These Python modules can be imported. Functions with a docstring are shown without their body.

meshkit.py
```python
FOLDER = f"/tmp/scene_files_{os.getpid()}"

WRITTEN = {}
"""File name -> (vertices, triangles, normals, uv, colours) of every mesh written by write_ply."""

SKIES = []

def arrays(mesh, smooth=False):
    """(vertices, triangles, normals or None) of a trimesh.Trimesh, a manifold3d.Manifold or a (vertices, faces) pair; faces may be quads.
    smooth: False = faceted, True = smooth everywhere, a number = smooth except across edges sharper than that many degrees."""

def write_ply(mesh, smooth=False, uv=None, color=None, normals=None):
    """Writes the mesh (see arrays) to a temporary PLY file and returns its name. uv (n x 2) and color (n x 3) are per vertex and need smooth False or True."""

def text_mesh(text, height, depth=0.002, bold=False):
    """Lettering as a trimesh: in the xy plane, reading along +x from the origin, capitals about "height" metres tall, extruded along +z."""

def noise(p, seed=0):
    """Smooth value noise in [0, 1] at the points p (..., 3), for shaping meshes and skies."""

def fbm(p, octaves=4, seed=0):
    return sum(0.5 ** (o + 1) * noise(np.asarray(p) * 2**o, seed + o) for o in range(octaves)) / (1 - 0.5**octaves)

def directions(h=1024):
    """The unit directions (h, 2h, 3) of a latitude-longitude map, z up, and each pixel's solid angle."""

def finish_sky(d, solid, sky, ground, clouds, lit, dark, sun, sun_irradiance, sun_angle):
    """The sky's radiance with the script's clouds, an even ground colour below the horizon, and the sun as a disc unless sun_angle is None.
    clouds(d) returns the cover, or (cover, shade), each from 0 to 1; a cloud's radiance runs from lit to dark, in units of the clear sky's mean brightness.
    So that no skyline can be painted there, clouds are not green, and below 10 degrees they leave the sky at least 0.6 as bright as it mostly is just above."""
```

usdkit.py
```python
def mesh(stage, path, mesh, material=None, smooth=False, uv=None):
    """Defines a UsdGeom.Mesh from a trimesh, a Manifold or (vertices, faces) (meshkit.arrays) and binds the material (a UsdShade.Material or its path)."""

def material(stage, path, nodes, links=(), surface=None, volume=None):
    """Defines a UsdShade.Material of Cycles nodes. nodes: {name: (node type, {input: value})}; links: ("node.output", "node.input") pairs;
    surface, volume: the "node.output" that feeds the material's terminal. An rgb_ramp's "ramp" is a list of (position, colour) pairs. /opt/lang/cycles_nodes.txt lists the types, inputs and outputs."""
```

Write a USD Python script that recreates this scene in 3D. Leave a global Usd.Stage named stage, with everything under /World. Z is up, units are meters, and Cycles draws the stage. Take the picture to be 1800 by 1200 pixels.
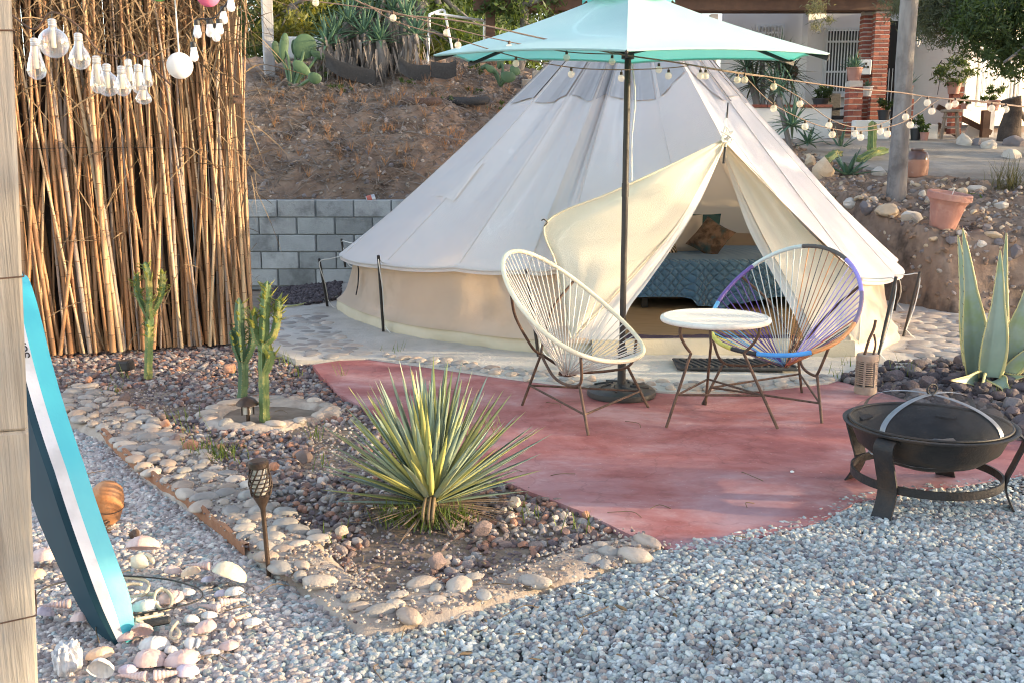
import math, random
import numpy as np, trimesh, usdkit, meshkit
from pxr import Usd, UsdGeom, UsdLux, UsdShade, Sdf, Gf, Vt
from shapely.geometry import Polygon, Point
from shapely import contains_xy

# ------------------------------------------------------------------ camera, sky, sun, exposure
stage = Usd.Stage.CreateInMemory()
UsdGeom.SetStageUpAxis(stage, UsdGeom.Tokens.z)
UsdGeom.SetStageMetersPerUnit(stage, 1.0)
UsdGeom.Xform.Define(stage, '/World'); UsdGeom.Scope.Define(stage, '/World/Looks')
CAMZ, PITCH, FPX = 1.48, 10.4, 1800.0
cam = UsdGeom.Camera.Define(stage, '/World/camera')
cam.CreateFocalLengthAttr(36.0); cam.CreateHorizontalApertureAttr(36.0); cam.CreateVerticalApertureAttr(24.0)
cam.CreateClippingRangeAttr(Gf.Vec2f(0.05, 900))
cam.AddTranslateOp().Set(Gf.Vec3d(0, 0, CAMZ)); cam.AddRotateXOp().Set(90.0 - PITCH)
cam.CreateExposureAttr(2.06)
SUN_EL, SUN_AZ = math.radians(9.0), math.radians(-7.0)          # low evening sun from the right
SUN = np.array([math.cos(SUN_EL) * math.cos(SUN_AZ), math.cos(SUN_EL) * math.sin(SUN_AZ), math.sin(SUN_EL)])
dome = UsdLux.DomeLight.Define(stage, '/World/sky')
skym = usdkit.material(stage, '/World/Looks/sky_light', {
    "s": ("sky_texture", {"sky_type": "single_scattering", "sun_disc": False, "sun_elevation": SUN_EL, "sun_rotation": math.atan2(SUN[0], SUN[1]), "aerosol_density": 1.0}),
    "tc": ("texture_coordinate", {}), "mp": ("mapping", {"scale": (1, 1, 2.6)}), "n": ("noise_texture", {"scale": 1.7, "detail": 7, "roughness": .55}), "r": ("rgb_ramp", {"ramp": [(0, (.45, .45, .45)), (.40, (.5, .5, .5)), (.62, (.95, .95, .95)), (1, (1, 1, 1))]}),
    "h": ("hsv", {"saturation": .68, "value": 1.08}), "w": ("mix", {"mix_type": "multiply", "fac": 1.0, "color2": (1.04, .97, 1.0)}), "m": ("mix", {"mix_type": "mix"}),
    "b": ("background_shader", {"strength": 0.15})}, [("tc.generated", "mp.vector"), ("mp.vector", "n.vector"), ("n.fac", "r.fac"), ("s.color", "h.color"), ("h.color", "w.color1"), ("s.color", "m.color1"), ("w.color", "m.color2"), ("r.color", "m.fac"), ("m.color", "b.color")], surface="b.background")
UsdShade.MaterialBindingAPI.Apply(dome.GetPrim()).Bind(skym)
dome.GetPrim().SetCustomDataByKey('kind', 'structure')
sun = UsdLux.DistantLight.Define(stage, '/World/sun')
sun.CreateIntensityAttr(0.7); sun.CreateNormalizeAttr(True); sun.CreateAngleAttr(0.55); sun.CreateColorAttr(Gf.Vec3f(1.0, 0.77, 0.46))
sun.AddRotateZOp().Set(math.degrees(math.atan2(SUN[1], SUN[0])) + 90); sun.AddRotateXOp().Set(90 - math.degrees(SUN_EL))

# ------------------------------------------------------------------ helpers: pixels of the photograph to points of the place
rng = np.random.default_rng(7); R = random.Random(11)
TH = math.radians(PITCH)
def ray(px, py):
    u, v = (px - 900) / FPX, (600 - py) / FPX
    return np.array([u, v * math.sin(TH) + math.cos(TH), v * math.cos(TH) - math.sin(TH)])
def W(px, py, d):
    r = ray(px, py); return np.array([0, 0, CAMZ]) + r * d / r[1]
def G(px, py, z=0.0):
    r = ray(px, py); return np.array([0, 0, CAMZ]) + r * (z - CAMZ) / r[2]
def V(*a): return np.array(a, float)
def unit(v): v = np.asarray(v, float); return v / max(np.linalg.norm(v), 1e-12)
def lerp(a, b, t): return np.asarray(a) * (1 - t) + np.asarray(b) * t
def sstep(a, b, x): t = np.clip((x - a) / (b - a), 0, 1); return t * t * (3 - 2 * t)

# ------------------------------------------------------------------ helpers: shapes, as (vertices, triangles)
def cat(ms):
    vs, fs, n = [], [], 0
    for v, f in ms:
        vs.append(v); fs.append(np.asarray(f) + n); n += len(v)
    return np.vstack(vs), np.vstack(fs)
def tm(m): return np.array(m.vertices), np.array(m.faces)
def quad2tri(q): q = np.asarray(q); return np.vstack([q[:, [0, 1, 2]], q[:, [0, 2, 3]]])
def box(c, s, rz=0.0, bev=0.0):
    if bev > 0:
        h = np.array(s) / 2; b = min(bev, h.min() * .9)
        pts = [V(sx * (h[0] - (b if k != 0 else 0)), sy * (h[1] - (b if k != 1 else 0)), sz * (h[2] - (b if k != 2 else 0))) for sx in (-1, 1) for sy in (-1, 1) for sz in (-1, 1) for k in range(3)]
        v, f = tm(trimesh.convex.convex_hull(np.array(pts)))
    else:
        v, f = tm(trimesh.creation.box(s))
    if rz: c_, s_ = math.cos(rz), math.sin(rz); v = v @ np.array([[c_, s_, 0], [-s_, c_, 0], [0, 0, 1]])
    return v + np.asarray(c), f
def frame_of(d, up=None):
    d = unit(d); up = V(0, 0, 1) if up is None else up
    if abs(d @ unit(up)) > .97: up = V(1, 0, 0) if abs(d[0]) < .9 else V(0, 1, 0)
    a = unit(np.cross(up, d)); return a, np.cross(d, a)
def beam(p, q, w, h, up=None, bev=0.0):
    p, q = np.asarray(p, float), np.asarray(q, float); a, b = frame_of(q - p, up); d = unit(q - p)
    v, f = box((0, 0, 0), (w, h, np.linalg.norm(q - p)), bev=bev)
    return v[:, :1] * a + v[:, 1:2] * b + v[:, 2:] * d + (p + q) / 2, f
def tube(pts, r, n=8, closed=False):
    P = np.asarray(pts, float); m = len(P); r = np.broadcast_to(r, (m,))
    T = np.zeros_like(P)
    T[1:-1] = P[2:] - P[:-2]; T[0] = P[1] - P[0]; T[-1] = P[-1] - P[-2]
    if closed: T[0] = P[1] - P[-1]; T[-1] = P[0] - P[-2]
    a, b = frame_of(T[0]); A = []
    for i in range(m):
        t = unit(T[i]); a = unit(a - t * (a @ t)); A.append((a, np.cross(t, a)))
    th = np.arange(n) * 2 * np.pi / n
    v = np.vstack([P[i] + r[i] * (np.cos(th)[:, None] * A[i][0] + np.sin(th)[:, None] * A[i][1]) for i in range(m)])
    q = []
    for i in range(m if closed else m - 1):
        j = (i + 1) % m
        for k in range(n): q.append((i * n + k, i * n + (k + 1) % n, j * n + (k + 1) % n, j * n + k))
    f = quad2tri(q)
    if not closed:
        v = np.vstack([v, P[:1], P[-1:]]); c0, c1 = m * n, m * n + 1
        f = np.vstack([f, [(c0, (k + 1) % n, k) for k in range(n)], [(c1, (m - 1) * n + k, (m - 1) * n + (k + 1) % n) for k in range(n)]])
    return v, f
def smooth_path(pts, k=6):
    P = np.asarray(pts, float); m = len(P); out = []
    Q = np.vstack([2 * P[0] - P[1], P, 2 * P[-1] - P[-2]])
    for i in range(m - 1):
        p0, p1, p2, p3 = Q[i:i + 4]
        for t in np.linspace(0, 1, k, endpoint=False):
            out.append(.5 * (2 * p1 + (p2 - p0) * t + (2 * p0 - 5 * p1 + 4 * p2 - p3) * t * t + (3 * p1 - p0 - 3 * p2 + p3) * t ** 3))
    out.append(P[-1]); return np.array(out)
def lathe(prof, n=24, at=(0, 0, 0), axis=None, sq=(1, 1)):
    prof = np.asarray(prof, float); th = np.arange(n) * 2 * np.pi / n; m = len(prof)
    v = np.vstack([np.stack([r * np.cos(th) * sq[0], r * np.sin(th) * sq[1], np.full(n, z)], 1) for r, z in prof])
    q = [(i * n + k, i * n + (k + 1) % n, (i + 1) * n + (k + 1) % n, (i + 1) * n + k) for i in range(m - 1) for k in range(n)]
    f = quad2tri(q)
    if axis is not None:
        d = unit(axis); a, b = frame_of(d); v = v[:, :1] * a + v[:, 1:2] * b + v[:, 2:] * d
    return v + np.asarray(at), f
def grid(P):
    P = np.asarray(P, float); a, b = P.shape[:2]; i = np.arange(a * b).reshape(a, b)
    return P.reshape(-1, 3), quad2tri(np.stack([i[:-1, :-1], i[1:, :-1], i[1:, 1:], i[:-1, 1:]], -1).reshape(-1, 4))
_ico = {k: tm(trimesh.creation.icosphere(k, 1.0)) for k in (1, 2, 3)}
def rock(seed, size, at=(0, 0, 0), sub=2, rough=.35, facet=True):
    v, f = _ico[sub]; r = np.random.default_rng(seed)
    d = 1 + rough * (meshkit.fbm(v * 1.3 + r.uniform(0, 90, 3), 3, seed) - .5) * 2
    v = v * d[:, None]
    if facet:
        for _ in range(7):
            n = unit(r.normal(size=3)); h = r.uniform(.62, .95); s = v @ n; v = v - np.outer(np.maximum(s - h, 0), n)
    a = r.uniform(0, 6.28); c, s = math.cos(a), math.sin(a)
    v = (v * np.asarray(size)) @ np.array([[c, s, 0], [-s, c, 0], [0, 0, 1]])
    return v + np.asarray(at), f
def blade(base, d, L, w, droop=0.0, segs=6, fold=.25, thick=.12, prof=None, side=None, twist=0.0):
    base = np.asarray(base, float); d = unit(d)
    s_ = np.linspace(0, 1, segs + 1); P = base + np.outer(s_ * L, d); P[:, 2] -= droop * L * s_ ** 2
    sd = unit(np.cross(d, V(0, 0, 1))) if side is None else unit(side)
    if not np.isfinite(sd).all() or np.linalg.norm(sd) < .5: sd = V(1, 0, 0)
    v = []
    for i, s in enumerate(s_):
        t = unit(P[min(i + 1, segs)] - P[max(i - 1, 0)]); n = unit(np.cross(sd, t)); n = -n if n[2] < 0 else n
        ww = w * .5 * (prof(s) if prof else (1 - s ** 2.2) * (.75 + .25 * min(1, s * 4)) + .02)
        a = twist * s; e = sd * math.cos(a) + n * math.sin(a); nn = n * math.cos(a) - sd * math.sin(a)
        v += [P[i] - e * ww, P[i] - nn * ww * fold, P[i] + e * ww, P[i] - nn * ww * (fold + thick)]
    q = [(i * 4 + k, i * 4 + (k + 1) % 4, i * 4 + 4 + (k + 1) % 4, i * 4 + 4 + k) for i in range(segs) for k in range(4)]
    return np.array(v), quad2tri(q)
def prism(poly, z0, z1, bump=None, step=None):
    """solid from a polygon of xy points; its top is triangulated and may be displaced"""
    m = trimesh.creation.extrude_polygon(poly if isinstance(poly, Polygon) else Polygon(poly), z1 - z0, engine='earcut')
    m.apply_translation((0, 0, z0)); return tm(m)
def sheet(poly, zf, step=.05):
    """the surface z = zf(x, y) over a polygon"""
    from scipy.spatial import Delaunay
    poly = poly if isinstance(poly, Polygon) else Polygon(poly); x0, y0, x1, y1 = poly.bounds
    X, Y = np.meshgrid(np.arange(x0, x1, step), np.arange(y0, y1, step)); k = contains_xy(poly.buffer(-step * .5), X, Y)
    ring = np.array([poly.exterior.interpolate(t).coords[0] for t in np.arange(0, poly.length, step)])
    p = np.vstack([np.stack([X[k], Y[k]], 1) + rng.uniform(-.2, .2, (k.sum(), 2)) * step, ring])
    t = Delaunay(p).simplices; c = p[t].mean(1); t = t[contains_xy(poly, c[:, 0], c[:, 1])]
    a, b, c_ = p[t[:, 0]], p[t[:, 1]], p[t[:, 2]]; neg = ((b - a)[:, 0] * (c_ - a)[:, 1] - (b - a)[:, 1] * (c_ - a)[:, 0]) < 0
    t[neg] = t[neg][:, ::-1]
    return np.column_stack([p, zf(p[:, 0], p[:, 1])]), t

def skirt(poly, zf, drop=.1, step=.08):
    ring = np.array([poly.exterior.interpolate(t).coords[0] for t in np.arange(0, poly.length, step)]); ring = np.vstack([ring, ring[:1]]); z = zf(ring[:, 0], ring[:, 1])
    v, f = grid(np.stack([np.column_stack([ring, z]), np.column_stack([ring, z - drop])], 1)); return v, f
# ------------------------------------------------------------------ helpers: things, parts, structures
_used = {}
def numbered(parent, name):
    k = _used[(parent, name)] = _used.get((parent, name), -1) + 1
    return name if k == 0 else f'{name}_{k:03d}'
class Node:
    def __init__(s, path, base): s.path, s.base = path, np.asarray(base, float)
def _tag(prim, label=None, cat_=None, group=None, kind=None):
    for k, t in (('label', label), ('category', cat_), ('group', group), ('kind', kind)):
        if t: prim.SetCustomDataByKey(k, t)
def thing(name, label, cat_, base=(0, 0, 0), group=None, kind=None):
    path = '/World/' + numbered('/World', name); x = UsdGeom.Xform.Define(stage, path)
    x.AddTranslateOp().Set(Gf.Vec3d(*map(float, base))); _tag(x.GetPrim(), label, cat_, group, kind); return Node(path, base)
def part(parent, name, mesh, mat, smooth=35, label=None, kind=None):
    path = parent.path + '/' + numbered(parent.path, name)
    m = usdkit.mesh(stage, path, (mesh[0] - parent.base, mesh[1]), mat, smooth); _tag(m.GetPrim(), label, None, None, kind)
    return Node(path, parent.base)
def solo(name, label, cat_, mesh, mat, smooth=35, group=None, kind=None):
    path = '/World/' + numbered('/World', name); m = usdkit.mesh(stage, path, mesh, mat, smooth)
    _tag(m.GetPrim(), label, cat_, group, kind); return Node(path, (0, 0, 0))
def struct(name, mesh, mat, smooth=35, label=None): return solo(name, label, None, mesh, mat, smooth, kind='structure')
def scatter(name, label, cat_, protos, pos, scl, seed, flat=.35, parent=None):
    """one PointInstancer: protos is a list of (mesh, material)"""
    path = (parent.path if parent else '/World') + '/' + name
    pi = UsdGeom.PointInstancer.Define(stage, path); r = np.random.default_rng(seed); n = len(pos)
    for k, (m, mt) in enumerate(protos):
        usdkit.mesh(stage, f'{path}/protos/piece_{k + 1:03d}', m, mt, False)
    pi.CreatePrototypesRel().SetTargets([f'{path}/protos/piece_{k + 1:03d}' for k in range(len(protos))])
    ax = np.column_stack([r.normal(size=n) * flat, r.normal(size=n) * flat, np.ones(n)]); ax /= np.linalg.norm(ax, axis=1)[:, None]
    # a turn about z, then a tilt
    a = r.uniform(0, 2 * np.pi, n); tl = np.stack([np.ones(n) + ax[:, 2], -ax[:, 1], ax[:, 0], np.zeros(n)], 1); tl /= np.linalg.norm(tl, axis=1)[:, None]
    w1, x1, y1, z1 = tl.T; w2, z2 = np.cos(a / 2), np.sin(a / 2)
    q = np.stack([w1 * w2 - z1 * z2, x1 * w2 + y1 * z2, y1 * w2 - x1 * z2, w1 * z2 + z1 * w2], 1)
    pi.CreatePositionsAttr(Vt.Vec3fArray.FromNumpy(np.asarray(pos, np.float32)))
    pi.CreateOrientationsAttr(Vt.QuathArray([Gf.Quath(float(w), float(x), float(y), float(z)) for w, x, y, z in q]))
    scl = np.asarray(scl, np.float32); scl = np.repeat(scl[:, None], 3, 1) if scl.ndim == 1 else scl
    pi.CreateScalesAttr(Vt.Vec3fArray.FromNumpy(np.ascontiguousarray(scl)))
    pi.CreateProtoIndicesAttr(Vt.IntArray.FromNumpy(r.integers(0, len(protos), n).astype(np.int32)))
    _tag(pi.GetPrim(), label, cat_, None, 'stuff')

# ------------------------------------------------------------------ materials
def mat(name, c1, c2=None, scale=8, rough=.7, bump=0.0, bscale=None, metal=0.0, detail=5, spec=.4, rnd=0.0, stretch=(1, 1, 1), trans=0.0, tcol=None, contrast=.18, c3=None, s3=2.0, coat=0.0, obj=False, isl=0.0):
    c2 = c1 if c2 is None else c2
    src = "tc.object" if obj else "ge.position"
    n = {"ge": ("geometry", {}), "tc": ("texture_coordinate", {}), "mp": ("mapping", {"scale": stretch}),
         "n": ("noise_texture", {"scale": scale, "detail": detail, "roughness": .6}),
         "r": ("rgb_ramp", {"ramp": [(0, c1), (.5 - contrast, c1), (.5 + contrast, c2), (1, c2)]}),
         "p": ("principled_bsdf", {"roughness": rough, "metallic": metal, "specular_ior_level": spec, "coat_weight": coat})}
    l = [(src, "mp.vector"), ("mp.vector", "n.vector"), ("n.fac", "r.fac")]; col = "r.color"
    if c3 is not None:
        n |= {"n3": ("noise_texture", {"scale": s3, "detail": 4, "roughness": .65}), "r3": ("rgb_ramp", {"ramp": [(0, (0, 0, 0)), (.5, (0, 0, 0)), (.68, (1, 1, 1)), (1, (1, 1, 1))]}), "m3": ("mix", {"mix_type": "mix", "color2": c3})}
        l += [(src, "n3.vector"), ("n3.fac", "r3.fac"), ("r3.color", "m3.fac"), (col, "m3.color1")]; col = "m3.color"
    if rnd or isl:
        n |= {"oi": ("object_info", {}), "mr": ("map_range", {"to_min": 1 - (rnd or isl), "to_max": 1 + (rnd or isl)}), "hv": ("hsv", {})}
        l += [("ge.random_per_island" if isl else "oi.random", "mr.value"), ("mr.result", "hv.value"), (col, "hv.color")]; col = "hv.color"
    l.append((col, "p.base_color"))
    if bump:
        n |= {"nb": ("noise_texture", {"scale": bscale or scale * 4, "detail": 6, "roughness": .65}), "b": ("bump", {"strength": min(1.0, bump * 2), "distance": .01})}
        l += [("mp.vector", "nb.vector"), ("nb.fac", "b.height"), ("b.normal", "p.normal")]
    out = "p.BSDF"
    if trans:
        n |= {"t": ("translucent_bsdf", {"color": tcol or c1}), "mx": ("mix_closure", {"fac": trans})}
        if tcol is None: l.append((col, "t.color"))
        l += [("p.BSDF", "mx.closure1"), ("t.BSDF", "mx.closure2")]; out = "mx.closure"
    return usdkit.material(stage, '/World/Looks/' + name, n, l, surface=out)
# ------------------------------------------------------------------ palette
M_soil = mat('soil', (.13, .095, .07), (.25, .19, .145), 6, .95, .5, 30, c3=(.30, .25, .20), s3=1.2)
M_bank = mat('bank_soil', (.165, .108, .076), (.285, .21, .158), 3.4, .95, 1.0, 18, detail=10, c3=(.07, .05, .038), s3=2.6)
M_red = usdkit.material(stage, '/World/Looks/red_concrete', {"g": ("geometry", {}), "mp": ("mapping", {"scale": (.95, 1.35, 1)}), "n": ("noise_texture", {"scale": 1.5, "detail": 10, "roughness": .68, "distortion": .35}), "r": ("rgb_ramp", {"ramp": [(0, (.15, .036, .034)), (.34, (.225, .06, .057)), (.44, (.285, .092, .088)), (.53, (.34, .138, .135)), (.62, (.40, .22, .22)), (1, (.47, .34, .345))]}),
    "vo": ("voronoi_texture", {"feature": "distance_to_edge", "scale": 1.15}), "vd": ("vector_math", {"math_type": "add"}), "nd": ("noise_texture", {"scale": 3.0, "detail": 6}), "rv": ("rgb_ramp", {"ramp": [(0, (.35, .3, .3)), (.006, (.5, .45, .45)), (.014, (1, 1, 1)), (1, (1, 1, 1))]}), "mv": ("mix", {"mix_type": "multiply", "fac": .28}), "n2": ("noise_texture", {"scale": 11.0, "detail": 10, "roughness": .75}), "r2": ("rgb_ramp", {"ramp": [(0, (.45, .4, .4)), (.38, (.8, .78, .78)), (.5, (1, 1, 1)), (.64, (1.0, 1.0, 1.0)), (1, (1.0, 1.0, 1.0))]}), "m": ("mix", {"mix_type": "multiply", "fac": .85}), "n3": ("noise_texture", {"scale": 55.0, "detail": 3}), "r3": ("rgb_ramp", {"ramp": [(0, (0, 0, 0)), (.66, (0, 0, 0)), (.76, (.55, .55, .55)), (1, (.7, .7, .7))]}), "m3": ("mix", {"mix_type": "mix", "color2": (.52, .42, .40)}),
    "sx": ("separate_xyz", {}), "mr": ("map_range", {"from_min": 5.0, "from_max": 3.9, "to_min": 0.0, "to_max": .55, "clamp": True}), "n4": ("noise_texture", {"scale": 2.6, "detail": 7}), "r4": ("rgb_ramp", {"ramp": [(0, (0, 0, 0)), (.42, (0, 0, 0)), (.62, (1, 1, 1)), (1, (1, 1, 1))]}), "ml": ("math", {"math_type": "multiply"}), "m4": ("mix", {"mix_type": "mix", "color2": (.37, .29, .33)}), "b": ("bump", {"strength": .35, "distance": .006}), "p": ("principled_bsdf", {"roughness": .62, "specular_ior_level": .35})},
    [("g.position", "mp.vector"), ("mp.vector", "n.vector"), ("n.fac", "r.fac"), ("g.position", "n2.vector"), ("n2.fac", "r2.fac"), ("r.color", "m.color1"), ("r2.color", "m.color2"), ("g.position", "n3.vector"), ("n3.fac", "r3.fac"), ("m.color", "m3.color1"), ("r3.color", "m3.fac"), ("g.position", "sx.vector"), ("sx.y", "mr.value"), ("mp.vector", "n4.vector"), ("n4.fac", "r4.fac"), ("mr.result", "ml.value1"), ("r4.color", "ml.value2"), ("ml.value", "m4.fac"), ("m3.color", "m4.color1"), ("g.position", "nd.vector"), ("g.position", "vd.vector1"), ("nd.color", "vd.vector2"), ("vd.vector", "vo.vector"), ("vo.distance", "rv.fac"), ("m4.color", "mv.color1"), ("rv.color", "mv.color2"), ("mv.color", "p.base_color"), ("n2.fac", "b.height"), ("b.normal", "p.normal")], surface="p.BSDF")
M_conc = mat('pale_concrete', (.40, .37, .33), (.52, .49, .45), 4, .9, .5, 35, detail=8, c3=(.36, .33, .29), s3=2)
M_kerb = mat('kerb_mortar', (.33, .265, .22), (.43, .36, .305), 7, .95, .9, 45, detail=9, c3=(.22, .165, .13), s3=4)
M_drive = mat('driveway_concrete', (.24, .215, .185), (.34, .315, .28), 2.2, .95, .5, 40, detail=9, c3=(.20, .165, .13), s3=1.3)
def stone_mats(prefix, cols, scale=30, rough=.75, rnd=.28, bump=.3):
    return [mat(f'{prefix}_{i}', c, tuple(min(1, x * 1.25) for x in c), scale, rough, bump, scale * 3, rnd=rnd, obj=False) for i, c in enumerate(cols)]
MS_grav = stone_mats('grey_stone', [(.29, .325, .325), (.37, .395, .39), (.225, .25, .26), (.33, .325, .305), (.16, .155, .165), (.30, .33, .305), (.40, .415, .40), (.26, .22, .20)])
MS_pale = stone_mats('pale_stone', [(.46, .40, .37), (.50, .45, .41), (.36, .30, .275), (.42, .36, .34), (.25, .21, .20)])
MS_bed = stone_mats('bed_stone', [(.165, .12, .11), (.235, .19, .175), (.10, .078, .085), (.34, .29, .26), (.28, .145, .10), (.20, .19, .19), (.15, .095, .085)])
MS_lava = stone_mats('lava_stone', [(.055, .045, .05), (.08, .064, .07), (.115, .085, .085), (.15, .13, .13)], rough=.85, bump=.6)
MS_cob = stone_mats('cobble', [(.33, .265, .215), (.29, .255, .225), (.37, .31, .26), (.31, .235, .185), (.255, .235, .215), (.22, .20, .185)], scale=14, rough=.7, rnd=.12)
MS_hill = stone_mats('hill_stone', [(.36, .31, .26), (.22, .19, .175), (.44, .40, .35), (.42, .33, .23), (.15, .135, .14)], scale=8, rough=.85, rnd=.12, bump=.5)
M_redrock = mat('red_rock', (.36, .17, .10), (.46, .25, .17), 12, .85, .5, 50)

# ------------------------------------------------------------------ terrain
def yb(x):
    return np.interp(x, [-20, -1.05, -.5, .2, 1.0, 2.0, 2.7, 3.3, 3.75, 4.1, 20], [11.85, 11.85, 12.35, 12.6, 12.75, 12.75, 12.4, 11.6, 10.4, 9.45, 9.25])
def H(x, y, rough=True):
    x, y = np.asarray(x, float), np.asarray(y, float); t = y - yb(x)
    zL = np.interp(t, [-.08, 0, .4, 1.3, 2.6, 4, 18, 60], [-.1, .90, 1.33, 1.98, 2.62, 2.85, 3.6, 6.0])
    zabs = np.interp(y, [9.2, 9.45, 9.75, 10.2, 11, 12, 14, 15.5, 17, 30, 70], [0, .34, .62, .76, 1.0, 1.20, 1.58, 1.68, 1.95, 2.6, 6.0])
    zR = np.where(t < 0, -.1, zabs * np.clip(t / .45, 0, 1) ** .7)
    w = sstep(-.5, 3.0, x); z = zL * (1 - w) + zR * w
    z = np.where(t < -.08, -.12, z)
    if rough:
        p = np.stack([x, y, z], -1); drv = sstep(11.7, 12.2, y) * sstep(3.6, 4.2, x)
        k = np.clip(t / .15, 0, 1) * (1 - .85 * drv)
        z = z + k * (.19 * (meshkit.fbm(p * 1.7, 3, 3) - .5) + .20 * (meshkit.fbm(p * 5.5, 3, 5) - .5) + .05 * (meshkit.noise(p * 14., 9) - .5) + .03 * (meshkit.noise(p * 27., 10) - .5))
    return z
def HP(px, py, d): q = W(px, py, d); return V(q[0], q[1], float(H(q[0], q[1])))
ys = np.concatenate([np.arange(9.0, 13.5, .045), np.arange(13.5, 17, .1), np.arange(17, 30, .5), np.arange(30, 75, 4)])
xs = np.concatenate([np.arange(-40, -6, 2.0), np.arange(-6, 8.5, .055), np.arange(8.5, 14, .3), np.arange(14, 60, 3)])
X, Y = np.meshgrid(xs, ys, indexing='ij'); T = np.stack([X, Y, H(X, Y)], -1)
# pull the bank's face outwards a little so that the soil overhangs unevenly
k = np.exp(-((T[..., 1] - yb(T[..., 0])) / .5) ** 2); T[..., 1] -= k * .22 * (meshkit.fbm(np.stack([X * 2.6, Z_ := T[..., 2] * 3, Y * .6], -1), 3, 21) - .45)
v, f = grid(T); keep = (v[f][:, :, 2].max(1) > -.09); f = f[keep]
struct('hillside', (v, f[:, ::-1]), M_bank, 60)
struct('ground', sheet(Polygon([(-60, -15), (60, -15), (60, 14), (-60, 14)]), lambda x, y: -.075 + 0 * x, 3.0), M_soil, False)
drv_z = lambda x, y: H(x, y, False) + .035
drive = Polygon([(3.7, 13.2), (4.6, 12.0), (6.0, 11.6), (10, 11.4), (14, 12), (14, 15.9), (7, 15.9), (4.6, 15.2), (3.9, 14.6)])
dv_ = struct('driveway', sheet(drive, drv_z, .12), M_drive, 60); part(dv_, 'driveway_side', skirt(drive, drv_z, .25), M_drive, False)

def jitter(poly, s, seed, zf, layers=1, avoid=()):
    q = np.random.default_rng(seed); x0, y0, x1, y1 = poly.bounds; out = []
    for L in range(layers):
        X, Y = np.meshgrid(np.arange(x0, x1, s), np.arange(y0, y1, s)); X = X + q.uniform(-.5, .5, X.shape) * s; Y = Y + q.uniform(-.5, .5, Y.shape) * s
        k = contains_xy(poly, X, Y)
        for a in avoid: k &= ~contains_xy(a, X, Y)
        x, y = X[k], Y[k]; out.append(np.column_stack([x, y, zf(x, y) + q.uniform(-.25, .25, len(x)) * s * .8]))
    return np.vstack(out)
def protos(mats, n, dims, seed, facet=True, sub=1): return [(rock(seed + i, dims[i % len(dims)], sub=sub, rough=.4, facet=facet), mats[i % len(mats)]) for i in range(n)]
# ------------------------------------------------------------------ red patio, pale path, planting bed and its cobbled kerb
def pxpoly(pts, z=0): return [tuple(G(px, py, z)[:2]) for px, py in pts]
patio_px = [(553, 641), (650, 626), (760, 640), (900, 660), (1040, 676), (1180, 684), (1300, 684), (1460, 667), (1560, 694), (1680, 735), (1830, 790), (1860, 822), (1640, 858), (1500, 878), (1435, 914), (1340, 938), (1255, 957), (1180, 962), (1110, 935), (1045, 903), (900, 847), (750, 770), (600, 690)]
_p = Polygon(pxpoly(patio_px)); patio = Polygon([tuple(V(*_p.exterior.interpolate(t).coords[0]) + .022 * (meshkit.fbm(V(t * 3.1, .5, .5), 3, 13) - .5) + .010 * (meshkit.noise(V(t * 21., 1.5, .5), 14) - .5)) for t in np.arange(0, _p.length, .03)])
struct('patio', prism(patio.buffer(.02), -.09, 0.0), M_red, 20)
path_px = [(650, 629), (760, 644), (900, 664), (1040, 680), (1180, 688), (1300, 688), (1460, 671), (1500, 655), (1560, 648), (1690, 640), (1900, 655)]
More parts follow.
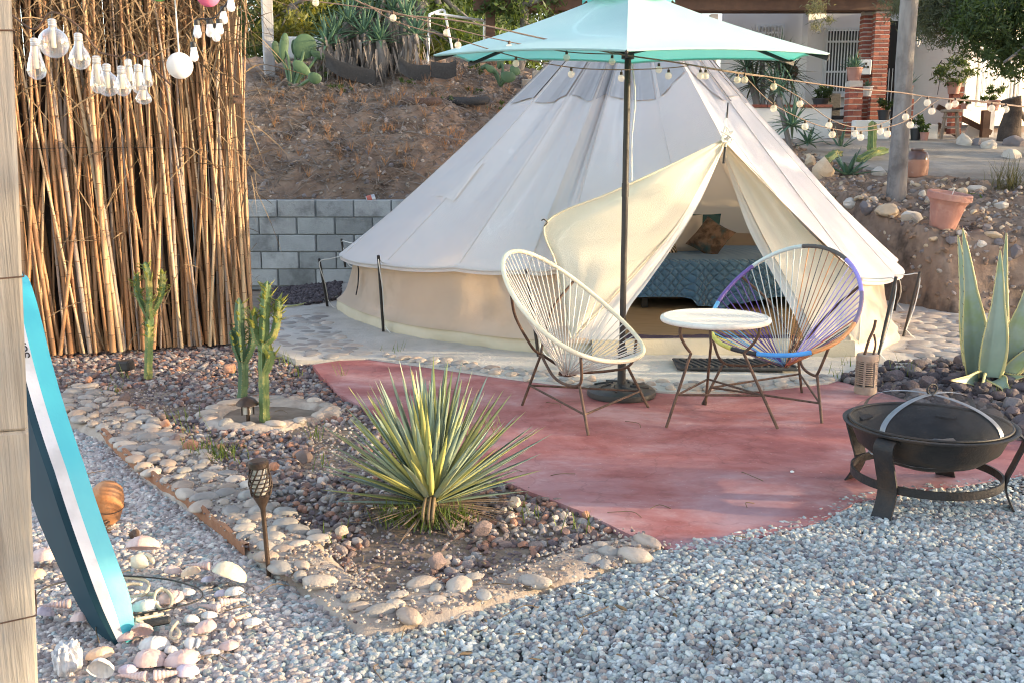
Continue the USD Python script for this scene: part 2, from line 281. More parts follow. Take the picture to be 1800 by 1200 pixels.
path = Polygon(pxpoly(path_px, .012) + [(4.6, 9.9), (3.5, 12.2), (2.2, 13.3), (-.9, 13.3), (-.9, 11.95), (-2.3, 11.95), (-2.2, 8.0)] + pxpoly([(465, 610), (520, 632)], .012))
def path_z(x, y): p = np.stack([x, y, 0 * x], -1); return .014 + .02 * (meshkit.fbm(p * 2.2, 3, 31) - .5) + .008 * (meshkit.noise(p * 14, 33) - .5)
pth = struct('path', sheet(path, path_z, .05), M_conc, 60)
part(pth, 'path_side', skirt(path, path_z, .1), M_conc, False)
def cobbles(parent, spots, name='cobble', mats=None, lift=.35):
    for i, (x, y, z, a, b, h) in enumerate(spots):
        h *= R.uniform(.55, 1); v, f = rock(5000 + int(1e4 * abs(x) + 1e3 * abs(y)) % 90000, (a, b, h), sub=2 if a > .035 else 1, rough=.22, facet=False)
        part(parent, name, (v + V(x, y, z + h * (lift - .5)), f), (mats or MS_cob)[i % len(mats or MS_cob)], True)
def poisson(poly, r, n, seed, rmin=None):
    q = np.random.default_rng(seed); x0, y0, x1, y1 = poly.bounds; out = []
    for _ in range(n):
        p = q.uniform((x0, y0), (x1, y1)); rr = r * q.uniform(.65, 1.35)
        if contains_xy(poly, *p) and all((p[0] - a) ** 2 + (p[1] - b) ** 2 > (.86 * (rr + c)) ** 2 for a, b, c in out): out.append((*p, rr))
    return out
# cobbles along the path's front edge and the flagstones right of the tent
strip = Polygon(pxpoly([(655, 622), (780, 632), (900, 648), (1040, 664), (1180, 672), (1300, 672), (1450, 660), (1462, 669), (1300, 687), (1180, 686), (1040, 678), (900, 662), (760, 642)], .012))
cobbles(pth, [(x, y, .014, r * 1.25, r, .026) for x, y, r in poisson(strip, .042, 2500, 3)], lift=.5)
flag = Polygon(pxpoly([(1592, 548), (1690, 556), (1760, 585), (1720, 640), (1600, 628), (1590, 600)], .012))
cobbles(pth, [(x, y, .014, r * 1.3, r, .022) for x, y, r in poisson(flag, .075, 2500, 4)], 'flagstone', MS_cob[1:3] + MS_cob[4:], lift=.42)
flag2 = Polygon(pxpoly([(478, 560), (560, 552), (600, 590), (640, 622), (560, 632), (490, 600)], .012))
cobbles(pth, [(x, y, .012, r * 1.3, r, .016) for x, y, r in poisson(flag2, .06, 900, 6)], 'flagstone', MS_cob[1:3] + MS_cob[4:], lift=.35)

bed_px = [(40, 612), (456, 597), (553, 641), (600, 692), (750, 772), (900, 850), (1045, 905), (1110, 936), (1000, 960), (850, 1010), (680, 1030), (620, 1000), (540, 920), (440, 850), (310, 760), (190, 690), (60, 680)]
bed = Polygon(pxpoly(bed_px)).buffer(.03)
def bed_z(x, y): p = np.stack([x, y, 0 * x], -1); return -.035 + .05 * (meshkit.fbm(p * 1.6, 3, 41) - .5) + .012 * (meshkit.noise(p * 15, 43) - .5)
struct('planting_bed', sheet(bed.buffer(.08), bed_z, .05), M_soil, 60)
kerb_px = [(120, 668), (190, 686), (310, 757), (440, 846), (540, 916), (615, 990), (680, 1026), (850, 1004), (1000, 952), (1110, 931), (1185, 962), (1090, 998), (1000, 1022), (800, 1078), (690, 1104), (620, 1104), (545, 1045), (430, 968), (350, 898), (250, 832), (183, 766), (100, 725)]
kerb = Polygon(pxpoly(kerb_px, .0)).buffer(.01)
def kerb_z(x, y):
    p = np.stack([x, y, 0 * x], -1); d = np.array([kerb.exterior.distance(Point(a, b)) for a, b in zip(x, y)])
    return -.06 + .066 * np.clip(d / .08, 0, 1) ** .6 + (.03 * (meshkit.fbm(p * 4, 3, 51) - .5) + .012 * (meshkit.noise(p * 22, 52) - .5)) * np.clip(d / .03, 0, 1)
krb = struct('cobble_kerb', sheet(kerb, kerb_z, .028), M_kerb, 60)
sp = poisson(kerb.buffer(-.03), .042, 9000, 8)
cobbles(krb, [(x, y, .012, r * R.uniform(.95, 1.5), r * R.uniform(.75, 1), r * R.uniform(.45, .7)) for x, y, r in sp if x < -.75 or R.random() < .42], lift=.32)
q_ = jitter(kerb.buffer(-.01), .017, 85, lambda x, y: .012 + 0 * x); q_ = q_[rng.uniform(0, 1, len(q_)) < .5]
scatter('kerb_grit', 'grit pressed into the mortar of the cobbled kerb', None, [(rock(360 + i, (.007, .006, .004), sub=1), (MS_cob + MS_bed)[i]) for i in range(9)], q_, rng.uniform(.4, 1.5, len(q_)), 86, .3, parent=krb)
# the concrete ring round the tall cactus
rc = G(470, 716, .02); th = np.linspace(0, 2 * np.pi, 73)[:-1]; ring = []
for i, a in enumerate(th):
    row = []
    for j, b in enumerate(np.linspace(0, np.pi, 9)):
        rr = .33 + .08 * math.cos(b) + .02 * math.sin(a * 3 + 1); z = -.055 + .066 * math.sin(b)
        p = V(rc[0] + rr * 1.05 * math.cos(a), rc[1] + rr * .95 * math.sin(a), z); p += unit(V(math.cos(a), math.sin(a), 1)) * .03 * (meshkit.fbm(p * 7, 3, 61) - .5); row.append(p)
    ring.append(row)
ring.append(ring[0]); v, f = grid(ring)
rg = struct('cactus_ring', (v, f), M_kerb, 70)
cobbles(rg, [(rc[0] + .33 * 1.05 * math.cos(a), rc[1] + .33 * .95 * math.sin(a), .004, .055 * R.uniform(.6, 1.3), .04, .026) for a in np.arange(0, 6.2, .42)], lift=.45)

# ------------------------------------------------------------------ gravel, pebbles, lava rocks
front = Polygon([(-3.2, 1.7), (4.6, 1.7), (4.6, 4.6)] + pxpoly([(1860, 826), (1640, 856), (1500, 874), (1435, 910), (1340, 934), (1255, 952), (1180, 958)]) + pxpoly(kerb_px[11:], .0) + pxpoly([(95, 640)]) + [(-4.2, 7.2), (-4.2, 3)]).buffer(.015)
def grav_z(x, y): p = np.stack([x, y, 0 * x], -1); return -.045 + .045 * (meshkit.fbm(p * .9, 2, 71) - .5) * (1 - .6 * sstep(.2, .9, x)) + .02 * sstep(4.2, 3.2, y) + .030 * sstep(.0, .8, x)
left = lambda x, y: sstep(-.35, -.95, x + (y - 3.0) * .25)
pts = jitter(front.buffer(.03), .018, 72, grav_z, 2, (kerb.buffer(-.045),))
mask = rng.uniform(0, 1, len(pts)) < left(pts[:, 0], pts[:, 1])
shp = [(.0165, .0115, .0095), (.0145, .014, .0085), (.020, .011, .009), (.0135, .012, .011)]
a = pts[~mask]; scatter('gravel', 'grey crushed gravel covering the foreground', 'gravel', protos(MS_grav, 24, shp, 100), a, rng.uniform(.38, 1.22, len(a)) ** 1.1, 73, .5)
a = pts[mask]; scatter('pale_gravel', 'pale pinkish gravel between the wooden post and the cobbled kerb', 'gravel', protos(MS_pale + MS_grav[:1], 18, shp, 200), a, rng.uniform(.6, 1.35, len(a)) ** 1.1, 74, .5)
struct('gravel_base', sheet(front.buffer(.05), lambda x, y: grav_z(x, y) - .014, .15), mat('gravel_base', (.14, .135, .13), (.22, .21, .20), 40, .95), 60)
bedarea = bed.difference(Point(*rc[:2]).buffer(.36))
pts = jitter(bedarea, .034, 75, bed_z, 1, (kerb,)); keepb = meshkit.fbm(pts * V(2.2, 2.2, 0), 3, 77) > .36; pts = pts[keepb]; pts[:, 2] += .008
shpb = [(.021, .016, .012), (.026, .018, .014), (.018, .016, .013), (.023, .014, .010)]
scatter('bed_pebbles', 'mixed brown, grey and purple pebbles strewn over the planting bed', 'pebbles', protos(MS_bed, 21, shpb, 300), pts, rng.uniform(.45, 1.4, len(pts)), 76, .5)
pts = jitter(bedarea, .02, 78, bed_z, 1, (kerb,)); pts = pts[rng.uniform(0, 1, len(pts)) < .6]
scatter('bed_grit', 'fine grit between the pebbles of the planting bed', 'grit', protos(MS_bed[:4], 8, shp, 340), pts, rng.uniform(.4, .9, len(pts)), 79, .5)
lava_px = [(1480, 668), (1500, 652), (1560, 640), (1700, 634), (1830, 640), (1960, 700), (1960, 800), (1830, 786), (1700, 740), (1590, 700), (1535, 684)]
lava = Polygon(pxpoly(lava_px, .0))
struct('lava_bed', sheet(lava, lambda x, y: -.02 + .03 * meshkit.noise(np.stack([x * 4, y * 4, 0 * x], -1), 81), .06), M_soil, 60)
pts = jitter(lava, .05, 82, lambda x, y: .0 * x, 1)
scatter('lava_gravel', 'small dark lava pieces filling the bed around the agave', 'lava gravel', protos(MS_lava, 12, [(.036, .028, .022), (.03, .027, .02), (.04, .026, .02)], 400, sub=1), pts, rng.uniform(.5, 1.3, len(pts)), 83, .7)
for i, (x, y, r) in enumerate(poisson(lava.buffer(-.05), .075, 900, 84)):
    solo('lava_rock', 'rough dark lava rock lying in the bed around the agave', 'rock', rock(900 + i, (r * .72, r * .6, r * .5), (x, y, .03), 2, .45), MS_lava[i % 4], 25, 'lava rocks in the agave bed')
# larger reddish rocks of the planting bed, each where it lies
for px, py, w, tone, txt in [(404, 650, 26, 0, 'pinkish wedge-shaped rock near the foot of the tall twin cactus'), (290, 746, 20, 0, 'small angular orange rock at the inner side of the kerb, below the left cactus'), (335, 785, 28, 0, 'orange block-shaped rock on grass beside the kerb'), (308, 772, 22, 1, 'dark red rock next to the orange block-shaped rock'), (285, 733, 16, 1, 'small orange stone just left of the concrete ring'),
                         (522, 800, 20, 0, 'orange square rock right of the flame-shaped garden torch'), (535, 806, 36, 1, 'brown red flat rock between torch and yucca'), (482, 822, 24, 0, 'orange chip of rock behind the torch head'), (770, 990, 40, 1, 'big brown lava rock in the front corner of the bed under the yucca'), (848, 932, 38, 1, 'rusty brown lava rock on the bed right of the yucca'),
                         (220, 702, 24, 1, 'purplish round rock near the left cactus'), (156, 668, 15, 0, 'little orange rock near the bamboo screen'), (600, 935, 26, 2, 'brown crusty stone in the soil left of the yucca'), (905, 885, 26, 2, 'rounded beige stone at the right edge of the yucca'), (690, 900, 24, 2, 'beige rounded stone in front of the yucca base'), (1030, 905, 18, 0, 'orange tinted pebble near the patio edge')]:
    p = G(px, py, .02); r = w * p[1] / 1800 * .5
    solo('rock', txt, 'rock', rock(1300 + px, (r, r * .8, r * .75), p + V(0, 0, r * .25), 2, .4), (M_redrock, MS_bed[0], MS_cob[0])[tone], 25)
# ------------------------------------------------------------------ bell tent
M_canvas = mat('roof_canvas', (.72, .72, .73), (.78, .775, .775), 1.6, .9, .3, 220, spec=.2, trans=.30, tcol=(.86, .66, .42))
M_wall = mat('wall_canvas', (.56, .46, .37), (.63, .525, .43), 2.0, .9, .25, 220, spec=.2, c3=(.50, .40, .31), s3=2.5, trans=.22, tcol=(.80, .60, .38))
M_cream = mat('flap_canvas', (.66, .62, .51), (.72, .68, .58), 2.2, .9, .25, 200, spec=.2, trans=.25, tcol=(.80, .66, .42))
M_liner = mat('white_liner', (.68, .67, .66), (.74, .73, .72), 3, .8, .1, 120, trans=.25)
M_mesh = mat('grey_mesh', (.40, .385, .39), (.46, .445, .45), 4, .9, .2, 200, trans=.1)
M_pvc = mat('ground_sheet', (.42, .36, .25), (.50, .43, .315), 3, .6, .15, 60)
M_rope = mat('white_rope', (.62, .60, .55), rough=.9)
M_black = mat('black_paint', (.018, .017, .017), (.03, .027, .025), 20, .45, .1, 120)
M_pole = mat('dark_pole', (.018, .015, .014), (.035, .028, .024), 30, .5, .1)
M_mat = mat('floor_mat', (.26, .205, .13), (.36, .29, .20), 3, .8, .1, 60, stretch=(1.5, 14, 1))
M_rug = mat('purple_rug', (.075, .055, .095), (.13, .10, .15), 90, 1.0, .9, 160)
APX = W(1125, -45, 9.8); CX, CY = .95, 9.95
def circ(a, r, z): a = math.radians(a); return V(CX + r * math.cos(a), CY + r * math.sin(a), z)
D = W(1272, 247, 7.75)
backang = [168, 145, 120, 95, 70, 45, 20, -5, -24]
eave = [W(985, 469, 7.62), W(925, 471, 7.6), W(800, 467, 7.85), W(672, 462, 8.35), W(602, 450, 9.5)] + [circ(a, 2.58, .56) for a in backang] + [W(1573, 484, 8.3), W(1514, 489, 7.62)]
grnd = [G(1040, 628), G(948, 623), G(806, 607), G(682, 586), G(590, 546)] + [circ(a, 2.46, 0) for a in backang] + [G(1580, 604), G(1500, 629)]
eave, grnd = np.array(eave), np.array(grnd); NE = len(eave)
def along(P, u):       # u in control point units, straight with a slight inward scallop between the points
    u = np.clip(np.asarray(u, float), 0, len(P) - 1 - 1e-9); i = u.astype(int); f = (u - i)[..., None]
    return P[i] * (1 - f) + P[i + 1] * f, u - i
def arc(P, u, bulge):
    p, f = along(P, u); c = V(CX, CY, 0); out = p - c; out[..., 2] = 0; out /= np.linalg.norm(out, axis=-1, keepdims=True)
    return p + out * (bulge * 4 * f * (1 - f))[..., None]
ring_pts = np.vstack([eave, D[None], eave[:1]])                 # once round: the eave, then up to the door's gable and down again
def roof_pt(u, t):
    u, t = np.broadcast_arrays(np.asarray(u, float), np.asarray(t, float))
    e, f = along(ring_pts, u); door = u > NE - 1
    out = e - V(CX, CY, 0); out[..., 2] = 0; out /= np.linalg.norm(out, axis=-1, keepdims=True)
    span = np.where((u > 4) & (u < NE - 2), .085, .03)
    e = e + out * np.where(door, 0, span * 4 * f * (1 - f))[..., None] - V(0, 0, 1) * np.where(door, .02, .015)[..., None] * (4 * f * (1 - f))[..., None]
    p = APX * (1 - t[..., None]) + e * t[..., None]
    nrm = out * .75 + V(0, 0, .66)
    sag = -.055 * np.sin(np.pi * t) * np.sin(np.pi * f) ** 2 - .05 * np.sin(np.pi * t)
    an = 2 * np.pi * u / (NE + 1); R1 = 6.5 * (NE + 1) / 6.2832; q = np.stack([R1 * np.cos(an), t * 1.7, R1 * np.sin(an)], -1); wr = (meshkit.fbm(q, 3, 11) - .5) * .06 * np.sin(np.pi * np.clip(t, 0, 1)) + .035 * np.maximum(0, 1 - np.minimum(f, 1 - f) * 9) * np.sin(np.pi * t) * .5
    q2 = np.stack([R1 * 2.6 * np.cos(an), t * 2.2, R1 * 2.6 * np.sin(an)], -1); wr = wr + (meshkit.noise(q2, 12) - .5) * .016 * np.sin(np.pi * t)
    return p + nrm * (sag + wr)[..., None]
U = np.linspace(0, NE + 1 - 1e-6, 16 * 13 + 1); U = np.unique(np.concatenate([U, np.arange(NE + 1)])); Tt = np.linspace(.002, 1, 40)
tent = thing('bell_tent', 'cream canvas bell tent with its door flaps tied open', 'tent', (CX, CY, 0))
roof_grid = roof_pt(U[:, None], Tt[None, :])
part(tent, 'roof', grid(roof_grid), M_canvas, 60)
hem = roof_pt(np.linspace(0, NE - 1, 150), 1.0) - V(0, 0, .012); part(tent, 'hem', tube(hem, .011, 6), M_canvas, True)
hang = roof_pt(np.linspace(0, NE - 1, 150)[:, None], np.array([.985, 1.0])[None]); hang[:, 0] = hang[:, 1]; hang[:, 1, 2] -= .045; part(tent, 'valance', grid(hang), M_canvas, True)
def proj(p):
    q = p - V(0, 0, CAMZ); z = q[..., 1] * math.cos(TH) - q[..., 2] * math.sin(TH); y = q[..., 1] * math.sin(TH) + q[..., 2] * math.cos(TH)
    return np.stack([900 + FPX * q[..., 0] / z, 600 - FPX * y / z], -1)
_rp = proj(roof_grid)
def roof_uv(px, py):
    d = np.hypot(_rp[..., 0] - px, _rp[..., 1] - py) + 30 * np.maximum(0, roof_grid[..., 1] - 10.0); i, j = np.unravel_index(d.argmin(), d.shape); return U[i], Tt[j]
def on_roof(u0, u1, t0f, t1f, lift, nu=8, nt=10):
    us = np.linspace(u0, u1, nu); P = np.array([[roof_pt(u, t) for t in np.linspace(t0f(u), t1f(u), nt)] for u in us]); n = np.zeros_like(P)
    n[...] = unit(V(0, -.6, .6)); o = P - V(CX, CY, 0); o[..., 2] = 0; o /= np.linalg.norm(o, axis=-1, keepdims=True); return P + (o * .7 + V(0, 0, .7)) * lift
seams = [0, .95, 1.95, 2.95, 4, 5.5, 7, 8.5, 10, 11.5, 13, 14, NE - 1, NE - .35, NE, NE + .3, NE + .62, NE + 1]
_tg = np.linspace(.05, .8, 120)
def vent_t(u):
    z = roof_pt(u, _tg)[..., 2]; zt = 1.93 + .03 * math.sin(u * 4.1) + (.36 * max(0, 1 - abs(u - NE + .25) / .55)); return float(np.interp(-zt, -z, _tg))
for a, b in zip(seams[:-1], seams[1:]):
    if b - a < .2: continue
    lo = lambda u: .45 + .022 * math.sin(u * 5.1) - (.10 if NE - .6 < u < NE + .35 else 0)
    pad = min(.06, (b - a) * .08); part(tent, 'vent_panel', grid(on_roof(a + pad, b - pad, lambda u: .05, vent_t, .014, 18, 30)), M_mesh, 60)
for a in seams[:-1]:       # sewn seams
    P = np.array([roof_pt(a + .001, t) for t in np.linspace(.03, .99, 26)]) + unit(V(0, -.5, .6)) * .002; part(tent, 'seam', tube(P, .003, 5), M_canvas, True)
wp = [roof_uv(*q) for q in ((853, 291), (808, 291), (767, 346), (800, 351))]
P = np.array([[roof_pt(*(lerp(lerp(wp[0], wp[1], a), lerp(wp[3], wp[2], a), b))) for a in np.linspace(0, 1, 5)] for b in np.linspace(0, 1, 8)]) + unit(V(-.2, -.6, .7)) * .009
part(tent, 'roof_pocket', grid(P), M_canvas, 60)
# walls, skirt and ground sheet
uw = np.linspace(0, NE - 1, 190)
def wall_pt(u, v):
    u, v = np.broadcast_arrays(np.asarray(u, float), np.asarray(v, float)); e = arc(eave, u, .05); g = arc(grnd, u, .04); c = V(CX, CY, 0)
    top = e - (e - c) * V(.045, .045, 0) + V(0, 0, .02); bot = g - (g - c) * V(.018, .018, 0) + V(0, 0, .11)
    p = top * (1 - v[..., None]) + bot * v[..., None]; o = p - c; o[..., 2] = 0; o /= np.linalg.norm(o, axis=-1, keepdims=True)
    q = np.stack([u * 7, v * 1.2, 0 * u], -1); w = (meshkit.fbm(q, 3, 15) - .5) * .06 * np.sin(np.pi * np.clip(v, .05, .9)) + .045 * np.clip((v - .78) / .22, 0, 1) ** 2 - .02 * np.sin(np.pi * v)
    return p + o * w[..., None]
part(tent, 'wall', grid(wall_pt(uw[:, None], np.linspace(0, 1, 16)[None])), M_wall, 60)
uq = np.linspace(0, NE - 1, 190); rows = []
for z, off in ((-.03, .012), (.0, .02), (.05, .02 + .008), (.10, .012), (.135, -.02)):
    g = arc(grnd, uq, .04); o = g - V(CX, CY, 0); o[:, 2] = 0; o /= np.linalg.norm(o, axis=1)[:, None]; w = (meshkit.fbm(np.stack([uq * 6, 0 * uq + z * 9, 0 * uq], -1), 3, 17) - .5) * .05
    rows.append(g + o * (off - .03 + w)[:, None] + V(0, 0, z))
part(tent, 'ground_sheet', grid(np.array(rows).transpose(1, 0, 2)), M_pvc, 60)
s0, s1 = grnd[-1], grnd[0]; sill = []
for i, t in enumerate(np.linspace(0, 1, 30)):
    p = lerp(s0, s1, t) + V(0, .07 * math.sin(math.pi * t) - .0, 0); sill.append([p + V(0, -.03, -.03), p + V(0, -.035, .05), p + V(0, -.01 + .004 * math.sin(i), .125), p + V(0, .03, .128), p + V(0, .05, .03)])
part(tent, 'door_sill', grid(np.array(sill)), M_pvc, 60)
fl = Polygon([tuple(p[:2] * .985 + V(CX, CY) * .015) for p in arc(grnd, np.linspace(0, NE - 1, 90), .03)])
fz = part(tent, 'floor_mat', sheet(fl, lambda x, y: .03 + 0 * x, .3), M_mat, False)
# door flaps: ruled between two edges, with folds
def loft(A, B, n=36, m=12, amp=.03, seed=1, fq=5, sag=0.0):
    a, b = smooth_path(A, 10), smooth_path(B, 10); ia = np.linspace(0, len(a) - 1, n); ib = np.linspace(0, len(b) - 1, n)
    ga = np.stack([np.interp(ia, np.arange(len(a)), a[:, k]) for k in range(3)], 1); gb = np.stack([np.interp(ib, np.arange(len(b)), b[:, k]) for k in range(3)], 1)
    w = np.linspace(0, 1, m); P = ga[:, None] * (1 - w[None, :, None]) + gb[:, None] * w[None, :, None]
    s = np.linspace(0, 1, n)[:, None] + 0 * w[None]; q = np.stack([s * 1.6, w[None] * fq + 0 * s, 0 * s], -1)
    P[..., 1] += (meshkit.fbm(q, 3, seed) - .5) * amp * 2 * np.sin(np.pi * np.clip(s, 0, 1)) ** .5 + sag * np.sin(np.pi * w)[None] * np.sin(np.pi * s)
    return grid(P)
fA = [D + V(0, -.05, .01), W(1180, 290, 7.55), W(1075, 338, 7.5), W(961, 390, 7.5), W(976, 462, 7.45), W(990, 530, 7.4), W(1003, 594, 7.33)]
fB = [D + V(0, -.05, -.01), W(1238, 312, 7.6), W(1190, 395, 7.55), W(1135, 462, 7.5), W(1080, 522, 7.42), W(1040, 562, 7.38), W(1008, 596, 7.33)]
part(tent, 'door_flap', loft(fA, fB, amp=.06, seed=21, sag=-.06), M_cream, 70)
part(tent, 'flap_hem', cat([tube(smooth_path(fA, 6), .008, 5), tube(smooth_path(fB, 6), .006, 5)]), M_cream, True)
lB = [D + V(0, .0, -.06), W(1228, 358, 7.7), W(1178, 440, 7.62), W(1135, 502, 7.56), W(1104, 545, 7.5), W(1092, 590, 7.45), W(1085, 622, 7.42)]
part(tent, 'door_liner', loft([p + V(0, .04, 0) for p in fB[:-1]] + [W(1000, 612, 7.46)], lB, amp=.04, seed=22), M_liner, 70)
rA = [D + V(0, .03, -.01), W(1342, 318, 7.74), W(1402, 390, 7.7), W(1455, 442, 7.68), W(1508, 492, 7.66), W(1512, 560, 7.52), W(1508, 622, 7.42)]
rB = [D + V(.01, .04, -.06), W(1303, 335, 7.76), W(1338, 408, 7.72), W(1376, 478, 7.66), W(1412, 545, 7.55), W(1432, 590, 7.48), W(1445, 624, 7.44)]
part(tent, 'door_flap', loft(rA, rB, amp=.035, seed=23, fq=3, sag=.04), M_cream, 70)
part(tent, 'door_liner', loft([p + V(0, .03, 0) for p in rB], [p + V(-.075 * min(1, i / 2), .06, 0) for i, p in enumerate(rB)], amp=.01, seed=24), M_liner, 70)
part(tent, 'flap_hem', tube(smooth_path(rA, 6), .008, 5), M_cream, True)
# door frame, poles and guy ropes
part(tent, 'centre_pole', tube([V(APX[0] - .1, APX[1], .03), APX - V(0, 0, .04)], .016, 8), M_pole, True)
part(tent, 'door_cord', cat([tube(smooth_path([D + V(.005, -.04, .20), D + V(-.004, -.06, .12), D + V(.012, -.07, .04), D + V(0, -.08, -.05), D + V(-.006, -.08, -.16)], 6), .006, 5)] + [tube(smooth_path([D + V(0, -.07, .03) + V(R.uniform(-.06, .06), R.uniform(-.03, .0), R.uniform(-.05, .07)) for _ in range(5)], 5), .005, 5) for _ in range(4)]), M_rope, True)
part(tent, 'door_clip', cat([tube([D + V(-.004, -.09, -.05), D + V(-.012, -.09, -.17)], .011, 6), tube([D + V(.008, -.05, .16), D + V(.012, -.05, .27)], .006, 5)]), M_black, True)
part(tent, 'flap_toggle', cat([tube(smooth_path([W(952, 388, 7.46), W(956, 386, 7.45), W(962, 391, 7.47), W(957, 398, 7.46)], 5), .005, 5)]), M_black, True)
poles = [((665, 450), (674, 586), 8.05, 3), ((561, 456), (576, 541), 9.35, 4), ((600, 420), (607, 470), 10.9, 5), ((926, 474), (947, 628), 7.25, 1), ((1575, 487), (1541, 640), 7.35, NE - 1), ((1617, 478), (1587, 596), 8.25, NE - 2), ((1583, 492), (1572, 548), 9.3, NE - 3)]
for (tx, ty), (bx, by), d, i in poles:
    top = W(tx, ty, d); foot = W(bx, by, d); foot[2] = max(foot[2], .0) if by < 560 else 0; foot = G(bx, by) if by >= 500 else foot
    part(tent, 'side_pole', tube([foot, top], .0125, 7), M_pole, True)
    e = eave[i]; rp = [e, lerp(e, top, .5) - V(0, 0, .01), top + V(0, 0, -.03), lerp(top, foot, .45) + V(.02, -.02, 0), foot + V(.01, -.03, .08)]
    part(tent, 'guy_rope', cat([tube(smooth_path(rp, 4), .0045, 5), tube(smooth_path([foot + V(.01, -.03, .08), foot + V(.08, -.08, .012), foot + V(.22, -.12, .01), foot + V(.3, -.05, .012)], 5), .004, 5)]), M_rope, True)
part(tent, 'wall_vent', cat([tube(smooth_path([wall_pt(3.9, .05) + V(-.03, -.05, 0), wall_pt(3.72, .2) + V(-.02, -.05, 0), wall_pt(3.62, .5) + V(-.02, -.05, 0), wall_pt(3.6, .75) + V(-.02, -.05, 0)], 5), .006, 5)]), M_pole, True)

# inside the tent: bed, pillows, rug
M_quilt = usdkit.material(stage, '/World/Looks/blue_quilt', {
    "tc": ("geometry", {}), "mp": ("mapping", {"rotation": (0, 0, .785), "scale": (1, 1, 1)}), "s": ("separate_xyz", {}), "a": ("math", {"math_type": "add"}), "b": ("math", {"math_type": "subtract"}), "a2": ("math", {"math_type": "multiply", "value2": 34.0}), "b2": ("math", {"math_type": "multiply", "value2": 34.0}),
    "sa": ("math", {"math_type": "sine"}), "sb": ("math", {"math_type": "sine"}), "aa": ("math", {"math_type": "absolute"}), "ab": ("math", {"math_type": "absolute"}), "mn": ("math", {"math_type": "minimum"}), "pw": ("math", {"math_type": "power", "value2": .35}),
    "h": ("math", {"math_type": "add"}), "n": ("noise_texture", {"scale": 5.0}), "r": ("rgb_ramp", {"ramp": [(0, (.065, .19, .42)), (1, (.12, .30, .58))]}), "bp": ("bump", {"strength": 1.0, "distance": .025}), "p": ("principled_bsdf", {"roughness": .8, "sheen_weight": .2})},
    [("tc.position", "s.vector"), ("s.x", "h.value1"), ("s.y", "h.value2"), ("h.value", "a.value1"), ("s.z", "a.value2"), ("h.value", "b.value1"), ("s.z", "b.value2"), ("a.value", "a2.value1"), ("b.value", "b2.value1"), ("a2.value", "sa.value1"), ("b2.value", "sb.value1"), ("sa.value", "aa.value1"), ("sb.value", "ab.value1"), ("aa.value", "mn.value1"), ("ab.value", "mn.value2"), ("mn.value", "pw.value1"), ("pw.value", "bp.height"), ("tc.position", "n.vector"), ("n.fac", "r.fac"), ("r.color", "p.base_color"), ("bp.normal", "p.normal")], surface="p.BSDF")
bx0, bx1, by0, by1 = W(1118, 480, 9.6)[0], W(1452, 480, 9.6)[0], 9.6, 11.15
bed_t = thing('bed', 'low bed under a blue diamond quilted cover inside the tent', 'bed', ((bx0 + bx1) / 2, 10.3, 0))
part(bed_t, 'mattress', box(((bx0 + bx1) / 2, (by0 + by1) / 2, .36), (bx1 - bx0 - .06, by1 - by0 - .06, .22), bev=.04), M_liner)
part(bed_t, 'bed_base', box(((bx0 + bx1) / 2, (by0 + by1) / 2, .185), (bx1 - bx0 - .04, by1 - by0 - .04, .12), bev=.01), M_black)
for x in (bx0 + .1, bx1 - .1):
    for y in (by0 + .1, by1 - .1): part(bed_t, 'leg', box((x, y, .08), (.07, .07, .10), bev=.01), M_black)
th = np.linspace(0, 2 * np.pi, 141); rows = []
for k, (g, z) in enumerate([(.0, .505), (.55, .503), (.95, .497), (1.0, .47), (1.01, .40), (1.025, .30), (1.04, .20), (1.05, .12)]):
    row = []
    for a in th:
        c, s = math.cos(a), math.sin(a); m = max(abs(c), abs(s)) ** .93; hx, hy = (bx1 - bx0) / 2, (by1 - by0) / 2
        dr = max(0, k - 3) / 4; fold = dr * (.035 * math.sin(a * 13 + 2 * math.sin(a * 3)) + .02 * math.sin(a * 29))
        zz = z + (0.03 * math.sin(a * 5) * dr if k == 7 else 0) - (.05 * dr if (math.cos(a + 1.75) > .985) else 0)
        row.append(V((bx0 + bx1) / 2 + hx * c / m * g + c * fold, (by0 + by1) / 2 + hy * s / m * g + s * fold, zz))
    rows.append(row)
part(bed_t, 'quilt', grid(np.array(rows)[:, ::-1]), M_quilt, 60)
def pillow(at, w, h, d, rz, tilt, seed, roll=0):
    v, f = tm(trimesh.creation.box((2, 2, 2)).subdivide().subdivide().subdivide()); x, y = v[:, 0], v[:, 1]
    e = np.clip((1 - np.abs(x) ** 3.2) * (1 - np.abs(y) ** 3.2), 0.0, 1) ** .42; z = np.sign(v[:, 2]) * (e * np.abs(v[:, 2])) + .0
    k = 1 - .07 * (1 - np.abs(y) ** 2) * np.abs(x) ** 4; k2 = 1 - .07 * (1 - np.abs(x) ** 2) * np.abs(y) ** 4
    p = np.stack([x * k * w / 2, z * d / 2 + (meshkit.fbm(np.stack([x, y, z], -1) * 1.6, 3, seed) - .5) * .03, y * k2 * h / 2], 1)
    cr, sr = math.cos(roll), math.sin(roll); p = p @ np.array([[cr, 0, -sr], [0, 1, 0], [sr, 0, cr]]); ct, st = math.cos(tilt), math.sin(tilt); p = p @ np.array([[1, 0, 0], [0, ct, st], [0, -st, ct]])
    c, s = math.cos(rz), math.sin(rz); p = p @ np.array([[c, s, 0], [-s, c, 0], [0, 0, 1]]); return p + np.asarray(at), f
M_pat = mat('brown_feather_print', (.07, .05, .042), (.21, .15, .12), 9, .8, .1, 60, contrast=.08, c3=(.03, .10, .13), s3=5)
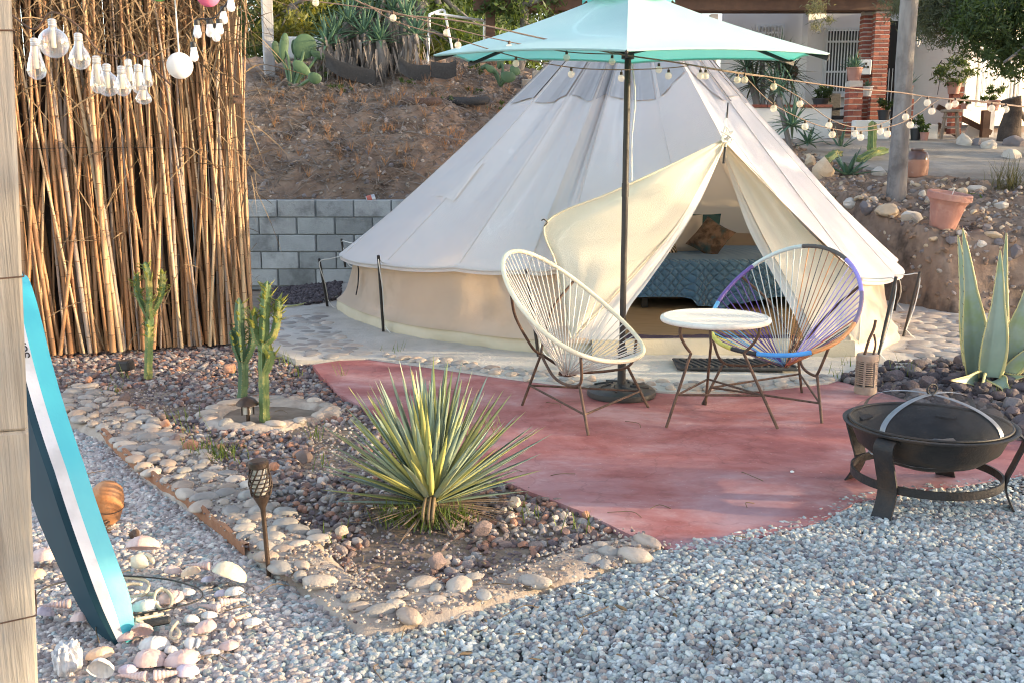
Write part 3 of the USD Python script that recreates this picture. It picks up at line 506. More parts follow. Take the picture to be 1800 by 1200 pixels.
M_zeb = usdkit.material(stage, '/World/Looks/striped_print', {"g": ("geometry", {}), "w": ("wave_texture", {"scale": 14.0, "distortion": 5.0, "bands_direction": "diagonal"}), "r": ("rgb_ramp", {"ramp": [(0, (.04, .035, .03)), (.45, (.04, .035, .03)), (.55, (.5, .47, .42)), (1, (.5, .47, .42))]}), "p": ("principled_bsdf", {"roughness": .8})}, [("g.position", "w.vector"), ("w.fac", "r.fac"), ("r.color", "p.base_color")], surface="p.BSDF")
M_teal = mat('teal_cloth', (.02, .075, .095), (.035, .11, .13), 20, .8)
solo('pillow', 'white pillow propped upright at the left end of the bed', 'pillow', pillow(W(1199, 412, 10.45), .46, .40, .17, .15, -.25, 1), M_liner, True)
solo('pillow', 'brown and teal feather print pillow leaning on the white one', 'pillow', pillow(W(1249, 419, 10.2), .36, .36, .16, -.45, -.55, 2, .5), M_pat, True)
solo('pillow', 'plain dark teal pillow behind the brown print one', 'pillow', pillow(W(1232, 406, 10.62), .40, .36, .12, -.2, -.2, 3), M_teal, True)
solo('pillow', 'black and white striped pillow at the far left of the bed', 'pillow', pillow(W(1160, 428, 10.25), .36, .30, .13, .3, -.5, 4), M_zeb, True)
rx0, rx1 = W(1066, 590, 7.9)[0], W(1400, 590, 7.9)[0]
q = np.array([[V(x, y, .055 + .012 * meshkit.noise(V(x * 30, y * 30, 0)) + .004 * math.sin(x * 9)) for y in np.linspace(7.52, 8.02, 26)] for x in np.linspace(rx0, rx1, 90)])
rg_t = q.copy(); rug_v = cat([grid(rg_t), box(((rx0 + rx1) / 2, 7.77, .042), (rx1 - rx0 - .01, .49, .02))]); solo('rug', 'dark purple shaggy rug just inside the tent door', 'rug', rug_v, M_rug, 60)
M_rub = mat('rubber', (.022, .022, .024), (.04, .04, .042), 40, .8, .3)
dm = thing('doormat', 'black ribbed rubber doormat in front of the tent sill', 'doormat', G(1290, 642, .02))
c = G(1290, 641, .03); rz = -.06
part(dm, 'mat_base', box(c + V(0, 0, .004), (.82, .34, .016), rz, .004), M_rub)
for k in range(16): part(dm, 'rib', box(c + V(-.36 + k * .048, 0, .016), (.022, .29, .012), rz + .35, .003), M_rub)

# ------------------------------------------------------------------ acapulco chairs and the table
M_rust = mat('rusty_rod', (.055, .035, .028), (.13, .075, .05), 30, .6, .2, 120, metal=.3)
def cordm(n, c): return mat('cord_' + n, c, tuple(x * .85 for x in c), 30, .45, .1, 200, spec=.5)
C = {k: cordm(k, c) for k, c in dict(white=(.60, .57, .52), ivory=(.66, .60, .46), sky=(.12, .38, .66), purple=(.12, .07, .28), pale=(.48, .52, .52), dark=(.07, .06, .06), violet=(.26, .22, .60), plum=(.17, .13, .22), orange=(.56, .25, .09), blue=(.07, .30, .70), black=(.02, .02, .024), yellow=(.60, .56, .12), brown=(.24, .11, .06), red=(.50, .13, .09), lilac=(.45, .40, .62)).items()}
def chair(at, F, label, rimcol, cordcol, wd=.40):
    t = thing('string_chair', label, 'chair', (at[0], at[1], 0)); F = unit(V(F[0], F[1], 0)); S = V(-F[1], F[0], 0)
    L = lambda f, s, z: V(at[0], at[1], 0) + F * f + S * s + V(0, 0, z)
    def rim(a):
        c, s = math.cos(a), math.sin(a); return L(-.03 + .40 * c - .06 * c * c, wd * s * (1 - .10 * c), .535 - .275 * c + .105 * c * c)
    hub = L(-.12, 0, .235)
    for a0, a1, col in rimcol:
        n = max(6, int((a1 - a0) / 4)); aa = np.radians(np.linspace(a0, a1, n)); P = np.array([rim(a) for a in aa]); full = a1 - a0 >= 359
        n2 = int((a1 - a0) / 360 * 230) + 3; aa = np.radians(np.linspace(a0, a1, n2, endpoint=not full)); P = np.array([rim(a) for a in aa]); rr = .0125 + .0012 * (np.arange(n2) % 2)
        part(t, 'rim', tube(P, rr, 8, closed=full), C[col], True)
    N = 66
    for k in range(N):
        deg = (k + .5) / N * 360; a = math.radians(deg); p = rim(a); o = unit(p - hub); h = hub + V(*(unit((p - hub) * V(1, 1, 0)) * .03)) + V(0, 0, .008 * math.sin(k * 2.3))
        col = cordcol(deg, k); part(t, 'cord', tube([p - V(0, 0, .0), lerp(p, h, .5) - V(0, 0, .004), h], .0034, 5), C[col], True)
    J = L(-.30, 0, .325)
    part(t, 'hub', tube(smooth_path([L(-.16, -.03, .235), L(-.12, 0, .222), L(-.08, .03, .232)], 5), .012, 6), M_rust, True)
    for s in (-1, 1):
        part(t, 'side_rod', tube(smooth_path([rim(math.pi - s * .95) - V(0, 0, .012), L(-.345, s * .20, .56), L(-.325, s * .06, .375), J], 6), .0085, 7), M_rust, True)
        part(t, 'seat_rod', tube(smooth_path([J, L(-.15, s * .10, .225), L(.04, s * .24, .225), L(.14, s * .30, .27), rim(s * 1.05) - V(0, 0, .012)], 6), .0085, 7), M_rust, True)
    feet = [L(-.43, 0, .0), L(.225, .365, .0), L(.225, -.365, .0)]; tops = [J, L(.12, .285, .255), L(.12, -.285, .255)]
    for a, b in zip(tops, feet): part(t, 'leg', tube([a, b], .0085, 8), M_rust, True)
    m = [lerp(a, b, .60) for a, b in zip(tops, feet)]
    for i in range(3): part(t, 'brace', tube([m[i], m[(i + 1) % 3]], .0065, 7), M_rust, True)
    return t
chair((.42, 5.72), (.836, -.55), 'white string lounge chair on rusty legs, left of the umbrella pole', [(0, 360, 'ivory')], lambda d, k: 'white')
rimc = [(0, 45, 'blue'), (45, 90, 'orange'), (90, 118, 'plum'), (118, 150, 'violet'), (150, 188, 'dark'), (188, 225, 'pale'), (225, 262, 'purple'), (262, 282, 'sky'), (282, 300, 'black'), (300, 335, 'yellow'), (335, 360, 'black')]
def cc(d, k):
    if d < 25: return 'sky'
    if d < 60: return ('orange', 'red')[k % 2]
    if d < 98: return ('plum', 'dark', 'red')[k % 3]
    if d < 150: return ('violet', 'violet', 'lilac')[k % 3]
    if d < 188: return ('brown', 'orange', 'brown', 'dark')[k % 4]
    if d < 228: return ('white', 'pale')[k % 2]
    if d < 266: return 'purple'
    if d < 300: return ('sky', 'sky', 'purple')[k % 3]
    return ('black', 'yellow', 'plum')[k % 3]
chair((1.57, 5.94), (-.59, -.80), 'multicoloured string lounge chair with purple, blue and orange cords', rimc, cc, .43)
tc_ = V(1.13, 5.62, 0); tb = thing('side_table', 'small round table with woven white cord top beside the multicoloured chair', 'table', tc_)
zt = .575; part(tb, 'rim', tube([tc_ + V(.288 * math.cos(a), .288 * math.sin(a), zt) for a in np.linspace(0, 2 * np.pi, 181)[:-1]], .0155 + .0012 * (np.arange(180) % 2), 8, True), C['white'], True)
for k in range(34):
    y = -.275 + .55 * k / 33; x = math.sqrt(max(.287 ** 2 - y * y, 0)); ca, sa = math.cos(.5), math.sin(.5)
    part(tb, 'cord', tube([tc_ + V(-x * ca - y * sa, -x * sa + y * ca, zt + .012), tc_ + V(-y * sa, y * ca, zt + .010), tc_ + V(x * ca - y * sa, x * sa + y * ca, zt + .012)], .0042, 5), C['white'], True)
ft = [G(1171, 751), G(1367, 753), G(1240, 711)]; br = []
for p in ft:
    o = unit((p - tc_) * V(1, 1, 0)); top = tc_ + o * .25 + V(0, 0, zt - .005); bend = tc_ + o * .17 + V(0, 0, .40)
    part(tb, 'leg', tube(np.vstack([smooth_path([top, tc_ + o * .25 + V(0, 0, .51), tc_ + o * .215 + V(0, 0, .45), bend], 5), p[None]]), .0085, 8), M_rust, True); br.append(lerp(bend, p, .56))
for i in range(3): part(tb, 'brace', tube([br[i], br[(i + 1) % 3]], .0065, 7), M_rust, True)

# ------------------------------------------------------------------ umbrella
M_aqua = mat('aqua_cloth', (.46, .65, .65), (.52, .69, .69), 3, .75, .1, 150, trans=.30, tcol=(.10, .62, .50))
ub = V(*G(1092, 694)[:2], 0); um = thing('patio_umbrella', 'aqua hexagonal parasol on a dark pole with a round black base', 'umbrella', ub)
part(um, 'base', lathe([(0.0, .075), (.03, .075), (.05, .07), (.14, .062), (.19, .05), (.21, .035), (.215, .012), (.21, 0), (0, 0)], 48, ub), M_black, 40)
for k in range(8):
    a = k * math.pi / 4; P = [ub + V(math.cos(a + s * .5) * (.07 + .1 * s), math.sin(a + s * .5) * (.07 + .1 * s), .072 - .012 * s) for s in np.linspace(0, 1, 7)]; part(um, 'base_scroll', tube(P, .008, 6), M_black, True)
part(um, 'pole_socket', lathe([(.026, .06), (.026, .27), (.030, .272), (.030, .30), (.021, .305)], 20, ub), M_black, 40)
part(um, 'pole', lathe([(.019, .06), (.019, 1.22), (.0215, 1.225), (.0215, 1.30), (.019, 1.305), (.019, 2.42)], 18, ub), M_pole, 40)
part(um, 'tightening_knob', tube([ub + V(.025, 0, .25), ub + V(.07, -.02, .25)], .014, 8), M_black, True)
HB, RU = 2.035, 1.20; tilt = math.tan(math.radians(3.4)); apex = ub + V(0, .03, 2.44)
cor = [ub + V(RU * math.sin(a), -RU * math.cos(a), HB - tilt * RU * math.cos(a)) for a in np.radians([0, 60, 120, 180, 240, 300]) - .115]
for i in range(6):
    a, b = cor[i], cor[(i + 1) % 6]; P = np.array([[lerp(apex, lerp(a, b, s), t) - V(0, 0, (.05 * math.sin(math.pi * t) * math.sin(math.pi * s) * .6 + .035 * math.sin(math.pi * t) * .6 - (.018 * t * 4 * s * (1 - s)))) for s in np.linspace(0, 1, 13)] for t in np.linspace(.04, 1, 14)])
    part(um, 'canopy_panel', grid(P), M_aqua, True)
    e = P[-1]; part(um, 'panel_hem', tube(e - V(0, 0, .006), .007, 5), M_aqua, True)
    part(um, 'rib', beam(apex - V(0, 0, .06), a - V(0, 0, .03), .012, .02), M_black); part(um, 'rib_tip', beam(lerp(apex, a, .975) - V(0, 0, .02), a + unit(a - apex) * .006 - V(0, 0, .012), .016, .018, bev=.004), M_black)
    mid = lerp(apex, a, .52) - V(0, 0, .05); part(um, 'strut', beam(ub + V(0, .0, 2.06) + unit((a - ub) * V(1, 1, 0)) * .03, mid, .01, .016), M_black)
for i in range(24):
    a0, a1 = i * math.pi / 12, (i + 1) * math.pi / 12
P = np.array([[apex + V(r * math.sin(a), -r * math.cos(a), .10 - .16 * (r / .27) - (.02 * abs(math.sin(a * 6)) if r > .26 else 0) + (.025 * math.sin(a * 12) * (r / .27))) for a in np.linspace(0, 2 * np.pi, 97)] for r in (.004, .07, .14, .21, .265, .27)])
part(um, 'vent_cap', grid(P), M_aqua, True)
part(um, 'runner_hub', lathe([(.02, 2.02), (.038, 2.025), (.038, 2.10), (.02, 2.11)], 16, ub), M_black)
part(um, 'dangling_cord', tube(smooth_path([ub + V(.02, -.03, 2.0), ub + V(.045, -.035, 1.8), ub + V(.03, -.03, 1.55), ub + V(.035, -.03, 1.32)], 5), .004, 5), M_rope, True)

# ------------------------------------------------------------------ fire pit
M_iron = mat('black_steel', (.010, .010, .011), (.022, .020, .020), 12, .5, .15, 90, metal=0, spec=.3, c3=(.035, .024, .018), s3=7)
M_greysteel = mat('grey_steel_strap', (.16, .17, .19), (.22, .23, .25), 20, .45, .1, 100, metal=.6)
M_ash = mat('ash', (.12, .115, .12), (.42, .40, .39), 16, .95, .6, 60)
fp = V(1.80, 4.28, -.02); fire = thing('fire_pit', 'black steel fire pit bowl on curved legs under a domed mesh screen', 'fire pit', fp)
zr = .355
part(fire, 'bowl', lathe([(0, .17), (.12, .175), (.22, .21), (.29, .265), (.325, zr - .01), (.355, zr), (.358, zr + .008), (.348, zr + .010), (.322, zr + .002), (.285, .277), (.215, .222), (.12, .188), (0, .183)], 56, fp), M_iron, 50)
v, f = lathe([(0, .235), (.1, .238), (.2, .236), (.245, .228)], 40, fp); v = v + V(0, 0, 1)[None] * (.03 * (meshkit.fbm(v * 14, 3, 91) - .5))[:, None]; part(fire, 'ash', (v, f), M_ash, 60)
part(fire, 'burnt_log', tube([fp + V(-.08, -.05, .265), fp + V(.12, .03, .262)], .022, 8), MS_cob[3], True)
M_screen = usdkit.material(stage, '/World/Looks/spark_screen', {"g": ("geometry", {}), "n": ("noise_texture", {"scale": 22.0, "detail": 4}), "r": ("rgb_ramp", {"ramp": [(0, (.14, .14, .14)), (.4, (.18, .18, .18)), (.6, (.26, .26, .26)), (1, (.34, .34, .34))]}), "t": ("transparent_bsdf", {}), "p": ("principled_bsdf", {"base_color": (.022, .019, .018), "roughness": .7, "specular_ior_level": .2}), "m": ("mix_closure", {"fac": .4})},
    [("g.position", "n.vector"), ("n.fac", "r.fac"), ("r.color", "m.fac"), ("t.BSDF", "m.closure1"), ("p.BSDF", "m.closure2")], surface="m.closure")
dome_p = [(.325 * math.sin(a), zr + .008 + .118 * math.cos(a) ** 1.0) for a in np.linspace(0.02, math.pi / 2, 16)]
part(fire, 'mesh_screen', lathe(dome_p, 56, fp), M_screen, True)
part(fire, 'screen_rim', tube([fp + V(.328 * math.cos(a), .328 * math.sin(a), zr + .012) for a in np.linspace(0, 2 * np.pi, 73)[:-1]], .006, 6, True), M_iron, True)
for a0 in (.6, .6 + math.pi / 2):
    P = [fp + V(math.cos(a0) * .328 * math.sin(b), math.sin(a0) * .328 * math.sin(b), zr + .012 + .120 * math.cos(b)) for b in np.linspace(-math.pi / 2, math.pi / 2, 33)]; sd = V(-math.sin(a0), math.cos(a0), 0) * .013
    part(fire, 'screen_strap', grid(np.array([[p - sd, p + V(0, 0, .003), p + sd] for p in P])), M_greysteel, True)
part(fire, 'lid_handle', tube([fp + V(.025 * math.cos(a) , .012 * math.cos(a), zr + .153 + .022 * math.sin(a)) for a in np.linspace(0, 2 * np.pi, 25)[:-1]], .0045, 6, True), M_iron, True)
part(fire, 'handle_bolt', lathe([(.012, zr + .125), (.012, zr + .136), (.004, zr + .138)], 10, fp), M_iron)
for q in (G(1575, 907, -.03), G(1490, 850, -.03), G(1779, 903, -.03), G(1662, 845, -.03)):
    o = unit((q - fp) * V(1, 1, 0)); sd = V(-o[1], o[0], 0) * .043; rf = max(np.linalg.norm((q - fp)[:2]), .36)
    P = smooth_path([fp + o * .29 + V(0, 0, zr - .035), fp + o * .345 + V(0, 0, zr - .012), fp + o * .372 + V(0, 0, zr - .05), fp + o * .345 + V(0, 0, .22), fp + o * .315 + V(0, 0, .12), fp + o * (rf - .01) + V(0, 0, .02), fp + o * (rf + .02) + V(0, 0, .003)], 6)
    rows = []
    for i, p in enumerate(P):
        t = unit(P[min(i + 1, len(P) - 1)] - P[max(i - 1, 0)]); n = np.cross(t, unit(sd)) * .004; rows.append([p - sd + n, p + sd + n, p + sd - n, p - sd - n, p - sd + n])
    part(fire, 'leg', grid(np.array(rows)), M_iron, 40)
P = [fp + V(.312 * math.cos(a), .312 * math.sin(a), 0) for a in np.linspace(0, 2 * np.pi, 65)]
part(fire, 'ring', grid(np.array([[p + V(0, 0, .115), p + V(0, 0, .15), p * V(1, 1, 0) + (fp - p) * V(.03, .03, 0) + V(0, 0, fp[2] + .15), p * V(1, 1, 0) + (fp - p) * V(.03, .03, 0) + V(0, 0, fp[2] + .115), p + V(0, 0, .115)] for p in P])), M_iron, 40)
gc = G(1790, 850, -.02); gr = thing('grill_grate', 'round wire grill grate lying on the gravel behind the fire pit', 'grate', gc)
part(gr, 'grate_ring', tube([gc + V(.2 * math.cos(a), .2 * math.sin(a), .012) for a in np.linspace(0, 2 * np.pi, 49)[:-1]], .006, 6, True), M_iron, True)
for k in range(17):
    y = -.185 + .37 * k / 16; x = math.sqrt(.2 ** 2 - y * y); part(gr, 'grate_bar', tube([gc + V(-x, y, .014), gc + V(x, y, .014)], .0035, 5), M_iron, True)
# citronella can and the wooden handle
M_tan = mat('tan_metal', (.27, .20, .155), (.34, .26, .20), 20, .6, .15, 80)
lc = G(1521, 690); lan = thing('candle_lantern', 'tan slotted metal lantern with an upright handle at the back right corner of the patio', 'lantern', lc)
part(lan, 'lantern_base', lathe([(0, 0), (.068, 0), (.070, .01), (.068, .045), (.062, .05), (0, .05)], 28, lc), M_tan, 40)
part(lan, 'lantern_lid', lathe([(.052, .205), (.066, .208), (.068, .225), (.066, .245), (.058, .252), (.04, .246), (0, .246)], 28, lc), M_tan, 40)
part(lan, 'inner_can', lathe([(.045, .045), (.045, .21)], 20, lc), M_pole, True)
for k in range(11): z = .062 + k * .0135; part(lan, 'slat', lathe([(.061, z), (.065, z), (.065, z + .0075), (.061, z + .0075), (.061, z)], 28, lc), M_tan, 40)
for k in range(6): a = k * math.pi / 3; part(lan, 'upright', box(lc + V(.063 * math.cos(a), .063 * math.sin(a), .127), (.012, .012, .16), a), M_tan)
part(lan, 'handle', tube(smooth_path([lc + V(-.02, 0, .245), lc + V(.0, 0, .33), lc + V(.03, .01, .40), lc + V(.04, .01, .46)], 6), .009, 6), M_rust, True)
part(lan, 'handle', tube(smooth_path([lc + V(.035, 0, .245), lc + V(.045, 0, .31), lc + V(.035, .01, .37)], 6), .007, 6), M_rust, True)
# ------------------------------------------------------------------ foliage helpers
def leafm(n, c, tr=.35, tcol=None, rnd=.3): return mat(n, c, tuple(x * 1.35 for x in c), 3, .55, 0, trans=tr, tcol=tcol or (c[0] * 2.4, c[1] * 2.0, c[2] * 1.0), isl=rnd, spec=.4)
M_leafd = leafm('dark_leaves', (.045, .075, .026)); M_leafg = leafm('green_leaves', (.055, .095, .028)); M_leafy = leafm('yellow_green_leaves', (.12, .13, .025)); M_leafgrey = leafm('grey_green_leaves', (.10, .12, .08))
M_aloe = mat('aloe_leaf', (.055, .115, .07), (.09, .16, .10), 6, .45, .05, rnd=.2); M_dry = mat('dry_leaf', (.20, .135, .075), (.32, .235, .145), 9, .9, isl=.3, trans=.15); M_greydry = mat('grey_dead_leaf', (.20, .165, .14), (.36, .315, .275), 9, .95, isl=.3)
M_bark = mat('grey_bark', (.125, .115, .11), (.225, .21, .20), 9, .95, .9, 40, stretch=(1, 1, .25), c3=(.11, .10, .095), s3=5)
M_pad = mat('cactus_pad', (.042, .085, .04), (.07, .12, .055), 8, .55, .1, rnd=.2)
def leaves(cs, n, size, seed, clump=.35, flat=.6):
    """n leaf-sized rhombs in clumps spread through the ellipsoids cs = [(centre, radii), ...]"""
    r = np.random.default_rng(seed); vol = np.array([np.prod(b) for a, b in cs]); w = vol / vol.sum(); nc = max(6, n // 45)
    which = r.choice(len(cs), nc, p=w); d = r.normal(size=(nc, 3)); d /= np.linalg.norm(d, axis=1)[:, None]; d *= (r.uniform(.25, 1, nc) ** .45)[:, None]
    cc = np.array([cs[k][0] + d[i] * np.asarray(cs[k][1]) for i, k in enumerate(which)]); rad = np.array([np.min(cs[k][1]) for k in which]) * clump
    k = r.integers(0, nc, n); p = cc[k] + r.normal(size=(n, 3)) * (rad[k] * .55)[:, None] * V(1, 1, .7)
    a = r.normal(size=(n, 3)); a /= np.linalg.norm(a, axis=1)[:, None]; a[:, 2] -= .35; b = np.cross(a, r.normal(size=(n, 3))); b /= np.linalg.norm(b, axis=1)[:, None]
    s = (size * r.uniform(.6, 1.4, n))[:, None]; v = np.stack([p - a * s, p + b * s * flat * .5, p + a * s, p - b * s * flat * .5], 1).reshape(-1, 3); i = np.arange(n) * 4
    return v, np.vstack([np.stack([i, i + 1, i + 2], 1), np.stack([i, i + 2, i + 3], 1)])
def limbs(base, tips, r0, seed, n=7):
    r = np.random.default_rng(seed); out = []
    for t in tips:
        m = lerp(base, t, .5) + r.normal(size=3) * .12 * np.linalg.norm(t - base) * .5; P = smooth_path([base, m, t], n); out.append(tube(P, np.linspace(r0, r0 * .2, len(P)), 6))
    return cat(out)
def tree(name, label, base, h, cs, n, leaf, lm, seed, r0=.14, fork=.45, group=None):
    t = thing(name, label, 'tree', base, group); base = np.asarray(base, float); top = base + V(R.uniform(-.2, .2), R.uniform(-.2, .2), h * fork); c0 = cs[0][0]; top[:2] = lerp(base[:2], c0[:2], .5)
    part(t, 'trunk', cat([tube(smooth_path([base - V(0, 0, .2), lerp(base, top, .5) + V(.08, .05, 0), top], 6), np.linspace(r0, r0 * .7, 13), 9), limbs(top, [np.asarray(a) + r_ for a, b in cs for r_ in (V(0, 0, 0), V(b[0] * .6, 0, b[2] * .3), V(-b[0] * .6, 0, b[2] * .2))], r0 * .6, seed)]), M_bark, True)
    part(t, 'crown', leaves(cs, n, leaf, seed), lm, False); return t
def rosette(c, n, L, w, seed, up=(.1, .9), droop=.5, axis=None):
    r = np.random.default_rng(seed); out = []
    for k in range(n):
        a = k * 2.39996 + r.uniform(-.2, .2); e = lerp(up[1], up[0], k / n) * math.pi / 2; d = V(math.cos(a) * math.cos(e), math.sin(a) * math.cos(e), math.sin(e))
        out.append(blade(c, d, L * r.uniform(.75, 1.15), w, droop * math.cos(e) * r.uniform(.5, 1.2), 6, .3, .2))
    return out

# ------------------------------------------------------------------ bamboo screen
M_cane = [mat('cane_tan', (.31, .17, .085), (.41, .25, .135), 3, .5, .1, 60, stretch=(6, 6, 1), rnd=.22), mat('cane_orange', (.27, .13, .06), (.35, .195, .095), 3, .5, .1, 60, stretch=(6, 6, 1), rnd=.22), mat('cane_grey', (.20, .15, .12), (.28, .225, .185), 3, .6, .1, 60, stretch=(6, 6, 1), rnd=.22), mat('cane_pale', (.38, .26, .145), (.47, .35, .22), 3, .5, .1, 60, stretch=(6, 6, 1), rnd=.15)]
M_node = mat('cane_node', (.16, .09, .05), (.26, .16, .09), 20, .7)
M_board = mat('dark_board', (.035, .022, .016), (.06, .04, .028), 6, .85, .3, stretch=(3, 3, .6))
BA, BB = G(95, 622), G(452, 601); bd = unit(BB - BA); bn = V(bd[1], -bd[0], 0); BL = np.linalg.norm(BB - BA)
bs = thing('bamboo_screen', 'tall screen of dry bamboo canes behind the cacti', 'screen', (BA + BB) / 2)
for k in range(16):
    x0 = -.75 + k * (BL + .72) / 16; p = BA + bd * (x0 + .08) - bn * .17; part(bs, 'backing_board', box(p + V(0, 0, 1.55), ((BL + .72) / 16 - .006, .02, 3.15), math.atan2(bd[1], bd[0])), M_board)
ncane = 0
for lay, (N, off) in enumerate(((84, -.09), (74, -.02), (62, .05))):
    for k in range(N):
        s = -.7 + (BL + .68) * (k + R.uniform(.05, .95)) / N; r0 = R.uniform(.0075, .0175) * (1.0 if R.random() < .85 else 1.2); h = R.uniform(2.3, 3.3) if lay < 2 else R.choice([R.uniform(1.2, 2.4), R.uniform(2.2, 3.2), 3.2])
        lean = R.gauss(0, .045) if R.random() < .8 else R.gauss(0, .13); o = off + R.uniform(-.02, .03); P = []; rr = []; z = R.uniform(0, .05); bow = R.gauss(0, .02); step = R.uniform(.16, .30)
        zs = [0.]; z_ = R.uniform(.05, step)
        while z_ < h: zs += [z_ - .008, z_, z_ + .008]; z_ += step * R.uniform(.85, 1.1)
        zs.append(h); zs = np.array(zs)
        for i, z in enumerate(zs):
            t = z / 3.0; P.append(BA + bd * min(max(s + lean * z * 1.0 + bow * math.sin(t * 3.1), -.74), BL + .01 + .03 * (z > 1.5)) + bn * (o + .03 * math.sin(t * 2 + k)) + V(0, 0, z + .005)); rr.append(r0 * (1 - .35 * t) * (1.14 if (i % 3 == 2 and 0 < i < len(zs) - 1) else 1))
        c = R.choices(range(4), (5, 4, 2.2, 1.6))[0]
        if ncane < 289: cn = part(bs, 'cane', tube(P, rr, 7), M_cane[c], True); ncane += 1
        if lay > 0 or k % 2 == 0:
            part(cn, 'nodes', cat([tube([P[i] - V(0, 0, .003), P[i] + V(0, 0, .003)], rr[i] * 1.06, 7) for i in range(2, len(zs) - 1, 3)] or [tube([P[0], P[0] + V(0, 0, .003)], rr[0], 5)]), M_node, True, kind='stuff')
out = []
for k in range(1500):
    s = R.uniform(-.7, BL + .06); z = 3.0 - abs(R.gauss(0, .55)); z = max(z, 1.5) if R.random() < .93 else R.uniform(.3, 1.6); a = R.uniform(0, 6.28); e = R.uniform(-1.2, .9)
    d = bd * math.cos(a) * math.cos(e) + bn * R.uniform(.0, .5) * math.cos(e) + V(0, 0, math.sin(e)); out.append(blade(BA + bd * s + bn * R.uniform(-.02, .10) + V(0, 0, z), d, R.uniform(.12, .55), R.uniform(.004, .018), R.uniform(.05, .45), 5, .1, .15, twist=R.uniform(-2, 2)))
part(bs, 'dry_leaf_bundle', cat(out), M_dry, False, kind='stuff')
for py in (262, 20):
    zw = W(200, py, 7.6)[2]; part(bs, 'wire', tube([BA + bd * s + bn * (.075 + .012 * math.sin(s * 25)) + V(0, 0, zw + .01 * math.sin(s * 3)) for s in np.linspace(-.6, BL, 50)], .0022, 4), M_black, True)
solo('fence_post', 'pale grey weathered post rising from the bank beside the bamboo screen', 'post', box(V(*W(471, 60, 14.3)[:2], 3.7), (.14, .14, 2.6), .35, .01), mat('grey_wood', (.26, .255, .26), (.34, .335, .34), 4, .85, .2, stretch=(4, 4, .5)))
p = BA + bd * 1.42 + bn * .1; p[2] = W(364, 172, 7.7)[2]
hw = thing('metal_bracket', 'small rusty metal bracket hanging on the bamboo canes', 'bracket', p)
part(hw, 'plate', box(p, (.07, .006, .07), .3, .002), M_rust)
for dx, dz in ((-.02, .02), (-.02, -.02), (0, .02)): part(hw, 'bolt', lathe([(0, -.006), (.006, -.006), (.006, .006), (0, .006)], 8, p + bd * dx + bn * .006 + V(0, 0, dz), bn), M_black)

# ------------------------------------------------------------------ concrete block wall and what stands by it
M_block = [mat(f'block_{i}', c, tuple(x * 1.2 for x in c), 7, .95, .6, 60, rnd=.16, detail=9, c3=tuple(x * .62 for x in c), s3=3.1) for i, c in enumerate([(.32, .335, .335), (.36, .37, .365), (.29, .305, .30)])]
M_mortar = mat('wall_mortar', (.22, .235, .24), (.28, .30, .30), 20, .95, .5)
wy = 11.66; wl = thing('block_wall', 'low grey concrete block retaining wall behind the tent', 'wall', (-1.6, wy, 0))
part(wl, 'mortar_bed', box((-2.5, wy + .1, .45), (2.96, .17, 1.02)), M_mortar)
for r_ in range(5):
    x = -3.95 + (.215 if r_ % 2 else 0) + R.uniform(-.02, .02)
    while x < -1.25: part(wl, 'block', box((x + .21 + R.uniform(-.004, .004), wy + R.uniform(-.004, .004) + .09, -.01 + r_ * .196 + .09), (.412, .20, .186), R.uniform(-.004, .004), .007), R.choice(M_block), False); x += .43
p = W(655, 351, 11.72); cn = thing('paint_can', 'small red and silver tin can lying on top of the block wall', 'can', p); p = p + V(0, 0, .01)
part(cn, 'can_body', lathe([(0, -.07), (.045, -.07), (.045, .03), (0, .03)], 16, p, V(.9, .2, .25)), mat('silver_tin', (.5, .5, .5), rough=.35, metal=.8)); part(cn, 'can_label', lathe([(.046, -.065), (.046, -.01)], 16, p, V(.9, .2, .25)), mat('red_paint', (.42, .12, .09)))
pts = jitter(Polygon([tuple(G(*q)[:2]) for q in ((478, 512), (600, 500), (598, 530), (540, 540), (480, 540))]), .03, 88, lambda x, y: .03 + 0 * x)
scatter('dark_gravel', 'dark gravel patch at the foot of the block wall', 'gravel', protos(MS_lava[:2], 6, [(.02, .018, .012), (.024, .018, .014)], 480), pts, rng.uniform(.6, 1.3, len(pts)), 89, .5)
solo('garden_hose', 'thin yellowish hose on the ground leading to the left tent pole', 'hose', tube(smooth_path([G(480, 541, .03), G(520, 537, .03), G(565, 527, .03), G(598, 521, .03)], 6), .009, 6), mat('hose', (.42, .42, .20)), True)

# ------------------------------------------------------------------ hillside plants and clutter
def hp(px, py, d): p = W(px, py, d); return V(p[0], p[1], float(H(p[0], p[1])))
al = thing('aloe_tree', 'big old aloe clump with grey dead leaf skirt on top of the bank', 'aloe', hp(645, 120, 14.6)); heads = [(590, 62, 14.3), (612, 40, 14.5), (640, 60, 14.3), (655, 34, 14.7), (690, 20, 14.6), (715, 32, 14.5), (700, -8, 14.8), (625, 10, 14.9), (575, 80, 14.2), (730, 62, 14.3), (668, 72, 14.2)]
dead = []
for i, (px, py, d) in enumerate(heads):
    c = W(px, py, d); b = hp(px + (650 - px) * .35, 120, d); part(al, 'trunk', tube(smooth_path([b - V(0, 0, .1), lerp(b, c, .5) + V(R.uniform(-.1, .1), 0, 0), c], 5), np.linspace(.11, .07, 11), 8), M_bark, True)
    part(al, 'rosette', cat(rosette(c, 26, .44, .055, 600 + i, (-.15, .85), .30)), M_aloe, True)
    for k in range(62):
        t = R.uniform(.0, .95); q = lerp(c, b, t) + V(R.gauss(0, .13), R.uniform(-.28, .12), 0); a = R.uniform(0, 6.28)
        dead.append(blade(q, V(math.cos(a) * .25, math.sin(a) * .25 - .1, -1), R.uniform(.2, .5), R.uniform(.018, .042), 0, 5, .2, .2, twist=R.uniform(-2.5, 2.5)))
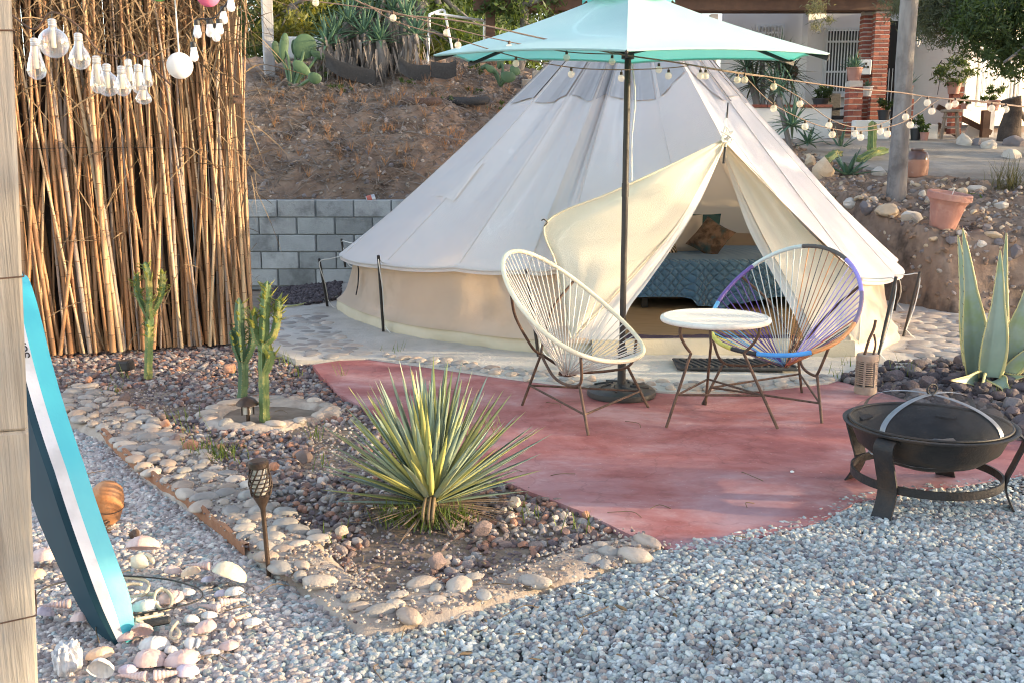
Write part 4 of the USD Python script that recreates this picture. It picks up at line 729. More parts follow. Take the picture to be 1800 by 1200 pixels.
part(al, 'dead_leaf_skirt', cat(dead), M_greydry, False, kind='stuff')
def pear(name, label, pads, d, base):
    t = thing(name, label, 'cactus', base)
    for px, py, w, h, tlt, rz, dd in pads:
        c = W(px, py, d + dd); v, f = _ico[3]; s = d / 1800 / 2 * .85; r = .82 + .18 * (v[:, 2] * .5 + .5); v = v * V(w * s, .028, h * s); v[:, 0] *= r
        ca, sa = math.cos(tlt), math.sin(tlt); v = v @ np.array([[ca, 0, -sa], [0, 1, 0], [sa, 0, ca]]); ca, sa = math.cos(rz), math.sin(rz); v = v @ np.array([[ca, sa, 0], [-sa, ca, 0], [0, 0, 1]])
        part(t, 'pad', (v + c, f), M_pad, True)
    part(t, 'stem', cat([tube(smooth_path([base - V(0, 0, .1), lerp(base, W(q[0], q[1], d + q[6]), .6) + V(.03, 0, 0), W(q[0], q[1], d + q[6])], 4), .022, 6) for q in pads]), M_pad, True)
pear('prickly_pear', 'prickly pear with flat green pads beside the white planter on the bank', [(499, 83, 20, 55, .15, .3, 0), (535, 83, 50, 52, .5, .2, .1), (518, 84, 18, 32, 0, .8, .15), (530, 120, 24, 40, -.9, .2, -.3), (553, 138, 30, 22, .3, .1, -.45), (487, 92, 22, 44, -.2, .6, .1), (560, 98, 38, 16, .4, .2, .1)], 13.9, hp(510, 112, 13.9))
pear('prickly_pear', 'dark prickly pear at the tent roof edge below the left umbrella tip', [(862, 122, 26, 14, .5, .2, 0), (852, 118, 20, 10, -.5, .1, .1), (893, 136, 34, 22, .1, .1, -.2), (880, 110, 16, 28, .3, .4, .1), (905, 125, 26, 18, .6, .2, 0)], 14.2, W(880, 138, 14.2))
M_white = mat('white_plaster', (.64, .63, .60), (.72, .71, .68), 3, .9, .15, 40)
b0 = W(536, 84, 14.7) - V(0, 0, .12); solo('planter_box', 'white rectangular planter box standing left of the aloe clump', 'planter', box(b0 + V(-.02, .2, .12), (.56, .3, .30), .15, .015), M_white)
sf = thing('swing_frame', 'white tubular metal frame on the bank left of the umbrella', 'frame', hp(752, 104, 15.2)); M_wm = mat('white_metal', (.66, .68, .68), (.74, .75, .75), 10, .4)
def pth_(pts, d): return [W(x, y, dd) for (x, y), dd in zip(pts, d)]
part(sf, 'upright', tube(pth_([(752, 112), (755, 26)], (15.2, 15.2)), .018, 8), M_wm, True); part(sf, 'top_bar', tube(smooth_path(pth_([(755, 26), (778, 18), (783, 26)], (15.2, 15.6, 15.6)), 5), .018, 8), M_wm, True)
part(sf, 'upright', tube(pth_([(783, 26), (797, 98)], (15.6, 15.6)), .018, 8), M_wm, True); part(sf, 'cross_bar', tube(pth_([(764, 24), (849, 37)], (15.3, 16.2)), .02, 8), M_wm, True); part(sf, 'upright', tube(pth_([(851, 37), (851, 108)], (16.2, 16.2)), .018, 8), M_wm, True)
for i, (pl, txt) in enumerate([([(572, 96), (600, 114), (660, 130)], 'black plastic edging band holding the soil below the aloe clump'), ([(702, 104), (722, 118), (756, 121)], 'black plastic edging band below the white tubular frame'), ([(757, 114), (785, 117), (802, 112)], 'short black edging band right of the frame upright')]):
    P = smooth_path([W(x, y, 13.85) - V(0, 0, .06) for x, y in pl], 6); rows = [[p + V(0, 0, -.1), p + V(0, -.03, .04), p + V(0, -.02, .10), p + V(0, .01, .10), p + V(0, .02, -.1)] for p in P]; solo('edging', txt, 'edging', grid(np.array(rows)), M_rub, 40)
def onhill(px, py, d0=11.9, d1=15.5):
    for d in np.arange(d0, d1, .04):
        p = W(px, py, d)
        if p[2] < H(p[0], p[1]): return p
    return hp(px, py, d1)
for px0, px1, py, txt, m in [(718, 770, 184, 'half buried rusty black tyre on the bank left of the tent roof', M_rust), (793, 852, 182, 'thin black tyre edge sticking out of the bank beside the tent roof', M_rub)]:
    a, b = onhill(px0, py), onhill(px1, py + 2); c = (a + b) / 2; r_ = np.linalg.norm(b - a) / 2
    solo('tyre', txt, 'tyre', tube([c + V(r_ * math.cos(t), -.14 * math.sin(t) - .02, .045 - .02 * math.sin(t)) for t in np.linspace(0, math.pi, 22)], .055, 10), m, True)
st = thing('garden_steps', 'grey concrete garden steps at the left edge of the tent roof', 'steps', hp(930, 125, 15.0)); q = hp(930, 128, 15.0)
for k in range(3): part(st, 'step', box(q + V(.06 + .16 * k, .2 * k, .08 + .13 * k), (.34, .3, .15), 0, .01), M_drive)
# litter, dry tufts and weeds on the bank
def bank_pts(n, seed, x0, x1, t0, t1, ok=None):
    q = np.random.default_rng(seed); x = q.uniform(x0, x1, n); y = yb(x) + q.uniform(t0, t1, n); p = np.column_stack([x, y, H(x, y)]); return p[ok(p)] if ok else p
out = []
for p in bank_pts(9500, 301, -3.4, .9, -.05, 2.9):
    a = R.uniform(0, 6.28); out.append(blade(p + V(0, -.02, .01), V(math.cos(a), math.sin(a) - .5, R.uniform(-.5, .7)), R.uniform(.06, .28), R.uniform(.004, .014), .03, 3, .1, .3, twist=R.uniform(-2, 2)))
for p in bank_pts(2600, 302, 2.9, 8, .35, 3.2, lambda p: ~((p[:, 1] > 11.7) & (p[:, 0] > 4.0))):
    a = R.uniform(0, 6.28); out.append(blade(p + V(0, 0, .01), V(math.cos(a), math.sin(a), R.uniform(-.1, .6)), R.uniform(.04, .14), R.uniform(.006, .014), .02, 3, .1, .3))
for p in bank_pts(90, 309, -3.2, 1.0, .1, 2.4): a = R.uniform(-.6, .6); out.append(tube(smooth_path([p + V(0, -.02, .03), p + V(.1 + a * .2, -.08, -.06 + a * .1), p + V(.05 + a, -.14, -.2)], 4), np.linspace(.008, .002, 9), 5))
solo('leaf_litter', 'dry grey leaf litter and twigs covering the bank', 'leaf litter', cat(out), M_greydry, False, kind='stuff')
out = []
for p in bank_pts(190, 303, -3.2, 1.2, .2, 2.9):
    for k in range(R.randint(8, 20)): a = R.uniform(0, 6.28); out.append(blade(p, V(math.cos(a) * .5, math.sin(a) * .5, 1), R.uniform(.06, .2), .006, R.uniform(0, .08), 3, .1, .3))
solo('dry_grass', 'tufts of dry straw coloured grass on the bank', 'grass', cat(out), mat('straw', (.40, .19, .085), (.48, .28, .14), 5, .9, trans=.2), False, kind='stuff')
out = [leaves([(onhill(x, y) + V(0, 0, .03), V(w, .15, h))], n, .028, 310 + i) for i, (x, y, w, h, n) in enumerate([(572, 143, .28, .12, 420), (545, 112, .25, .1, 260), (600, 160, .2, .06, 140), (712, 150, .12, .06, 90), (845, 128, .3, .1, 260), (778, 172, .25, .06, 160), (870, 190, .2, .06, 140), (500, 100, .2, .1, 160), (830, 165, .25, .05, 120)])]
solo('weeds', 'low green weeds growing over the bank', 'weeds', cat(out), M_leafg, False, kind='stuff')
q = bank_pts(3200, 305, -3.3, 1.0, .0, 2.9); scatter('bank_stones', 'small loose stones and clods on the earth bank', 'stones', protos([M_bank, M_bank, MS_hill[1], M_bank, MS_hill[4], M_bank, MS_hill[0]], 14, [(.03, .024, .02), (.022, .02, .016), (.04, .03, .024)], 520), q, rng.uniform(.3, 1.2, len(q)), 306, .8)
q = bank_pts(4800, 307, 2.9, 8.5, .0, 3.0, lambda p: ~((p[:, 1] > 11.7) & (p[:, 0] > 4.2))); scatter('slope_stones', 'small loose stones and clods on the slope right of the tent', 'stones', protos([M_bank, M_bank, MS_hill[1], M_bank, MS_hill[4], M_bank, MS_hill[3], MS_hill[0]], 16, [(.03, .024, .02), (.022, .02, .016), (.045, .03, .024)], 540), q, rng.uniform(.3, 1.2, len(q)), 308, .8)

# ------------------------------------------------------------------ trees behind
E_ = lambda px, py, d, rx, ry, rz: (W(px, py, d), V(rx, ry, rz))
tree('background_tree', 'dark green leafy tree behind the prickly pear at the top left', hp(520, 60, 19), 4, [E_(505, 15, 19, 1.3, 1, 1.3), E_(600, -20, 20, 1.5, 1, 1.2), E_(545, 60, 19.5, 1.1, .8, .7)], 9000, .075, M_leafd, 401)
tree('background_tree', 'yellow green sunlit bush behind the left cactus pads', hp(515, 60, 17.6), 2, [E_(520, 20, 17.6, .55, .5, .7), E_(495, 50, 17.6, .45, .4, .5)], 1800, .06, M_leafy, 402, .06)
tree('background_tree', 'dense green tree behind the aloe clump and white frame', hp(740, 60, 19), 4, [E_(720, 20, 19.5, 1.4, 1, 1.3), E_(800, 10, 20, 1.4, 1, 1.4), E_(790, 70, 19, 1.0, .8, .6), E_(680, 60, 20, 1.2, .8, .8)], 9500, .075, M_leafg, 403)
tree('background_tree', 'sunlit yellowish shrub with broad leaves left of the white frame', hp(738, 100, 15.9), 1.2, [E_(738, 72, 15.9, .3, .3, .28), E_(800, 85, 16.4, .35, .3, .25)], 520, .075, M_leafy, 404, .04)
tree('background_tree', 'small tree with bright leaves above the left half of the umbrella', hp(905, 100, 15.8), 2.2, [E_(935, 10, 15.6, .42, .4, .42), E_(890, -12, 15.8, .5, .5, .4)], 1500, .055, M_leafg, 405, .09)
tree('background_tree', 'distant olive tree mass behind the terrace at the top centre', hp(860, 60, 26), 5, [E_(850, 20, 27, 3, 1.5, 2), E_(700, 0, 28, 4, 2, 2.5), E_(560, 10, 28, 4, 2, 2.5), E_(430, 10, 28, 3, 2, 3), E_(980, 30, 28, 3, 2, 2.5), E_(780, 70, 26, 3, 1, 1.4), E_(600, 80, 25, 3, 1, 1.4)], 26000, .13, M_leafd, 406, .2)
# frond plants right of the tent roof
yp = thing('frond_plant', 'tall plant with arching strap leaves between tent roof and house', 'plant', hp(1345, 180, 16.3)); b = hp(1345, 185, 16.3)
for i, (px, py) in enumerate([(1312, 120), (1340, 105), (1370, 112), (1325, 150), (1360, 148), (1385, 135)]):
    c = W(px, py, 16.2); part(yp, 'trunk', tube([b - V(0, 0, .1), lerp(b, c, .6), c], .04, 7), M_bark, True); part(yp, 'rosette', cat(rosette(c, 40, .55, .035, 650 + i, (-.25, .9), .5)), (M_aloe, M_leafgrey)[i % 2], True)
sa = thing('aloe', 'stem aloe with long arching green leaves right of the tent roof', 'aloe', hp(1393, 235, 13.4)); b = onhill(1393, 262, 12.5, 14.5)
part(sa, 'stem', tube([b - V(0, 0, .1), W(1375, 200, b[1]), W(1369, 172, b[1])], .035, 8), M_bark, True); part(sa, 'rosette', cat(rosette(W(1392, 222, b[1]), 34, .46, .045, 671, (-.1, .85), .48)), M_aloe, True); part(sa, 'rosette', cat(rosette(W(1370, 160, b[1]), 26, .34, .03, 672, (-.2, .9), .3)), M_aloe, True); part(sa, 'rosette', cat(rosette(W(1420, 252, b[1]), 18, .3, .05, 673, (-.1, .8), .35)), M_aloe, True)
def agave(name, label, px, py, d, n, L, w, seed, up=(.15, .9), dr=.15, m=None):
    b = onhill(px, py, d - 1.2, d + 1.5); t = thing(name, label, 'agave', b)
    for bl in rosette(b, n, L, w, seed, up, dr): part(t, 'leaf', bl, m or M_aloe, True)
agave('agave', 'small agave with thin spiky leaves in front of the driveway edge', 1477, 262, 12.6, 11, .36, .04, 681)
agave('agave', 'low agave with broad dark leaves on the rocky slope left of the trunk', 1490, 308, 12.0, 14, .36, .075, 682, (.1, .75), .1)
def column_cactus(name, label, base, arms, ribs=5, m=None, leafy=False):
    t = thing(name, label, 'cactus', base)
    for j, (pts, r_) in enumerate(arms):
        P = smooth_path(pts, 7); n = ribs * 4; P = np.array(P); m_ = len(P); v, f = tube(P, r_, n); L = np.linspace(0, 1, m_)
        ctr = np.repeat(P, n, 0); th = np.tile(np.arange(n), m_); k = np.where(th % 4 == 0, 1.2, np.where(th % 4 == 2, .62, .85)); taper = np.repeat(np.where(L > .9, 1 - ((L - .9) / .1) ** 2 * .85, 1), n); wob = np.repeat(1 + .08 * np.sin(np.arange(m_) * 1.9 + j), n)
        v[:m_ * n] = ctr + (v[:m_ * n] - ctr) * (k * taper * wob)[:, None]; an = part(t, 'stem', (v, f), m or M_cac, 50)
        sp = []; lf = []
        for i in range(1, m_ - 1):
            for q in range(0, n, 4):
                p = v[i * n + q]; o = unit(p - P[i]); sp.append(tube([p - o * .003, p + o * .012 + V(0, 0, .004)], (.0022, .0006), 4))
                if leafy and L[i] > .5 and R.random() < .55: lf.append(blade(p - o * .006, o * R.uniform(.6, 1.2) + V(R.gauss(0, .25), R.gauss(0, .25), R.uniform(.3, 1.2)), R.uniform(.03, .07), R.uniform(.016, .03), .0, 3, .2, .3))
        part(an, 'spines', cat(sp), M_spine, False, kind='stuff')
        if lf: part(an, 'leaflets', cat(lf), M_cacleaf, False, kind='stuff')
M_cac = mat('column_cactus', (.07, .125, .045), (.13, .18, .06), 14, .6, .1, c3=(.32, .27, .08), s3=7); M_spine = mat('spine', (.30, .20, .10)); M_cacleaf = mat('cactus_leaflet', (.22, .26, .05), (.34, .34, .08), 20, .5, trans=.25)
b = onhill(1530, 275, 11.5, 14); column_cactus('column_cactus', 'single ribbed column cactus on the slope left of the grey trunk', b, [([b - V(0, 0, .03), lerp(b, W(1532, 215, b[1]), .5) + V(.01, 0, 0), W(1533, 213, b[1])], .05)])
for px, py, px2, py2, txt in [(1452, 291, 1478, 288, 'lying ribbed cactus arm left of the broad leaved agave'), (1508, 292, 1560, 282, 'lying ribbed cactus arm between the agave and the grey trunk')]:
    a = onhill(px, py, 11, 14) + V(0, 0, .06); c = onhill(px2, py2, 11, 14) + V(0, 0, .12); column_cactus('cactus_arm', txt, a, [([a, lerp(a, c, .5) + V(0, 0, .03), c], .045)])
gt = onhill(1575, 352, 10.2, 12.5); gtt = thing('grey_tree', 'tall straight grey tree trunk standing on the slope right of the tent', 'tree', gt); P = smooth_path([gt - V(0, 0, .15), gt + V(.0, 0, .8), gt + V(-.005, 0, 1.7), gt + V(.02, .02, 2.8), gt + V(.05, .1, 3.8), gt + V(.0, .1, 4.6)], 7)
tv, tf = tube(P, np.interp(np.linspace(0, 1, len(P)), [0, .04, .2, .6, 1], [.118, .105, .093, .092, .075]), 18); tv = tv + (meshkit.fbm(tv * V(9, 9, 2.5), 3, 5) - .5)[:, None] * .02 * V(1, 1, 0); part(gtt, 'trunk', (tv, tf), M_bark, 70)
part(gtt, 'crown', leaves([(gt + V(.3, .6, 5.2), V(1.5, 1.5, 1.0)), (gt + V(-.7, .8, 5.4), V(1.2, 1.2, .8))], 5200, .055, 411), M_leafgrey, False); part(gtt, 'limbs', limbs(gt + V(0, .1, 4.5), [gt + V(1.1, .4, 5.4), gt + V(-.9, .7, 5.4), gt + V(.3, 1, 5.8)], .06, 412), M_bark, True)
rt = thing('overhanging_tree', 'leafy green tree overhanging the house at the top right corner', 'tree', hp(2000, 300, 13)); b = hp(2000, 300, 13.0)
cs = [E_(1775, 55, 12.6, .62, .6, .5), E_(1812, 98, 12.2, .35, .5, .28), E_(1810, 20, 13, .9, .7, .5), E_(1735, 35, 12.8, .5, .5, .32), E_(1765, 110, 12.0, .25, .3, .18), E_(1840, 60, 12.5, .6, .6, .5)]
part(rt, 'trunk', cat([tube(smooth_path([b, b + V(-.1, 0, 1.2), b + V(-.3, 0, 2.2)], 5), np.linspace(.16, .1, 11), 9), limbs(b + V(-.3, 0, 2.1), [a for a, _ in cs], .07, 421)]), M_bark, True); part(rt, 'crown', leaves(cs, 11000, .042, 422, .4), M_leafd, False)
rt2 = thing('feathery_tree', 'feathery grey green branches hanging over the porch at the top right', 'tree', hp(1900, 200, 14.6)); b = hp(1900, 200, 14.6); cs = [E_(1640, 35, 13.6, .42, .4, .2), E_(1690, 60, 13.4, .42, .4, .2), E_(1730, 75, 13.6, .35, .3, .2), E_(1655, 10, 13.6, .55, .4, .28), E_(1612, 15, 13.4, .4, .3, .25), E_(1668, 48, 13.2, .45, .4, .22), E_(1620, -10, 13.6, .5, .4, .2), E_(1680, -5, 13.6, .6, .5, .3), E_(1750, -20, 13.6, .8, .5, .3), E_(1440, 28, 15.2, .22, .2, .22), E_(1460, 45, 15.2, .1, .1, .15)]
part(rt2, 'trunk', cat([tube(smooth_path([b, b + V(-.1, 0, 1.4), b + V(-.5, -.5, 2.5)], 5), np.linspace(.13, .08, 11), 9), limbs(b + V(-.5, -.5, 2.4), [a for a, _ in cs[:6]], .04, 431)]), M_bark, True); part(rt2, 'crown', leaves(cs, 22000, .036, 432, .5, .3), M_leafgrey, False)

# ------------------------------------------------------------------ slope clutter right of the tent: pots, rocks
M_terra = mat('terracotta', (.31, .15, .12), (.38, .205, .165), 7, .75, .2, 60, c3=(.42, .25, .20), s3=5)
def pot(name, label, cat_, at, prof, m, tilt=None, band=None):
    t = thing(name, label, cat_, at); part(t, 'pot_body', lathe(prof, 36, at, tilt), m, 40); return t
a = onhill(1656, 402, 9.6, 11) + V(0, 0, .0); ax = unit(V(.12, -.10, 1)); pt = pot('terracotta_pot', 'empty pink terracotta pot tilted on the bank right of the trunk', 'pot', a, [(0, .01), (.115, 0), (.125, .02), (.165, .24), (.17, .245), (.17, .03 + .22), (.185, .27), (.2, .29), (.205, .35), (.195, .355), (.18, .34), (.165, .25), (.11, .03), (0, .03)], M_terra, ax)
part(pt, 'pot_rim', lathe([(.186, .288), (.212, .292), (.214, .348), (.2, .358), (.184, .348)], 40, a, ax), M_terra, 40); part(pt, 'dry_stick', tube([a + ax * .2, a + ax * .40 + V(.03, 0, 0)], .005, 5), M_liner)
M_glaze = mat('dark_glaze', (.05, .025, .02), (.08, .04, .03), 9, .25, spec=.6); M_jar = mat('jar_clay', (.26, .12, .075), (.34, .17, .11), 7, .6, c3=(.45, .42, .36), s3=3)
a = onhill(1610, 312, 11.2, 13); jr = thing('clay_jar', 'squat brown clay jar with dark glazed shoulder right of the grey trunk', 'jar', a)
part(jr, 'jar_body', lathe([(0, 0), (.115, 0), (.125, .02), (.132, .12), (.13, .2)], 32, a), M_jar, 40); part(jr, 'jar_shoulder', lathe([(.131, .2), (.125, .25), (.10, .285), (.07, .295), (.075, .31), (.07, .325), (.05, .325), (.045, .28)], 32, a), M_glaze, 40)
for i, (px, py, w, h, tn, txt) in enumerate([(1560, 368, 52, 26, 3, 'wide tan rock at the foot of the grey trunk'), (1602, 378, 38, 24, 2, 'pale rock just right of the grey trunk foot'), (1522, 362, 30, 24, 4, 'dark grey rock left of the wide tan rock'), (1498, 354, 30, 18, 2, 'light flat rock nearest the tent roof edge on the slope'), (1534, 350, 20, 12, 0, 'small pale stone above the dark grey rock'), (1447, 292, 36, 44, 3, 'sunlit yellow boulder close to the tent roof edge'), (1424, 282, 20, 20, 3, 'small sunlit rock left of the yellow boulder'), (1545, 300, 26, 20, 2, 'round white stone behind the broad leaved agave'), (1636, 350, 20, 14, 0, 'small rock left of the terracotta pot'), (1622, 340, 16, 12, 2, 'white stone behind the rock left of the pot'),
                                             (1672, 420, 28, 20, 4, 'black rock below the terracotta pot'), (1690, 408, 20, 14, 2, 'pale stone right of the black rock below the pot'), (1745, 412, 34, 16, 3, 'tan flat rock right of the pot above the agave'), (1785, 440, 26, 26, 4, 'black boulder at the right edge above the agave'), (1755, 425, 22, 14, 4, 'dark rock between agave leaf tips'), (1725, 428, 20, 14, 2, 'light stone between the two tall agave leaves'), (1715, 330, 30, 16, 0, 'pale rock on the slope behind the pot'), (1760, 360, 28, 14, 2, 'flat pale rock right of the green leaf behind the pot'), (1690, 335, 22, 14, 3, 'warm sunlit rock upslope of the pot'), (1735, 400, 24, 16, 1, 'brown rock upslope of the agave leaf tip'),
                                             (1695, 247, 30, 30, 2, 'white crusty rock at the foot of the wooden stool'), (1735, 255, 36, 22, 2, 'white topped rock right of the stool'), (1778, 272, 36, 26, 2, 'white crusty rock at the right end of the driveway'), (1715, 252, 24, 22, 4, 'dark rock between the white rocks'), (1780, 250, 40, 26, 4, 'dark boulder below the tree stump')]):
    p = onhill(px, py + h * .4, 9.5, 16.5) if py < 280 or py > 300 else onhill(px, py + h * .4, 11, 16); s = p[1] / 1800 / 2; solo('slope_rock', txt, 'rock', rock(700 + i, (w * s, w * s * .8, h * s * 1.15), p + V(0, 0, h * s * .45), 3, .35), MS_hill[tn], 25)
b = onhill(1712, 345, 9.8, 12); solo('strap_leaf', 'single bright green strap leaf arching behind the terracotta pot', 'leaf', cat([blade(W(1665, 338, b[1]), unit(W(1735, 336, b[1]) - W(1665, 338, b[1])), .44, .045, .12, 8, .2, .2), blade(W(1722, 342, b[1] - .1), unit(V(.5, 0, -.75)), .26, .05, .05, 6, .2, .2)]), mat('lime_leaf', (.22, .36, .05), rough=.45, trans=.3), True)
gz = onhill(1775, 335, 10, 12.5); solo('wispy_grass', 'wispy olive grass tuft at the right edge above the agave', 'grass', cat([blade(gz + V(R.gauss(0, .1), R.gauss(0, .05), 0), V(R.gauss(0, .5), R.gauss(0, .3), 1), R.uniform(.2, .6), .006, R.uniform(.05, .4), 5, .1, .2) for _ in range(170)]), mat('olive_grass', (.12, .115, .04), (.20, .18, .07), 5, .8, trans=.2), False)

# ------------------------------------------------------------------ house and terrace
M_plast = mat('house_plaster', (.74, .725, .70), (.79, .775, .75), 2, .9, .2, 30); M_brick = [mat(f'brick_{i}', c, tuple(x * 1.2 for x in c), 20, .85, .3, 90, rnd=.2) for i, c in enumerate([(.24, .075, .05), (.29, .10, .065), (.19, .06, .045)])]; M_bm = mat('brick_mortar', (.44, .40, .37), (.50, .46, .43), 20, .95)
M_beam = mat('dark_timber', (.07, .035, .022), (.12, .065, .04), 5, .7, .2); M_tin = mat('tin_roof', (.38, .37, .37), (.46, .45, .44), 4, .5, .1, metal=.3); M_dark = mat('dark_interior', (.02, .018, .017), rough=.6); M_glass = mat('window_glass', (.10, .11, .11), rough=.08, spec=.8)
z0, z1 = 1.9, 4.3; hs = thing('house', 'white plastered house with barred windows, brick columns and dark timber porch', 'house', W(1500, 210, 17))
def wallseg(p, q, z0, z1, th=.18, name='wall', m=None):
    p, q = V(p[0], p[1], 0), V(q[0], q[1], 0); d = unit(q - p); n = V(-d[1], d[0], 0); c = (p + q) / 2 + n * th / 2 + V(0, 0, (z0 + z1) / 2); return part(hs, name, box(c, (np.linalg.norm(q - p), th, z1 - z0), math.atan2(d[1], d[0])), m or M_plast, False)
a0, a1, b1 = W(1268, 100, 17.9), W(1411, 100, 17.75), W(1602, 100, 17.45); wx0, wx1 = W(1449, 100, 17.6), W(1517, 100, 17.55); zt_, zb_ = W(1480, 52, 17.6)[2], W(1480, 164, 17.6)[2]
wallseg(a0, a1, z0, z1); wallseg(a1 + V(0, -.25, 0), wx0, z0, z1); wallseg(wx1, b1, z0, z1); wallseg(wx0, wx1, z0, zb_); wallseg(wx0, wx1, zt_, z1)
def window(p, q, zb, zt, nb, rails=(.33, .8)):
    p, q = V(p[0], p[1], 0), V(q[0], q[1], 0); d = unit(q - p); n = V(-d[1], d[0], 0); c = (p + q) / 2; L = np.linalg.norm(q - p); rz = math.atan2(d[1], d[0])
    w = part(hs, 'window', cat([box(c + n * -.01 + V(0, 0, z), (L + .06, .05, .05), rz) for z in (zb, zt)] + [box(c + d * s * (L / 2) - n * .01 + V(0, 0, (zb + zt) / 2), (.05, .05, zt - zb - .05), rz) for s in (-1, 1)]), M_wm, False)
    part(w, 'pane', box(c + n * .09 + V(0, 0, (zb + zt) / 2), (L - .04, .02, zt - zb - .04), rz), M_glass, False)
    for k in range(nb): x = -.5 + (k + .5) / nb; part(w, 'bar', tube([c + d * x * L - n * .05 + V(0, 0, zb), c + d * x * L - n * .05 + V(0, 0, zt)], .011, 6), M_wm, True)
    for r_ in rails: part(w, 'rail', box(c - n * .055 + V(0, 0, zb + (zt - zb) * r_), (L, .02, .03), rz), M_wm, False)
window(wx0, wx1, zb_, zt_, 13); e0, e1 = W(1328, 100, 17.86), W(1372, 100, 17.8); window(e0 - V(0, .06, 0), e1 - V(0, .06, 0), W(1350, 112, 17.8)[2], W(1350, 46, 17.8)[2], 8)
part(hs, 'window_sill', box(((wx0 + wx1) / 2 * V(1, 1, 0)) + V(0, -.06, zb_ - .05), (1.0, .16, .05), -.02), M_plast)
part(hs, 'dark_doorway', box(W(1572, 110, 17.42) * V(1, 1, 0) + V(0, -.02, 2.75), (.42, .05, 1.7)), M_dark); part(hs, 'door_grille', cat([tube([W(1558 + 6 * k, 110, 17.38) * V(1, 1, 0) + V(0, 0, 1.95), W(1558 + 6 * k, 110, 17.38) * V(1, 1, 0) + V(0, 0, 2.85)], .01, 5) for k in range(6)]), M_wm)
P0, P1, P2 = W(1600, 150, 17.4), W(1697, 150, 15.9), W(1900, 150, 17.3); wallseg(P0, P1, z0, 3.9)
dd = unit((P2 - P1) * V(1, 1, 0)); q0, q1 = P1 + dd * .30, P1 + dd * 1.25; zw0, zw1 = W(1730, 185, 16.2)[2], W(1730, 68, 16.2)[2]
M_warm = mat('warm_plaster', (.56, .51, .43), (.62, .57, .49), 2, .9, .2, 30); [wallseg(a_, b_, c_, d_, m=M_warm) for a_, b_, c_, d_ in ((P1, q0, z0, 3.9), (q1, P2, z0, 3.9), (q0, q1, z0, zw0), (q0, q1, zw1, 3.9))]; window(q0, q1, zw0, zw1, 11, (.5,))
part(hs, 'curtain', box((q0 + q1) / 2 * V(1, 1, 0) + V(-dd[1], dd[0], 0) * .07 + V(0, 0, (zw0 + zw1) / 2), (.9, .02, zw1 - zw0 - .06), math.atan2(dd[1], dd[0])), M_plast)
rx0_, rx1_ = W(832, 15, 15.8)[0], W(1632, 15, 15.8)[0]; zf = W(1480, 10, 15.8)[2]
part(hs, 'roof_beam', box(((rx0_ + rx1_) / 2, 15.8, zf + .02), (rx1_ - rx0_, .14, .20), 0, .01), M_beam); part(hs, 'roof_beam', box(((rx0_ + rx1_) / 2 + .2, 17.2, zf + .16), (rx1_ - rx0_, .14, .18), 0, .01), M_beam)
for k in range(17): x = rx0_ + .1 + (rx1_ - rx0_ - .2) * k / 16; part(hs, 'rafter', beam((x, 15.45, zf + .15), (x, 18.0, zf + .42), .08, .12), M_beam)
xs_ = np.arange(W(1405, 15, 15.8)[0], rx1_ + .1, .019); rows = np.array([[V(x, y, z + .016 * math.sin(x * 82)) for y, z in ((15.6, zf + .225), (16.9, zf + .36))] for x in xs_]); rv = rows.copy(); rv[..., 2] += .006
part(hs, 'tin_roof', cat([grid(rows[:, ::-1]), grid(rv)]), M_tin, 60)
part(hs, 'porch_post', box(W(1255, 15, 15.8) * V(1, 1, 0) + V(0, 0, 2.75), (.12, .12, 1.5), 0, .008), mat('pale_timber', (.40, .34, .28), (.48, .42, .36), 5, .8, .2)); part(hs, 'porch_post', box(W(862, 40, 15.8) * V(1, 1, 0) + V(0, 0, zf - .45), (.14, .14, .8), 0, .008), M_beam)
def brick_col(parent, c, w, zlo, zhi, row=.062):
    cl = part(parent, 'brick_column', box(c * V(1, 1, 0) + V(0, 0, (zlo + zhi) / 2), (w - .016, w - .016, zhi - zlo)), M_bm, False); k = 0; z = zlo
    while z + row < zhi:
        for sx in (-1, 1):
            L1 = w * (.62 if (k % 2) == (sx > 0) else .36); part(cl, 'brick', box(c * V(1, 1, 0) + V(sx * (w - L1) / 2, 0, z + row / 2), (L1, w, row - .017)), M_brick[(k + sx) % 3], False)
        z += row; k += 1
brick_col(hs, W(1521, 100, 16.0), .17, 1.9, zf - .06); brick_col(hs, W(1544, 100, 15.9), .225, 1.85, zf - .06)
c = W(1520, 119, 15.78); mb = thing('meter_box', 'grey electric meter box fixed to the brick column', 'meter box', c); part(mb, 'box', box(c, (.17, .1, .22), 0, .01), mat('grey_enamel', (.42, .47, .52), rough=.5)); part(mb, 'dial', cat([box(c + V(dx, -.055, dz), (.03, .01, .03)) for dx, dz in ((.0, .05), (.03, .0), (-.03, .01))]), M_black)
for tw, txt in ((1500, 'short banded brick pier with a plant pot on top at the terrace'), (1594, 'narrow brick pier just right of the grey trunk'), (1680, 'plant covered brick pier next to the stool')):
    c = W(tw, 180, 15.3); t = thing('brick_pier', txt, 'pier', c); zt2 = W(tw, 143 if tw < 1550 else (165 if tw < 1650 else 150), 15.3)[2]; brick_col(t, c, .2 if tw < 1550 else .15, 1.75, zt2, .085)
def planter_wall(txt, xa, ya, xb, yb_, d, zb, cap=True):
    p, q = W(xa, ya, d), W(xb, yb_, d); t = thing('garden_wall', txt, 'wall', (p + q) / 2); zt2 = min(p[2], q[2]); L = q[0] - p[0]; part(t, 'wall_body', box(((p[0] + q[0]) / 2, d, (zb + zt2) / 2), (L, .16, zt2 - zb), 0, .01), M_white, False)
    n = max(3, int(L / .21))
    if cap:
        for k in range(n): part(t, 'cap_brick', box((p[0] + L * (k + .5) / n, d - .01, zt2 + .022), (L / n - .012, .2, .04), 0, .004), M_brick[k % 3], False)
